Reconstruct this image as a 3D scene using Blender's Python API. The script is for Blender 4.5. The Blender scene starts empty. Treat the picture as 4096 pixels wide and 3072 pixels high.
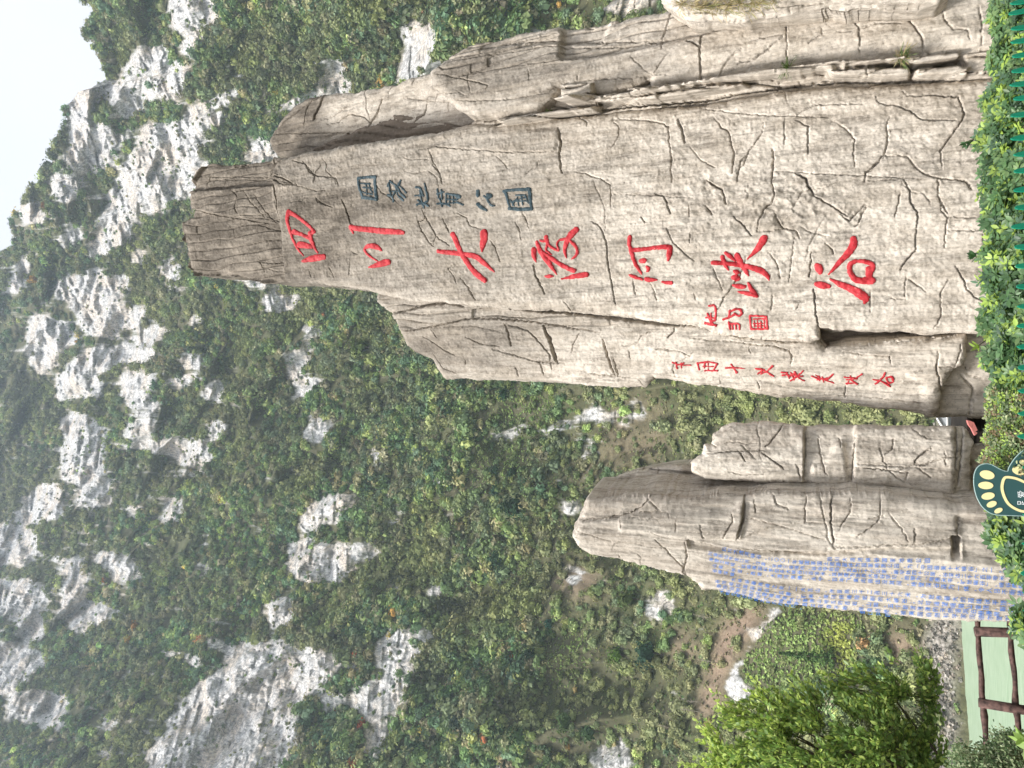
import bpy, math, random
import numpy as np
from mathutils import Vector, Matrix
rad = math.radians
rng = np.random.default_rng(7)
random.seed(7)
SC = bpy.context.scene
COL = SC.collection

# ---------------------------------------------------------------- camera (a phone held sideways: the picture lies on its side)
PITCH = rad(21.0)
FPX = 2958.0                       # focal length in pixels of the 4096 x 3072 picture
CAM = np.array([0.0, 0.0, 1.6])
FWD = np.array([0.0, math.cos(PITCH), math.sin(PITCH)])
UPV = np.array([0.0, -math.sin(PITCH), math.cos(PITCH)])
RGT = np.array([1.0, 0.0, 0.0])
cam_data = bpy.data.cameras.new("camera")
cam_data.sensor_fit = 'HORIZONTAL'
cam_data.sensor_width = 36.0
cam_data.lens = 36.0 * FPX / 4096.0
cam_data.clip_start = 0.1
cam_data.clip_end = 20000.0
cam = bpy.data.objects.new("camera", cam_data)
COL.objects.link(cam)
mx, my, mz = -UPV, RGT, -FWD
cam.matrix_world = Matrix(((mx[0], my[0], mz[0], CAM[0]), (mx[1], my[1], mz[1], CAM[1]),
                           (mx[2], my[2], mz[2], CAM[2]), (0, 0, 0, 1)))
SC.camera = cam

# ---------------------------------------------------------------- overcast daylight
SUN_EL, SUN_AZ = rad(54), rad(222)       # azimuth measured clockwise from +Y: behind the camera, to the left
world = bpy.data.worlds.new("World")
SC.world = world
world.use_nodes = True
wn, wl = world.node_tree.nodes, world.node_tree.links
wn.clear()
sky = wn.new('ShaderNodeTexSky')
sky.sky_type = 'NISHITA'
sky.sun_disc = False
sky.sun_elevation = SUN_EL
sky.sun_rotation = SUN_AZ
sky.air_density = 1.0
sky.dust_density = 6.0
sky.ozone_density = 1.0
hs = wn.new('ShaderNodeHueSaturation')
hs.inputs['Saturation'].default_value = 0.22
bg = wn.new('ShaderNodeBackground')
bg.inputs['Strength'].default_value = 0.15
wo = wn.new('ShaderNodeOutputWorld')
# a thin closed cloud deck over the clear sky: white, a little uneven
wtc = wn.new('ShaderNodeTexCoord')
wno = wn.new('ShaderNodeTexNoise'); wno.inputs['Scale'].default_value = 2.2; wno.inputs['Detail'].default_value = 5.0
wl.new(wtc.outputs['Generated'], wno.inputs['Vector'])
wrp = wn.new('ShaderNodeValToRGB')
wrp.color_ramp.elements[0].position = 0.3; wrp.color_ramp.elements[0].color = (0.78, 0.83, 0.95, 1)
wrp.color_ramp.elements[1].position = 0.7; wrp.color_ramp.elements[1].color = (0.93, 0.95, 1.0, 1)
wl.new(wno.outputs[0], wrp.inputs[0])
wsc = wn.new('ShaderNodeVectorMath'); wsc.operation = 'SCALE'; wsc.inputs['Scale'].default_value = 2.15
wl.new(wrp.outputs[0], wsc.inputs[0])
wmx = wn.new('ShaderNodeMix'); wmx.data_type = 'RGBA'; wmx.inputs[0].default_value = 0.85
wl.new(sky.outputs[0], hs.inputs['Color'])
wl.new(hs.outputs[0], wmx.inputs[6]); wl.new(wsc.outputs[0], wmx.inputs[7])
wl.new(wmx.outputs[2], bg.inputs['Color'])
wl.new(bg.outputs[0], wo.inputs['Surface'])
sun_d = bpy.data.lights.new("sun", 'SUN')
sun_d.energy = 1.5
sun_d.angle = rad(10)
sun_d.color = (1.0, 0.96, 0.90)
sun_o = bpy.data.objects.new("sun", sun_d)
COL.objects.link(sun_o)
sd = Vector((math.sin(SUN_AZ) * math.cos(SUN_EL), math.cos(SUN_AZ) * math.cos(SUN_EL), math.sin(SUN_EL)))
sun_o.rotation_euler = sd.to_track_quat('Z', 'Y').to_euler()
sun_o.location = (-20, -30, 40)
SC.view_settings.view_transform = 'Standard'
SC.view_settings.look = 'None'
SC.view_settings.gamma = 1.0
SC.view_settings.exposure = 1.74
SC.view_settings.use_curve_mapping = False
SC.cycles.max_bounces = 5
SC.cycles.diffuse_bounces = 3
SC.cycles.glossy_bounces = 2
SC.cycles.transmission_bounces = 3
SC.cycles.transparent_max_bounces = 4
SC.cycles.volume_bounces = 1
SC.cycles.use_denoising = True
SC.cycles.denoiser = 'OPENIMAGEDENOISE'
SC.cycles.denoising_input_passes = 'RGB_ALBEDO_NORMAL'
SC.cycles.denoising_prefilter = 'ACCURATE'

# ---------------------------------------------------------------- small helpers
ZOOM = {'S': (0, 0, 1), 'Z1': (2200, 1600, 1.16667), 'Z2': (1000, 600, 1.58), 'Z3': (2300, 600, 1.5079), 'Z4': (600, 0, 1.2289),
        'Z5': (2300, 0, 1.30118), 'M1': (0, 0, 1.8433), 'M2': (0, 900, 1.8433), 'M3': (0, 1800, 1.3042),
        'M4': (1100, 1100, 1.3825), 'M5': (1100, 1900, 1.3825), 'M6': (2500, 2200, 1.58), 'ZA': (3700, 0, 2.0732),
        'ZB': (3700, 800, 2.0732), 'ZC': (3700, 1500, 2.0732), 'ZD': (3700, 2270, 2.0686), 'SG': (3860, 1780, 5.186),
        'B1': (2800, 2180, 3.4031), 'B2': (3400, 2200, 3.1782), 'GP': (3700, 1640, 7.9)}


def T(z, pts):
    x0, y0, s = ZOOM[z]
    return [(x0 + p[0] / s, y0 + p[1] / s) + tuple(w / s for w in p[2:]) for p in pts]


def ray(px, py):
    """World direction through a pixel of the 4096 x 3072 picture (arrays allowed)."""
    px = np.asarray(px, float); py = np.asarray(py, float)
    u = 1536.0 - py
    v = 2048.0 - px
    return FWD * FPX + u[..., None] * RGT + v[..., None] * UPV


def at_y(px, py, y):
    """Point on the ray of a pixel at the world distance y ahead."""
    d = ray(px, py)
    return CAM + d * (np.asarray((y - CAM[1])) / d[..., 1])[..., None]


def to_px(P):
    d = np.asarray(P) - CAM
    k = d @ FWD
    return 2048.0 - FPX * (d @ UPV) / k, 1536.0 - FPX * (d @ RGT) / k


def _hash(ix, iy, iz, seed):
    h = (ix.astype(np.int64) * 374761393 + iy.astype(np.int64) * 668265263 + iz.astype(np.int64) * 2147483647 + seed * 974711) & 0xffffffff
    h = ((h ^ (h >> 13)) * 1274126177) & 0xffffffff
    h = ((h ^ (h >> 16)) * 2246822519) & 0xffffffff
    return ((h ^ (h >> 15)) & 0xffff) / 65535.0


def vnoise(x, y, seed=0, z=None):
    """Value noise in -1..1."""
    xf, yf = np.floor(x), np.floor(y)
    fx, fy = x - xf, y - yf
    fx = fx * fx * (3 - 2 * fx); fy = fy * fy * (3 - 2 * fy)
    ix, iy = xf.astype(np.int64), yf.astype(np.int64)
    if z is None:
        zz = np.zeros_like(ix)
        a = _hash(ix, iy, zz, seed); b = _hash(ix + 1, iy, zz, seed)
        c = _hash(ix, iy + 1, zz, seed); d = _hash(ix + 1, iy + 1, zz, seed)
        return ((a * (1 - fx) + b * fx) * (1 - fy) + (c * (1 - fx) + d * fx) * fy) * 2 - 1
    zf = np.floor(z); fz = z - zf; fz = fz * fz * (3 - 2 * fz); iz = zf.astype(np.int64)
    r = 0
    for dz in (0, 1):
        a = _hash(ix, iy, iz + dz, seed); b = _hash(ix + 1, iy, iz + dz, seed)
        c = _hash(ix, iy + 1, iz + dz, seed); d = _hash(ix + 1, iy + 1, iz + dz, seed)
        v = (a * (1 - fx) + b * fx) * (1 - fy) + (c * (1 - fx) + d * fx) * fy
        r = r + v * (fz if dz else 1 - fz)
    return r * 2 - 1


def fbm(x, y, seed=0, octs=4, gain=0.5):
    r = 0; a = 1.0; n = 0
    for o in range(octs):
        r = r + a * vnoise(x * 2 ** o + 17.3 * o, y * 2 ** o + 9.1 * o, seed + o)
        n += a; a *= gain
    return r / n


def mesh_np(name, V, quads=None, tris=None, mat=None, smooth=True, attrs=None, mats=None):
    """Mesh from numpy arrays. attrs: {name: (N,) or (N,3) per vertex}."""
    me = bpy.data.meshes.new(name)
    V = np.asarray(V, np.float32)
    me.vertices.add(len(V))
    me.vertices.foreach_set('co', V.ravel())
    idx = []; ls = []; tot = 0
    if quads is not None and len(quads):
        q = np.asarray(quads, np.int32); idx.append(q.ravel()); ls.append(np.arange(len(q)) * 4 + tot); tot += q.size
    if tris is not None and len(tris):
        t = np.asarray(tris, np.int32); idx.append(t.ravel()); ls.append(np.arange(len(t)) * 3 + tot); tot += t.size
    idx = np.concatenate(idx); ls = np.concatenate(ls).astype(np.int32)
    me.loops.add(len(idx)); me.loops.foreach_set('vertex_index', idx)
    me.polygons.add(len(ls)); me.polygons.foreach_set('loop_start', ls)
    me.update(calc_edges=True)
    me.polygons.foreach_set('use_smooth', np.full(len(ls), smooth))
    for k, a in (attrs or {}).items():
        a = np.asarray(a, np.float32)
        if a.ndim == 1:
            at = me.attributes.new(k, 'FLOAT', 'POINT'); at.data.foreach_set('value', a)
        else:
            at = me.attributes.new(k, 'FLOAT_COLOR', 'POINT')
            at.data.foreach_set('color', np.concatenate([a, np.ones((len(a), 1), np.float32)], 1).ravel())
    if mat: me.materials.append(mat)
    return me


def link(name, me, parent=None):
    """Link a mesh given in world coordinates as an object; a part keeps its world place under its thing."""
    o = bpy.data.objects.new(name, me)
    COL.objects.link(o)
    if parent is not None:
        o.parent = parent
        p = parent; off = Vector((0, 0, 0))
        while p is not None:
            off += p.location; p = p.parent
        o.location = -off
    return o


def thing(name, label, cat, loc, group=None):
    o = bpy.data.objects.new(name, None)
    o.empty_display_size = 0.2
    COL.objects.link(o)
    o.location = [float(c) for c in loc]
    o['label'] = label; o['category'] = cat
    if group: o['group'] = group
    return o


def tag(o, label=None, cat=None, group=None, kind=None):
    if label: o['label'] = label
    if cat: o['category'] = cat
    if group: o['group'] = group
    if kind: o['kind'] = kind
    return o


class MB:
    """Collects boxes and tubes into one mesh."""
    def __init__(s):
        s.v = []; s.q = []; s.t = []; s.n = 0

    def add(s, V, q=None, t=None):
        s.v.append(np.asarray(V, float))
        if q is not None and len(q): s.q.append(np.asarray(q) + s.n)
        if t is not None and len(t): s.t.append(np.asarray(t) + s.n)
        s.n += len(V)

    def tube(s, pts, r, seg=8, rough=0.0, cap=True, seed=1):
        pts = np.asarray(pts, float)
        r = np.broadcast_to(np.asarray(r, float), (len(pts),))
        tg = np.gradient(pts, axis=0); tg /= np.linalg.norm(tg, axis=1)[:, None] + 1e-9
        ref = np.array([0.31, 0.17, 0.93])
        if abs(tg[0] @ ref) > 0.9: ref = np.array([0.9, 0.3, 0.1])
        a = np.cross(tg, ref); a /= np.linalg.norm(a, axis=1)[:, None]
        b = np.cross(tg, a)
        th = np.arange(seg) / seg * 2 * math.pi
        rr = r[:, None] * np.ones(seg)
        if rough:
            k = np.arange(len(pts))[:, None] * 0.7 + 0 * th
            rr = rr * (1 + rough * vnoise(k + 3.3 * seed, np.cos(th) * 1.7 + 5 + 0 * k, seed) + 0.6 * rough * vnoise(k * 3, np.sin(th) * 4 + 0 * k, seed + 5))
        V = pts[:, None, :] + rr[..., None] * (np.cos(th)[None, :, None] * a[:, None, :] + np.sin(th)[None, :, None] * b[:, None, :])
        n = len(pts)
        i = np.arange(n - 1)[:, None] * seg; j = np.arange(seg)[None, :]; j2 = (j + 1) % seg
        q = np.stack([i + j, i + j2, i + seg + j2, i + seg + j], -1).reshape(-1, 4)
        V = V.reshape(-1, 3)
        tr = []
        if cap:
            V = np.concatenate([V, pts[:1], pts[-1:]])
            c0, c1 = n * seg, n * seg + 1
            for k in range(seg):
                tr.append((c0, (k + 1) % seg, k)); tr.append((c1, (n - 1) * seg + k, (n - 1) * seg + (k + 1) % seg))
        s.add(V, q, tr)

    def box(s, lo, hi, R=None, bevel=0):
        x0, y0, z0 = lo; x1, y1, z1 = hi
        V = np.array([(x0, y0, z0), (x1, y0, z0), (x1, y1, z0), (x0, y1, z0), (x0, y0, z1), (x1, y0, z1), (x1, y1, z1), (x0, y1, z1)], float)
        if R is not None: V = V @ np.asarray(R[0]).T + R[1]
        s.add(V, [(3, 2, 1, 0), (4, 5, 6, 7), (0, 1, 5, 4), (1, 2, 6, 5), (2, 3, 7, 6), (3, 0, 4, 7)])

    def prism(s, outline, O, ex, ey, n, d0, d1):
        """Closed plate from an outline (k,2) in the frame O, ex, ey; between depths d0 and d1 along n (fan-free ngon made with ear clipping)."""
        from mathutils.geometry import tessellate_polygon
        P = np.asarray(outline, float)
        tri = tessellate_polygon([[Vector((p[0], p[1], 0)) for p in P]])
        A = O + P[:, :1] * ex + P[:, 1:2] * ey + n * d1
        B = O + P[:, :1] * ex + P[:, 1:2] * ey + n * d0
        k = len(P)
        q = [(i, (i + 1) % k, k + (i + 1) % k, k + i) for i in range(k)]
        s.add(np.concatenate([A, B]), q, [tuple(t) for t in tri] + [tuple(k + c for c in reversed(t)) for t in tri])

    def build(s, name, mat, parent=None, smooth=True, attrs=None):
        me = mesh_np(name, np.concatenate(s.v), np.concatenate(s.q) if s.q else None, np.concatenate(s.t) if s.t else None, mat, smooth, attrs)
        return link(name, me, parent)


# ---------------------------------------------------------------- materials
def new_mat(name):
    m = bpy.data.materials.new(name)
    m.use_nodes = True
    nt = m.node_tree
    return m, nt, nt.nodes, nt.links, nt.nodes['Principled BSDF']


def N(nodes, kind, **kw):
    n = nodes.new(kind)
    for k, v in kw.items():
        if k in n.inputs: n.inputs[k].default_value = v
        else: setattr(n, k, v)
    return n


def ramp(nodes, stops):
    r = nodes.new('ShaderNodeValToRGB')
    e = r.color_ramp.elements
    while len(e) < len(stops): e.new(0.5)
    for k, (p, c) in enumerate(stops):
        e[k].position = p; e[k].color = (*c, 1) if len(c) == 3 else c
    return r


def mixc(nodes, links, fac, a, b, blend='MIX'):
    m = nodes.new('ShaderNodeMix'); m.data_type = 'RGBA'; m.blend_type = blend
    for sock, val in ((m.inputs[0], fac), (m.inputs[6], a), (m.inputs[7], b)):
        if hasattr(val, 'is_linked'): links.new(val, sock)
        elif isinstance(val, (int, float)): sock.default_value = val
        else: sock.default_value = (*val, 1)
    return m.outputs[2]


def maprange(nodes, links, val, a, b, c=0.0, d=1.0):
    m = nodes.new('ShaderNodeMapRange')
    links.new(val, m.inputs[0])
    m.inputs[1].default_value = a; m.inputs[2].default_value = b; m.inputs[3].default_value = c; m.inputs[4].default_value = d
    return m.outputs[0]


def mathn(nodes, links, op, a, b):
    m = nodes.new('ShaderNodeMath'); m.operation = op
    for s, v in ((m.inputs[0], a), (m.inputs[1], b)):
        if hasattr(v, 'is_linked'): links.new(v, s)
        else: s.default_value = v
    return m.outputs[0]


def plain(name, col, rough=0.6, var=0.15, scale=20.0, bump=0.0, spec=0.4):
    m, nt, nd, lk, p = new_mat(name)
    tc = N(nd, 'ShaderNodeTexCoord')
    no = N(nd, 'ShaderNodeTexNoise', Scale=scale, Detail=6.0)
    lk.new(tc.outputs['Object'], no.inputs['Vector'])
    c = mixc(nd, lk, maprange(nd, lk, no.outputs[0], 0.3, 0.7), tuple(x * (1 - var) for x in col), tuple(min(1, x * (1 + var)) for x in col))
    lk.new(c, p.inputs['Base Color'])
    p.inputs['Roughness'].default_value = rough
    p.inputs['Specular IOR Level'].default_value = spec
    if bump:
        b = N(nd, 'ShaderNodeBump', Strength=bump, Distance=0.01)
        lk.new(no.outputs[0], b.inputs['Height']); lk.new(b.outputs[0], p.inputs['Normal'])
    return m


def worn_paint(name, col, wear=0.6, rough=0.6):
    """Old paint in carved strokes: uneven, faded in patches, chipped down to the stone in places."""
    m, nt, nd, lk, p = new_mat(name)
    tc = N(nd, 'ShaderNodeTexCoord')
    a = N(nd, 'ShaderNodeTexNoise', Scale=7.0, Detail=6.0, Roughness=0.65); lk.new(tc.outputs['Object'], a.inputs['Vector'])
    b = N(nd, 'ShaderNodeTexNoise', Scale=45.0, Detail=5.0, Roughness=0.7); lk.new(tc.outputs['Object'], b.inputs['Vector'])
    c = mixc(nd, lk, maprange(nd, lk, a.outputs[0], 0.35, 0.65), tuple(x * 0.72 for x in col), tuple(min(.9, x * 1.12 + 0.03) for x in col))
    c = mixc(nd, lk, maprange(nd, lk, b.outputs[0], 0.60, 0.68, 0.0, wear), c, (0.45, 0.38, 0.32))
    lk.new(c, p.inputs['Base Color']); p.inputs['Roughness'].default_value = rough; p.inputs['Specular IOR Level'].default_value = 0.3
    bm = N(nd, 'ShaderNodeBump', Strength=0.7, Distance=0.01); lk.new(b.outputs[0], bm.inputs['Height']); lk.new(bm.outputs[0], p.inputs['Normal'])
    return m


def rock_mat(name, light, brown, dark, zlo, zhi, wmax=0.9, streak=0.5):
    m, nt, nd, lk, p = new_mat(name)
    tc = N(nd, 'ShaderNodeTexCoord')
    mp = N(nd, 'ShaderNodeMapping'); mp.inputs['Scale'].default_value = (1, 1, 0.11)
    lk.new(tc.outputs['Object'], mp.inputs['Vector'])
    mp3 = N(nd, 'ShaderNodeMapping'); mp3.inputs['Scale'].default_value = (1, 1, 0.3)
    lk.new(tc.outputs['Object'], mp3.inputs['Vector'])
    st = N(nd, 'ShaderNodeTexNoise', Scale=13.0, Detail=9.0, Roughness=0.72); lk.new(mp.outputs[0], st.inputs['Vector'])
    big = N(nd, 'ShaderNodeTexNoise', Scale=1.0, Detail=8.0, Roughness=0.66, Distortion=0.5); lk.new(mp3.outputs[0], big.inputs['Vector'])
    mid = N(nd, 'ShaderNodeTexNoise', Scale=4.5, Detail=9.0, Roughness=0.74); lk.new(mp3.outputs[0], mid.inputs['Vector'])
    fine = N(nd, 'ShaderNodeTexNoise', Scale=26.0, Detail=8.0, Roughness=0.8); lk.new(tc.outputs['Object'], fine.inputs['Vector'])
    chip = N(nd, 'ShaderNodeTexVoronoi', Scale=17.0, feature='DISTANCE_TO_EDGE'); 
    wv = mixc(nd, lk, 0.12, tc.outputs['Object'], fine.outputs[1], 'ADD'); lk.new(wv, chip.inputs['Vector'])
    sep = N(nd, 'ShaderNodeSeparateXYZ'); lk.new(tc.outputs['Object'], sep.inputs[0])
    sa = N(nd, 'ShaderNodeAttribute', attribute_name='stain')  # weathering together with painted light and shade; negative values lighten
    zz = mathn(nd, lk, 'ADD', sep.outputs[2], mathn(nd, lk, 'MULTIPLY', mathn(nd, lk, 'SUBTRACT', big.outputs[0], 0.5), 11.0))
    we = mathn(nd, lk, 'ADD', maprange(nd, lk, zz, zlo, zhi, 0.0, wmax), mathn(nd, lk, 'MULTIPLY', sa.outputs['Fac'], mathn(nd, lk, 'ADD', maprange(nd, lk, big.outputs[0], 0.35, 0.6, 0.55, 1.0), 0.0)))
    cl = nd.new('ShaderNodeClamp'); lk.new(we, cl.inputs[0]); we = cl.outputs[0]
    base = mixc(nd, lk, maprange(nd, lk, mid.outputs[0], 0.45, 0.58, 0.0, 0.8), light, brown)
    wc_ = mixc(nd, lk, maprange(nd, lk, mid.outputs[0], 0.42, 0.66, 0.0, 0.8), dark, brown)
    dry = mathn(nd, lk, 'SUBTRACT', 1.0, mathn(nd, lk, 'MULTIPLY', we, 0.72))
    base = mixc(nd, lk, we, base, wc_)
    base = mixc(nd, lk, maprange(nd, lk, st.outputs[0], 0.34, 0.52, streak + 0.2, 0.0), base, dark)
    base = mixc(nd, lk, mathn(nd, lk, 'MULTIPLY', dry, maprange(nd, lk, st.outputs[0], 0.54, 0.68, 0.0, 0.55)), base, light)
    base = mixc(nd, lk, maprange(nd, lk, fine.outputs[0], 0.36, 0.46, 0.5, 0.0), base, tuple(c * 0.6 for c in dark))
    base = mixc(nd, lk, mathn(nd, lk, 'MULTIPLY', dry, maprange(nd, lk, fine.outputs[0], 0.55, 0.66, 0.0, 0.7)), base, tuple(min(0.8, c * 1.25) for c in light))
    lk.new(base, p.inputs['Base Color'])
    p.inputs['Roughness'].default_value = 0.92
    p.inputs['Specular IOR Level'].default_value = 0.15
    hsum = mathn(nd, lk, 'ADD', mathn(nd, lk, 'MULTIPLY', st.outputs[0], 0.9), mathn(nd, lk, 'ADD', fine.outputs[0], mathn(nd, lk, 'MULTIPLY', mid.outputs[0], 1.6)))
    b = N(nd, 'ShaderNodeBump', Strength=0.5, Distance=0.02)
    lk.new(hsum, b.inputs['Height']); lk.new(b.outputs[0], p.inputs['Normal'])
    return m


def leaf_mat(name, rough=0.45, trans=0.25, spec=0.35, attr='tint'):
    m, nt, nd, lk, p = new_mat(name)
    a = N(nd, 'ShaderNodeAttribute', attribute_name=attr)
    lk.new(a.outputs['Color'], p.inputs['Base Color'])
    p.inputs['Roughness'].default_value = rough
    p.inputs['Specular IOR Level'].default_value = spec
    if trans:
        tr = N(nd, 'ShaderNodeBsdfTranslucent')
        hv = N(nd, 'ShaderNodeHueSaturation', Saturation=1.1, Value=1.3)
        lk.new(a.outputs['Color'], hv.inputs['Color']); lk.new(hv.outputs[0], tr.inputs[0])
        mx_ = N(nd, 'ShaderNodeMixShader'); mx_.inputs[0].default_value = trans
        lk.new(p.outputs[0], mx_.inputs[1]); lk.new(tr.outputs[0], mx_.inputs[2])
        lk.new(mx_.outputs[0], nd['Material Output'].inputs['Surface'])
    return m
# ---------------------------------------------------------------- rock slabs: a relief over a traced outline, on its own plane
def fill_poly(poly, s0, t0, res, ns, nt):
    """Even-odd fill of a polygon on a grid, row by row."""
    M = np.zeros((nt, ns), bool)
    P = np.asarray(poly, float); Q = np.roll(P, -1, 0)
    for j in range(nt):
        t = t0 + j * res
        c = (P[:, 1] > t) != (Q[:, 1] > t)
        if not c.any(): continue
        a, b = P[c], Q[c]
        xs = np.sort(a[:, 0] + (t - a[:, 1]) / (b[:, 1] - a[:, 1]) * (b[:, 0] - a[:, 0]))
        for k in range(0, len(xs) - 1, 2):
            i0 = max(0, int(math.ceil((xs[k] - s0) / res))); i1 = min(ns - 1, int(math.floor((xs[k + 1] - s0) / res)))
            if i1 >= i0: M[j, i0:i1 + 1] = True
    return M


def seg_d(S, Tt, a, b):
    d = b - a; L = d @ d + 1e-12
    u = np.clip(((S - a[0]) * d[0] + (Tt - a[1]) * d[1]) / L, 0, 1)
    return np.hypot(S - a[0] - u * d[0], Tt - a[1] - u * d[1]), u


def densify(P, step, closed=False):
    P = np.asarray(P, float)
    if closed: P = np.vstack([P, P[:1]])
    out = []
    for a, b in zip(P[:-1], P[1:]):
        n = max(1, int(math.ceil(np.linalg.norm((b - a)[:2]) / step)))
        for k in range(n): out.append(a + (b - a) * k / n)
    if not closed: out.append(P[-1])
    return np.array(out)


def blur(A, n):
    for _ in range(2):
        for ax in (0, 1):
            c = np.cumsum(np.pad(A, [(n + 1, n) if k == ax else (0, 0) for k in (0, 1)], mode='edge'), axis=ax)
            A = (np.take(c, np.arange(2 * n + 1, c.shape[ax]), ax) - np.take(c, np.arange(0, c.shape[ax] - 2 * n - 1), ax)) / (2 * n + 1)
    return A


class Panel:
    def __init__(s, O, n):
        s.O = np.asarray(O, float); s.n = np.asarray(n, float); s.n = s.n / np.linalg.norm(s.n)
        s.s = np.cross(np.array([0, 0, 1.0]), s.n); s.s /= np.linalg.norm(s.s)
        s.t = np.cross(s.n, s.s)

    base = None

    def st0(s, pts, h=0.0):
        p = np.asarray([q[:2] for q in pts], float)
        d = ray(p[:, 0], p[:, 1])
        k = ((s.O - CAM) @ s.n + h) / (d @ s.n)
        P = CAM + d * k[:, None] - s.O
        return np.stack([P @ s.s, P @ s.t], 1)

    def st(s, pts):
        """Where the rays of some pixels meet the slab's (curved) face, in its own two coordinates."""
        q = s.st0(pts)
        if s.base is not None:
            for _ in range(3): q = s.st0(pts, s.base(q[:, 0], q[:, 1]))
        return q

    def scale(s, p):
        """Metres on the panel per pixel at a pixel."""
        a = s.st([(p[0], p[1] - 1), (p[0], p[1] + 1)])
        return np.linalg.norm(a[1] - a[0]) / 2

    def world(s, S, Tt, H):
        return s.O + S[..., None] * s.s + Tt[..., None] * s.t + H[..., None] * s.n

    def sample(s, S, Tt):
        i = np.clip((S - s.s0) / s.res, 0, s.ns - 1.001); j = np.clip((Tt - s.t0) / s.res, 0, s.nt - 1.001)
        i0 = i.astype(int); j0 = j.astype(int); fi = i - i0; fj = j - j0
        H = s.Hs
        return (H[j0, i0] * (1 - fi) + H[j0, i0 + 1] * fi) * (1 - fj) + (H[j0 + 1, i0] * (1 - fi) + H[j0 + 1, i0 + 1] * fi) * fj

    def build(s, name, poly, mat, parent, thick=0.9, res=0.013, cracks=(), regions=(), ridge=None, hfun=None,
              edge=0.12, edge_d=0.10, grain=0.012, plaster=0.008, lump=0.022, nrand=60, strata=0.0, rough_zone=None, seed=1, randw=0.003, clean=None, stains=(), strata_zone=()):
        if ridge is not None:
            r_ = s.st0(ridge[0]); r_ = r_[np.argsort(r_[:, 1])]

        def base(S, Tt):
            H = lump * fbm(S * 0.9, Tt * 0.5, seed + 10, 3) * 2
            if hfun is not None: H = H + hfun(S, Tt)
            if ridge is not None:          # a line running up the slab: the face falls away on both sides of it
                off = S - np.interp(Tt, r_[:, 1], r_[:, 0])
                off = off + 0.03 * vnoise(Tt * 3, Tt * 0, seed + 77)
                H = H + np.where(off < 0, off * ridge[1], -off * ridge[2])
            return H
        s.base = base
        pst = s.st(poly)
        pd = densify(pst, 0.05, True)
        jit = 0.016 * np.stack([vnoise(pd[:, 0] * 6, pd[:, 1] * 6, seed), vnoise(pd[:, 0] * 6 + 40, pd[:, 1] * 6, seed + 1)], 1)
        jit += 0.010 * np.stack([vnoise(pd[:, 0] * 19, pd[:, 1] * 19, seed + 2), vnoise(pd[:, 0] * 19 + 40, pd[:, 1] * 19, seed + 3)], 1)
        pd = pd + jit
        s.res = res
        s.s0, s.t0 = pd.min(0) - 2 * res
        s.ns = int((pd[:, 0].max() - s.s0) / res) + 4; s.nt = int((pd[:, 1].max() - s.t0) / res) + 4
        ns, nt = s.ns, s.nt
        S, Tt = np.meshgrid(s.s0 + np.arange(ns) * res, s.t0 + np.arange(nt) * res)
        M = fill_poly(pd, s.s0, s.t0, res, ns, nt)
        # distance to the outline
        R = edge * 1.3
        D = np.full((nt, ns), R)

        def window(lo, hi, R):
            i0 = max(0, int((lo[0] - R - s.s0) / res)); i1 = min(ns, int((hi[0] + R - s.s0) / res) + 2)
            j0 = max(0, int((lo[1] - R - s.t0) / res)); j1 = min(nt, int((hi[1] + R - s.t0) / res) + 2)
            return slice(j0, j1), slice(i0, i1)
        for a, b in zip(pd, np.roll(pd, -1, 0)):
            w = window(np.minimum(a, b), np.maximum(a, b), R)
            if S[w].size: D[w] = np.minimum(D[w], seg_d(S[w], Tt[w], a, b)[0])
        H = base(S, Tt)
        for pl, dh, soft in regions:
            m = fill_poly(densify(s.st(pl), 0.06, True) + 0, s.s0, s.t0, res, ns, nt).astype(float)
            if soft: m = blur(m, max(1, int(soft / res)))
            H += dh * m
        gmask = np.clip(0.5 + 0.9 * fbm(S * 0.8, Tt * 0.6, seed + 30, 3), 0.1, 1.0)
        Hs = H.copy()
        H = H + grain * gmask * fbm(S * 22, Tt * 1.6, seed + 31, 4, 0.6) * 1.4
        H = H + plaster * (fbm(S * 9, Tt * 9, seed + 32, 4, 0.6) + 0.7 * np.abs(fbm(S * 26, Tt * 20, seed + 33, 3)))
        if strata or strata_zone:
            smask = np.full(S.shape, float(strata))
            for pl, am in strata_zone: smask = np.maximum(smask, am * blur(fill_poly(s.st(pl), s.s0, s.t0, res, ns, nt).astype(float), int(0.05 / res)))
            q = S * 7.5 + 0.9 * fbm(S * 0.6, Tt * 0.7, seed + 40, 3) * 2
            fl = np.floor(q); fr = q - fl
            lv = _hash(fl.astype(np.int64), np.floor(Tt * 0.55 + _hash(fl.astype(np.int64), 0 * fl.astype(np.int64), 0 * fl.astype(np.int64), seed)).astype(np.int64), np.zeros_like(fl, dtype=np.int64), seed + 3)
            H = H + smask * (lv - 0.5) - smask * 0.9 * np.exp(-(np.minimum(fr, 1 - fr) / 0.07) ** 2)
        if rough_zone is not None:
            for pl, amp in rough_zone:
                m = blur(fill_poly(s.st(pl), s.s0, s.t0, res, ns, nt).astype(float), int(0.15 / res))
                H = H + amp * m * (-np.abs(fbm(S * 5, Tt * 4, seed + 50, 4, 0.65)) * 1.6 + 0.4)
        # cracks
        rl = random.Random(seed)
        allc = []
        for c in cracks:
            pts, wpx, dep = c
            q = s.st(pts); w = wpx * s.scale(pts[len(pts) // 2]) * (0.11 + 0.013 * max(0.0, wpx - 6))
            allc.append((q, max(w, 0.002), dep * 0.78))
        lo, hi = pd.min(0), pd.max(0)
        cl = s.st(clean) if clean is not None else None
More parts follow.
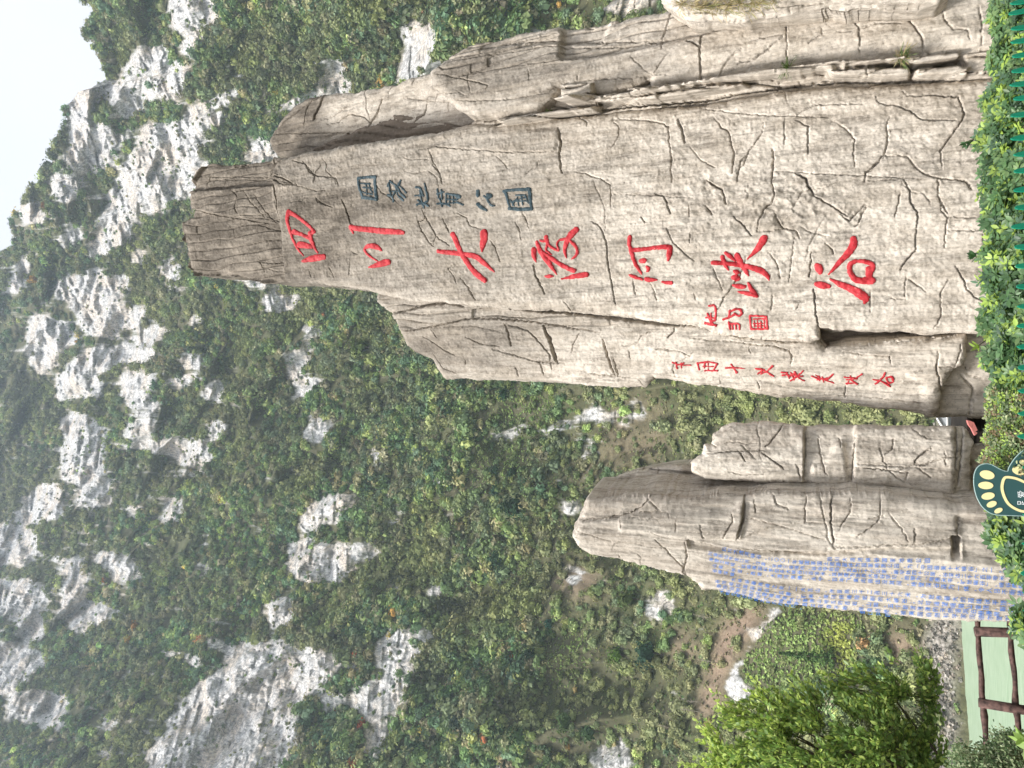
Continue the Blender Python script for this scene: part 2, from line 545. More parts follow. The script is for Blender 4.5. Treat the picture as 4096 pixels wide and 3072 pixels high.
        for k in range(int(nrand * 0.12)):
            p = np.array([rl.uniform(lo[0], hi[0]), rl.uniform(lo[1], hi[1])])
            if cl is not None and fill_poly(cl, p[0], p[1], 1.0, 1, 1)[0, 0]: continue
            ang = rl.choice([0.0, 0.0, 0.3, -0.4, math.pi / 2, math.pi / 2, 1.1]) + rl.gauss(0, 0.25)
            q = [p]
            for _ in range(rl.randint(2, 7)):
                ang += rl.gauss(0, 0.35)
                p = p + rl.uniform(0.06, 0.16) * np.array([math.cos(ang), math.sin(ang)]); q.append(p)
            allc.append((np.array(q), rl.uniform(0.6, 1.3) * randw, rl.uniform(0.012, 0.035)))
        C = np.zeros((nt, ns)); LP = np.zeros((nt, ns))
        for q, w, dep in allc:
            q = densify(q, 0.025)
            k = np.arange(len(q))
            q = q + 0.010 * np.stack([vnoise(k * 0.9, k * 0.0 + q[0, 0] * 9, seed + 5), vnoise(k * 0.9 + 50, k * 0.0 + q[0, 1] * 9, seed + 6)], 1)
            wv = np.interp(k, [0, len(q) * 0.2, len(q) * 0.8, len(q)], [0.45, 1, 1, 0.4]) * (1 + 0.35 * vnoise(k * 0.5, k * 0.0 + q[0, 1] * 3, seed + 8)) * w
            dv = np.interp(k, [0, len(q) * 0.2, len(q) * 0.8, len(q)], [0.5, 1, 1, 0.4]) * dep
            for a, b, ww, dd in zip(q[:-1], q[1:], wv, dv):
                wn_ = window(np.minimum(a, b), np.maximum(a, b), 3 * ww + res)
                if S[wn_].size == 0: continue
                d, _ = seg_d(S[wn_], Tt[wn_], a, b)
                C[wn_] = np.maximum(C[wn_], dd * np.exp(-(d / (ww + 0.25 * res)) ** 4))
        # flaked edges: the rock stands a little higher along one side of each crack
        for qi, (q, w, dep) in enumerate(allc):
            q = densify(q, 0.08); sgn_ = 1 if (qi * 7919) % 3 else -1; am = min(0.007, dep * 0.11)
            for a, b in zip(q[:-1], q[1:]):
                wn_ = window(np.minimum(a, b), np.maximum(a, b), 0.16)
                if S[wn_].size == 0: continue
                d, u = seg_d(S[wn_], Tt[wn_], a, b)
                side = np.sign((b[0] - a[0]) * (Tt[wn_] - a[1]) - (b[1] - a[1]) * (S[wn_] - a[0])) * sgn_
                val = np.where((u > 0) & (u < 1), am * np.exp(-d / 0.05) * side, 0)
                LP[wn_] = np.where(np.abs(val) > np.abs(LP[wn_]), val, LP[wn_])
        H = H - C + LP
        e = np.clip(D / edge, 0, 1)
        drop = edge_d * (1 - np.sqrt(np.clip(1 - (1 - e) ** 2, 0, 1)))
        H = H - drop
        s.Hs = blur(H, 1); s.H = H
        # faces: cells with all four corners inside
        cell = M[:-1, :-1] & M[1:, :-1] & M[:-1, 1:] & M[1:, 1:]
        use = np.zeros((nt, ns), bool)
        use[:-1, :-1] |= cell; use[1:, :-1] |= cell; use[:-1, 1:] |= cell; use[1:, 1:] |= cell
        idx = np.full((nt, ns), -1, np.int64); idx[use] = np.arange(use.sum())
        jj, ii = np.nonzero(cell)
        quads = np.stack([idx[jj, ii], idx[jj, ii + 1], idx[jj + 1, ii + 1], idx[jj + 1, ii]], 1)
        # boundary edges, directed along their cell
        ed = np.concatenate([quads[:, [0, 1]], quads[:, [1, 2]], quads[:, [2, 3]], quads[:, [3, 0]]])
        key = np.minimum(ed[:, 0], ed[:, 1]) * (use.sum() + 1) + np.maximum(ed[:, 0], ed[:, 1])
        _, first, cnt = np.unique(key, return_index=True, return_counts=True)
        be = ed[first[cnt == 1]]
        Sv, Tv, Hv = S[use], Tt[use], H[use]
        ST = np.zeros((nt, ns))  # traced weathering, plus lit and shaded faces put into the colour
        for pl, wt in stains:
            ST += wt * blur(fill_poly(densify(s.st(pl), 0.1, True), s.s0, s.t0, res, ns, nt).astype(float), int(0.16 / res))
        STv = ST[use]
        bv = np.unique(be)
        # pull the rim onto the outline
        X = np.stack([Sv[bv], Tv[bv]], 1); best = np.full(len(bv), 1e9); pos = X.copy()
        for a, b in zip(pd, np.roll(pd, -1, 0)):
            near = (np.abs(X[:, 0] - (a[0] + b[0]) / 2) < 0.15) & (np.abs(X[:, 1] - (a[1] + b[1]) / 2) < 0.15)
            if not near.any(): continue
            d, u = seg_d(X[near, 0], X[near, 1], a, b)
            better = d < best[near]
            ids = np.nonzero(near)[0][better]
            best[ids] = d[better]
            pos[ids] = a + u[better, None] * (b - a)
        okp = best < 2.2 * res
        Sv[bv[okp]] = pos[okp, 0]; Tv[bv[okp]] = pos[okp, 1]
        V = [s.world(Sv, Tv, Hv)]
        n0 = len(Sv); vmap = np.full(n0, -1, np.int64); vmap[bv] = np.arange(len(bv))
        sq = []
        layers = [0.08, 0.22, 0.5, 1.0]
        ctr = np.array([Sv[bv].mean(), Tv[bv].mean()])
        prev = be
        for L, fr in enumerate(layers):
            ss, tt = Sv[bv], Tv[bv]
            jn = 0.03 * np.stack([vnoise(ss * 4 + 9 * L, tt * 4, seed + 60 + L), vnoise(ss * 4, tt * 4 + 9 * L, seed + 70 + L)], 1) * (1 if fr < 1 else 0)
            base = n0 + L * len(bv)
            V.append(s.world(ss + jn[:, 0], tt + jn[:, 1], Hv[bv] * (1 - fr) - thick * fr))
            nxt = vmap[be] + base
            sq.append(np.stack([prev[:, 1], prev[:, 0], nxt[:, 0], nxt[:, 1]], 1))
            prev = nxt
        # back
        pb = densify(pst, 0.4, True)
        from mathutils.geometry import tessellate_polygon
        tri = tessellate_polygon([[Vector((p[0], p[1], 0)) for p in pb]])
        nb = sum(len(v) for v in V)
        V.append(s.world(pb[:, 0], pb[:, 1], np.full(len(pb), -thick)))
        nall = sum(len(v) for v in V); stv = np.zeros(nall); stv[:n0] = STv
        for L in range(len(layers)): stv[n0 + L * len(bv):n0 + (L + 1) * len(bv)] = STv[bv]
        me = mesh_np(name, np.concatenate(V), np.concatenate([quads] + sq), [[nb + c for c in reversed(t)] for t in tri], mat, True, {'stain': stv})
        return link(name, me, parent)

    def strokes(s, name, z, strokes, mat, parent, res=0.006, height=0.010, wmul=1.0):
        """Brush strokes as a swelling of paint-filled relief lying on the slab's surface."""
        segs = []
        for stk in strokes:
            p = T(z, stk)
            q = s.st(p); r = np.array([max(0.006, a[2] * 0.5 * s.scale(a) * wmul) for a in p])
            if len(q) == 1: q = np.vstack([q, q + 0.001]); r = np.append(r, r)
            # smooth the path a little
            k = np.arange(len(q)); kk = np.linspace(0, len(q) - 1, (len(q) - 1) * 4 + 1)
            def cr(v):
                vp = np.concatenate([[2 * v[0] - v[1]], v, [2 * v[-1] - v[-2]]])
                i = np.minimum(kk.astype(int), len(v) - 2); f = kk - i
                a, b, c, d = vp[i], vp[i + 1], vp[i + 2], vp[i + 3]
                return 0.5 * (2 * b + (c - a) * f + (2 * a - 5 * b + 4 * c - d) * f ** 2 + (3 * b - a - 3 * c + d) * f ** 3)
            qs = np.stack([cr(q[:, 0]), cr(q[:, 1])], 1); rs = np.maximum(0.005, cr(r))
            for a, b, ra, rb in zip(qs[:-1], qs[1:], rs[:-1], rs[1:]): segs.append((a, b, ra, rb))
        A = np.array([x[0] for x in segs] + [x[1] for x in segs]); rm = max(max(x[2], x[3]) for x in segs) + 0.03
        lo, hi = A.min(0) - rm, A.max(0) + rm
        ns, nt = int((hi[0] - lo[0]) / res) + 2, int((hi[1] - lo[1]) / res) + 2
        S, Tt = np.meshgrid(lo[0] + np.arange(ns) * res, lo[1] + np.arange(nt) * res)
        D = np.full(S.shape, 1.0)
        for a, b, ra, rb in segs:
            d, u = seg_d(S, Tt, a, b)
            D = np.minimum(D, d - (ra + (rb - ra) * u))
        D = D + 0.004 * vnoise(S * 45, Tt * 45, 5)
        ins = D < res * 0.9
        cell = ins[:-1, :-1] | ins[1:, :-1] | ins[:-1, 1:] | ins[1:, 1:]
        use = np.zeros(S.shape, bool)
        use[:-1, :-1] |= cell; use[1:, :-1] |= cell; use[:-1, 1:] |= cell; use[1:, 1:] |= cell
        idx = np.full(S.shape, -1, np.int64); idx[use] = np.arange(use.sum())
        jj, ii = np.nonzero(cell)
        quads = np.stack([idx[jj, ii], idx[jj, ii + 1], idx[jj + 1, ii + 1], idx[jj + 1, ii]], 1)
        d = -D[use]
        h = s.sample(S[use], Tt[use]) + np.where(d > 0, 0.007 + height * np.sqrt(np.clip(d / 0.03, 0, 1)), 0.007 + 3.0 * d)
        h += 0.004 * vnoise(S[use] * 30, Tt[use] * 30, 9)
        return link(name, mesh_np(name, s.world(S[use], Tt[use], h), quads, None, mat, True), parent)


ROCK = rock_mat('carved_rock', (0.64, 0.578, 0.50), (0.42, 0.365, 0.30), (0.128, 0.110, 0.09), 2.8, 9.5, 0.75)
ROCKS = rock_mat('carved_rock_small', (0.64, 0.582, 0.505), (0.42, 0.365, 0.305), (0.14, 0.121, 0.099), 3.0, 9.5, 0.6)
DARKROCK = rock_mat('shaded_recess_rock', (0.42, 0.36, 0.30), (0.26, 0.21, 0.17), (0.12, 0.10, 0.08), 3.0, 7.5, 0.9)  # darker copy of the rock: the recess shade is put into its colour
RED = worn_paint('red_lacquer', (0.50, 0.016, 0.026), 0.5)
TEAL = worn_paint('slate_green_paint', (0.030, 0.062, 0.078), 0.45)
BLUE = worn_paint('blue_paint', (0.03, 0.19, 0.66), 0.12)

big = thing('rock_monument', 'tall grey carved rock monument with red calligraphy, the larger one on the right', 'monument', (1.6, 9.2, 0.0))

# --- the inscribed slab
A = Panel((1.3, 9.0, 0.0), (-0.04, -1.0, 0.05))
topl = T('Z4', [(118, 1085), (150, 1060), (180, 1020), (175, 1000), (165, 930), (180, 880), (215, 810), (240, 795), (380, 800), (500, 785), (590, 768)])
rightA = T('Z4', [(640, 770), (760, 745), (1000, 705), (1200, 680), (1400, 650), (1560, 602), (1700, 612), (2000, 575), (2200, 560)]) + \
    T('Z5', [(200, 580), (400, 560), (660, 545), (900, 500), (1100, 470), (1500, 440), (1750, 430), (2000, 415), (2180, 400)]) + [(4020, 296)]
leftA = [(4020, 1338), (3941, 1331)] + T('Z3', [(2100, 1105), (1700, 1085), (1475, 1072), (1480, 1138), (1400, 1146), (1200, 1140), (1000, 1121), (830, 1100), (740, 1056),
        (600, 1046), (400, 1020), (250, 1000), (100, 980), (0, 970)]) + T('Z2', [(2000, 1018), (1700, 1004), (1430, 985), (1250, 965), (1000, 950), (800, 905), (740, 885), (600, 865), (400, 840), (215, 832)]) + \
    T('M2', [(2050, 410), (1900, 415), (1800, 405), (1700, 375), (1580, 365), (1480, 370), (1380, 360), (1340, 320), (1310, 200), (1290, 80)])
polyA = topl + rightA + leftA
capA = topl + T('Z4', [(592, 780), (600, 830), (595, 920), (600, 1005), (640, 1095)]) + T('Z2', [(130, 230), (160, 330), (185, 500), (200, 700), (220, 850)]) + leftA[-10:]
crA = []
def C(z, w, d, *pts): return (T(z, pts), w, d)
crA += [C('Z4', 5, .05, (700, 790), (760, 805), (790, 850), (830, 865), (900, 870)), C('Z4', 5, .05, (850, 780), (870, 810), (865, 840), (910, 880), (915, 905)),
        C('Z4', 7, .06, (1320, 735), (1400, 722), (1550, 735), (1780, 750), (1990, 745)), C('Z4', 11, .09, (2005, 625), (2020, 700), (2012, 760), (2025, 850)),
        C('Z4', 5, .04, (600, 880), (700, 905), (820, 940), (900, 935)), C('Z4', 8, .05, (820, 975), (845, 1000), (900, 1020)), C('Z4', 5, .04, (1370, 730), (1395, 800), (1420, 850)),
        C('Z4', 5, .04, (1915, 775), (1900, 820), (1850, 850)), C('Z4', 5, .03, (1690, 760), (1740, 800), (1760, 830)),
        C('Z4', 8, .07, (168, 935), (330, 925), (480, 910), (600, 905)), C('Z4', 8, .06, (380, 925), (412, 960), (400, 1020), (415, 1045)), C('Z4', 6, .05, (440, 930), (480, 990), (520, 1030), (548, 1062)),
        C('Z4', 11, .08, (175, 1020), (300, 1050), (450, 1075), (610, 1100)), C('Z4', 9, .06, (268, 850), (245, 898)), C('Z4', 6, .05, (240, 1035), (380, 1062), (540, 1070), (630, 1085)),
        C('Z4', 8, .06, (375, 812), (380, 806), (440, 800)), C('Z4', 10, .08, (560, 850), (600, 815), (640, 790)), C('Z4', 10, .08, (590, 860), (640, 870), (700, 900)), C('Z4', 8, .06, (600, 880), (660, 910), (720, 905)),
        C('Z4', 6, .04, (200, 860), (400, 858), (580, 862)), C('Z4', 6, .04, (230, 880), (420, 872), (590, 880)),
        C('Z2', 10, .08, (130, 30), (160, 90), (120, 150), (150, 230), (165, 330), (185, 500), (200, 700), (222, 850)), C('Z2', 7, .06, (0, 460), (90, 490), (180, 512)),
        C('Z2', 7, .06, (0, 270), (50, 340), (110, 420), (170, 480)), C('Z2', 6, .05, (0, 700), (90, 710), (200, 705)), C('Z2', 5, .05, (60, 740), (120, 760), (205, 770)), C('Z2', 7, .06, (10, 680), (45, 760)),
        C('Z2', 8, .07, (580, 310), (605, 370), (630, 440), (637, 468)), C('Z2', 8, .07, (1085, 365), (1110, 430), (1060, 455), (1090, 520), (1130, 580), (1165, 612)), C('Z2', 7, .06, (1520, 570), (1550, 620), (1580, 705)),
        C('Z2', 6, .05, (1220, 430), (1240, 480), (1258, 520)), C('Z2', 8, .06, (1330, 810), (1380, 870), (1422, 945)), C('Z2', 6, .05, (1280, 730), (1250, 750), (1290, 800), (1310, 850)),
        C('Z2', 8, .07, (1790, 720), (1800, 790), (1840, 860), (1862, 912)), C('Z2', 7, .05, (1675, 450), (1700, 500), (1712, 565)), C('Z2', 5, .05, (1300, 390), (1370, 430), (1390, 480), (1465, 500)),
        C('Z2', 6, .05, (1150, 90), (1200, 150), (1212, 212)), C('Z2', 5, .04, (370, 750), (388, 805)), C('Z2', 6, .05, (500, 740), (530, 805)), C('Z2', 5, .04, (632, 690), (625, 785)), C('Z2', 7, .06, (1985, 955), (2020, 1012)),
        C('Z2', 6, .05, (410, 280), (430, 330), (500, 350)), C('Z2', 6, .05, (330, 70), (370, 110), (400, 160), (540, 175), (560, 230)), C('Z2', 5, .04, (1720, 390), (1750, 440), (1760, 500)), C('Z2', 5, .04, (960, 40), (1000, 60), (1130, 58)),
        C('Z2', 5, .04, (880, 960), (1000, 975), (1160, 970)), C('Z2', 5, .04, (1180, 540), (1160, 580)), C('Z2', 6, .05, (640, 640), (680, 660)), C('Z2', 5, .04, (250, 330), (330, 320), (350, 300)),
        C('Z3', 8, .07, (580, 15), (588, 60), (578, 90), (584, 192)), C('Z3', 7, .06, (960, 10), (955, 70), (945, 140)), C('Z3', 8, .06, (1050, 15), (1000, 70), (985, 120), (980, 185)),
        C('Z3', 9, .08, (1190, 0), (1195, 60), (1190, 125), (1190, 200), (1205, 260), (1190, 310), (1150, 350), (1110, 420), (1098, 490)), C('Z3', 5, .04, (1195, 125), (1400, 140), (1640, 150), (2100, 172)),
        C('Z3', 11, .10, (1330, 140), (1390, 170), (1410, 220), (1440, 275)), C('Z3', 9, .08, (1440, 275), (1500, 310), (1560, 340), (1640, 400)), C('Z3', 11, .09, (790, 175), (830, 210), (885, 235), (905, 300), (912, 322)),
        C('Z3', 8, .07, (480, 265), (540, 280), (560, 340), (578, 385)), C('Z3', 4, .03, (240, 265), (480, 275), (720, 287)), C('Z3', 7, .06, (0, 130), (60, 140), (150, 175), (210, 205), (220, 280), (218, 352)),
        C('Z3', 7, .06, (955, 400), (1010, 450), (1062, 515)), C('Z3', 8, .07, (1205, 380), (1220, 420), (1250, 465), (1340, 490), (1357, 535)), C('Z3', 4, .03, (1090, 495), (1250, 480)),
        C('Z3', 7, .06, (95, 430), (150, 460), (172, 510), (190, 560), (195, 660), (220, 800), (242, 935)), C('Z3', 5, .04, (1870, 30), (1820, 90), (1760, 140), (1750, 190)), C('Z3', 6, .05, (1860, 32), (2000, 35), (2040, 80), (2105, 150)),
        C('Z3', 8, .07, (1985, 180), (2020, 245), (2020, 310), (2067, 380), (2060, 470)), C('Z3', 7, .06, (1965, 235), (1950, 320), (1928, 402)), C('Z3', 8, .07, (1755, 340), (1720, 420), (1690, 462)),
        C('Z3', 6, .05, (550, 470), (580, 540), (630, 600), (725, 672)), C('Z3', 9, .08, (1510, 565), (1550, 600), (1562, 628)), C('Z3', 9, .09, (1425, 620), (1413, 765)), C('Z3', 9, .08, (1438, 835), (1450, 960), (1468, 1072)),
        C('Z3', 7, .06, (1170, 620), (1222, 690), (1237, 775)), C('Z3', 6, .05, (820, 690), (862, 780), (890, 845)), C('Z3', 8, .07, (2060, 480), (2055, 600), (2010, 650), (1960, 725)), C('Z3', 6, .05, (2010, 760), (1990, 820), (1988, 905)),
        C('Z3', 5, .04, (720, 860), (727, 900)), C('Z3', 5, .04, (350, 780), (362, 870)), C('Z3', 6, .05, (455, 800), (497, 905)), C('Z3', 7, .06, (690, 330), (688, 400)), C('Z3', 7, .06, (395, 400), (420, 440)),
        C('Z3', 6, .05, (1325, 535), (1315, 600), (1290, 800)), C('Z3', 5, .05, (700, 500), (690, 560)), C('Z3', 6, .05, (1350, 930), (1330, 960)), C('Z3', 5, .04, (1785, 830), (1780, 975)), C('Z3', 5, .04, (1890, 880), (1930, 900), (2000, 895)),
        C('Z3', 5, .04, (1190, 870), (1185, 960)), C('Z3', 6, .05, (2000, 770), (2060, 810), (2110, 850)), C('Z3', 9, .07, (785, 330), (830, 390)), C('Z3', 8, .06, (1600, 390), (1650, 430), (1750, 330)),
        C('Z5', 8, .07, (200, 620), (350, 625), (450, 640), (485, 660), (490, 740), (505, 820), (500, 880), (505, 940)), C('Z5', 6, .05, (195, 625), (230, 660), (230, 710), (185, 770)), C('Z5', 13, .10, (535, 620), (560, 680), (570, 742)),
        C('Z5', 8, .07, (720, 610), (760, 660), (800, 685), (815, 750), (830, 790), (820, 900)), C('Z5', 7, .06, (983, 635), (970, 700), (910, 780), (880, 850), (850, 880), (845, 942)), C('Z5', 6, .05, (1090, 615), (1090, 745)),
        C('Z5', 9, .08, (1030, 775), (1035, 850), (1025, 920)), C('Z5', 5, .05, (650, 560), (800, 585), (1000, 600), (1140, 605), (1330, 608)), C('Z5', 7, .06, (1150, 625), (1215, 660), (1210, 750), (1215, 805)),
        C('Z5', 7, .06, (1340, 625), (1420, 680), (1460, 730), (1450, 800), (1457, 872)), C('Z5', 8, .07, (1642, 600), (1620, 650), (1630, 740), (1610, 800), (1550, 870), (1515, 900), (1508, 948)),
        C('Z5', 6, .05, (1560, 500), (1580, 540), (1670, 550), (1750, 580), (1800, 625), (1985, 625)), C('Z5', 8, .07, (1700, 470), (1730, 500), (1860, 495), (2000, 505), (2010, 550), (2030, 590), (2000, 650), (1950, 720), (1900, 790), (1917, 885)),
        C('Z5', 7, .06, (1735, 815), (1780, 880), (1840, 915), (1900, 925), (2040, 945), (2072, 985)), C('Z5', 4, .03, (1610, 810), (1735, 815)), C('Z5', 5, .05, (1890, 930), (1895, 1020), (1940, 1110)), C('Z5', 5, .04, (1520, 940), (1715, 930)),
        C('Z5', 5, .04, (1150, 600), (1250, 545), (1500, 540)), C('Z5', 6, .04, (600, 760), (650, 830), (730, 870)), C('ZB', 6, .05, (130, 0), (140, 90), (190, 140), (170, 300), (160, 420)), C('ZB', 4, .04, (200, 140), (420, 150)),
        C('ZB', 5, .04, (180, 250), (400, 255), (545, 235)), C('ZB', 5, .04, (480, 255), (490, 370)), C('ZB', 6, .05, (250, 550), (300, 620), (350, 740), (400, 800), (490, 845)), C('ZB', 5, .05, (200, 660), (130, 770), (140, 960), (70, 1070)),
        C('ZA', 6, .05, (0, 1450), (110, 1475), (330, 1495), (390, 1580)), C('ZA', 4, .04, (115, 1475), (115, 1600)), C('ZA', 4, .04, (0, 995), (260, 998))]
A.build('inscribed_slab', polyA, ROCK, big, thick=1.1, res=0.0095, cracks=crA, regions=[(capA, -0.07, 0.02), (T('Z4', [(110, 1080), (180, 1022), (300, 1050), (450, 1075), (620, 1102)]) + T('Z2', [(185, 500), (200, 700), (222, 850)]) + leftA[-9:], -0.10, 0.015), (T('Z4', [(160, 930), (240, 790), (590, 768), (600, 905), (480, 910), (330, 925)]), -0.09, 0.015), (T('Z3', [(0, 985), (400, 1035), (740, 1060), (1000, 1115), (1400, 1140), (1478, 1135), (1460, 1080), (1100, 1060), (700, 990), (300, 950), (0, 920)]), -0.05, 0.05),
        (T('Z4', [(1330, 745), (1550, 738), (1780, 752), (1995, 748), (2005, 640), (1800, 640), (1560, 660)]), 0.03, 0.02)],
        ridge=(T('S', [(700, 900), (1100, 830), (1700, 830), (2600, 800), (3300, 800), (4000, 800)]), 0.10, 0.07), nrand=170, seed=11, grain=0.008, plaster=0.015, strata_zone=[(capA, .03)], stains=[(capA, 0.95), (T('Z4', [(1000, 740), (2000, 745), (2010, 640), (1560, 690)]), .4), (T('Z2', [(220, 330), (700, 200), (1900, 150), (2212, 500), (2212, 700), (1500, 850), (300, 800)]), .35), (T('Z3', [(600, 170), (1700, 320), (1750, 480), (1300, 560), (620, 440)]), .3), (T('Z5', [(700, 480), (2200, 420), (2200, 900), (700, 900)]), -.5), (T('Z3', [(1500, 500), (2111, 400), (2400, 500), (2400, 1100), (1500, 1060)]), -.45), (T('Z3', [(0, 900), (1400, 1050), (1400, 1140), (0, 975)]), -.5)],
        rough_zone=[(T('Z3', [(600, 170), (950, 130), (1350, 150), (1700, 320), (1750, 480), (1300, 540), (900, 520), (620, 420)]), 0.035),
                    (T('Z4', [(560, 800), (700, 850), (740, 920), (600, 920)]), 0.06)])

# --- slab on the left of it
E = Panel((0.1, 9.45, 0.0), (-0.30, -1.0, 0.06))
leftE = T('M4', [(600, 92), (556, 108), (550, 150), (590, 190), (640, 225), (660, 270), (680, 320), (720, 390), (770, 430), (860, 470), (895, 530), (920, 570), (940, 585), (1100, 590), (1250, 597), (1500, 607), (1700, 620), (1900, 632), (2040, 630), (2062, 612), (2090, 580)]) + \
    T('Z3', [(490, 1390), (700, 1420), (900, 1450), (1200, 1500), (1500, 1530), (1700, 1555), (2100, 1605)]) + [(3745, 1668), (3763, 1645), (3768, 1571), (3796, 1514), (3818, 1485), (3850, 1466), (3866, 1432), (3870, 1385), (3868, 1345)]
polyE = leftE + [(3700, 1362), (3400, 1384), (3300, 1395), (3272, 1370), (3240, 1290), (2800, 1240), (2300, 1190), (1800, 1160), (1550, 1150)]
crE = [C('M4', 15, .16, (1280, 186), (1450, 202), (1600, 210), (1750, 226), (1880, 244), (2000, 256), (2212, 282)), C('Z3', 13, .14, (0, 990), (250, 1012), (400, 1032), (600, 1057), (740, 1068)), C('Z3', 10, .10, (740, 1068), (1000, 1135), (1250, 1158), (1450, 1165)), C('M4', 13, .10, (630, 220), (760, 190), (860, 165), (960, 155), (1050, 175)), C('M4', 11, .09, (680, 312), (800, 300), (950, 270), (1050, 245), (1200, 240), (1380, 255), (1500, 270), (1620, 290), (1800, 318)),
       C('M4', 13, .10, (1270, 265), (1290, 320), (1305, 392)), C('M4', 17, .13, (1485, 278), (1520, 360), (1540, 430), (1560, 482)), C('M4', 13, .10, (1815, 352), (1830, 420), (1860, 510), (1882, 558)), C('M4', 8, .06, (1870, 450), (1900, 562)),
       C('M4', 7, .06, (1270, 268), (1400, 310), (1460, 370), (1520, 440), (1530, 525)), C('M4', 7, .05, (820, 340), (900, 390), (960, 430), (1005, 452)), C('M4', 7, .06, (1050, 340), (1130, 380), (1245, 395)), C('M4', 7, .06, (1200, 410), (1300, 440), (1450, 480), (1600, 490)),
       C('M4', 6, .05, (1695, 308), (1650, 380), (1640, 432)), C('M4', 6, .05, (860, 295), (900, 350)), C('M4', 5, .04, (860, 290), (1100, 285), (1260, 318)), C('M4', 7, .06, (1050, 465), (1055, 495)), C('M4', 6, .05, (870, 430), (930, 520), (1000, 540)),
       C('M4', 6, .05, (1460, 470), (1485, 550)), C('M4', 7, .06, (1740, 545), (1800, 548), (1870, 560)), C('M4', 8, .06, (2010, 575), (2040, 625)), C('M4', 5, .04, (1330, 510), (1345, 560)), C('M4', 5, .05, (2105, 405), (2212, 415)),
       C('Z3', 7, .06, (480, 1200), (620, 1215), (700, 1245)), C('Z3', 9, .07, (600, 1060), (600, 1095), (560, 1130)), C('Z3', 9, .08, (900, 1150), (1100, 1175), (1200, 1185), (1290, 1215), (1310, 1245), (1297, 1310)), C('Z3', 5, .04, (1050, 1190), (1060, 1230)),
       C('Z3', 8, .06, (1540, 1190), (1750, 1185), (1900, 1170), (2111, 1155)), C('Z3', 7, .06, (1600, 1215), (1760, 1240), (1900, 1245), (1910, 1290)), C('Z3', 7, .06, (1630, 1425), (1630, 1500)), C('Z3', 5, .05, (320, 1210), (335, 1260)), C('Z3', 6, .05, (1100, 1400), (1115, 1450)),
       C('Z3', 5, .04, (80, 1350), (200, 1365), (380, 1375)), C('ZB', 9, .08, (0, 1175), (130, 1165), (270, 1140)), C('ZB', 9, .08, (110, 1260), (95, 1400), (120, 1500), (135, 1600)), C('ZB', 6, .06, (100, 1380), (230, 1390)), C('ZB', 7, .06, (240, 1410), (290, 1290), (300, 1200)),
       C('Z3', 6, .06, (1500, 1480), (1800, 1500), (2100, 1530)), C('Z3', 8, .06, (2030, 1340), (2100, 1330)), C('Z3', 7, .05, (680, 1130), (740, 1140), (880, 1150))]
E.build('rock_slab', polyE, ROCK, big, thick=0.9, res=0.0095, cracks=crE, ridge=(T('S', [(1500, 1250), (2200, 1330), (2700, 1420), (3300, 1480), (3800, 1470)]), 0.10, 0.12), nrand=80, seed=23, grain=0.024, plaster=0.012, stains=[(T('M4', [(500, 80), (1100, 160), (1800, 310), (1400, 480), (900, 560), (500, 300)]), .35), (T('Z3', [(570, 1260), (1300, 1270), (2000, 1330), (2000, 1440), (1300, 1400), (570, 1340)]), -.8), (T('M4', [(1000, 560), (2060, 590), (2060, 650), (1000, 620)]), -.5)], strata_zone=[(T('M4', [(560, 90), (1100, 120), (1900, 250), (1800, 310), (1050, 240), (680, 310), (550, 200)]), .04), (T('Z3', [(500, 1340), (1300, 1420), (2111, 1500), (2111, 1620), (1300, 1520), (500, 1400)]), .02)],
        regions=[(T('M4', [(1000, 620), (1000, 560), (1400, 580), (2000, 600), (2060, 640), (1900, 660)]), -0.05, 0.04), (T('Z3', [(480, 1380), (760, 1260), (1400, 1290), (2000, 1340), (2111, 1420), (2111, 1640), (1400, 1560), (700, 1450)]), -0.04, 0.03)])
F = Panel((0.1, 9.75, 0.0), (-0.25, -1.0, 0.0))
F.build('base_block', [(3700, 1674), (3640, 1500), (3640, 1280), (4060, 1280), (4060, 1692), (3966, 1683), (3864, 1670)], ROCK, big, thick=0.8, res=0.016, nrand=20, seed=31, edge=0.06,
        cracks=[C('ZC', 8, .05, (290, 0), (400, 110), (405, 220)), C('ZC', 6, .05, (385, 170), (380, 330)), C('ZB', 6, .05, (340, 1330), (350, 1450), (480, 1480)), C('ZB', 6, .05, (280, 1430), (400, 1560), (405, 1650))])
G5 = Panel((0.3, 9.95, 0.0), (-0.2, -1.0, 0.0))
G5.build('dark_recess_block', [(3230, 1300), (3230, 1420), (3900, 1420), (4020, 1400), (4020, 1290)], DARKROCK, big, thick=0.5, res=0.02, nrand=6, seed=33, strata=0.06)

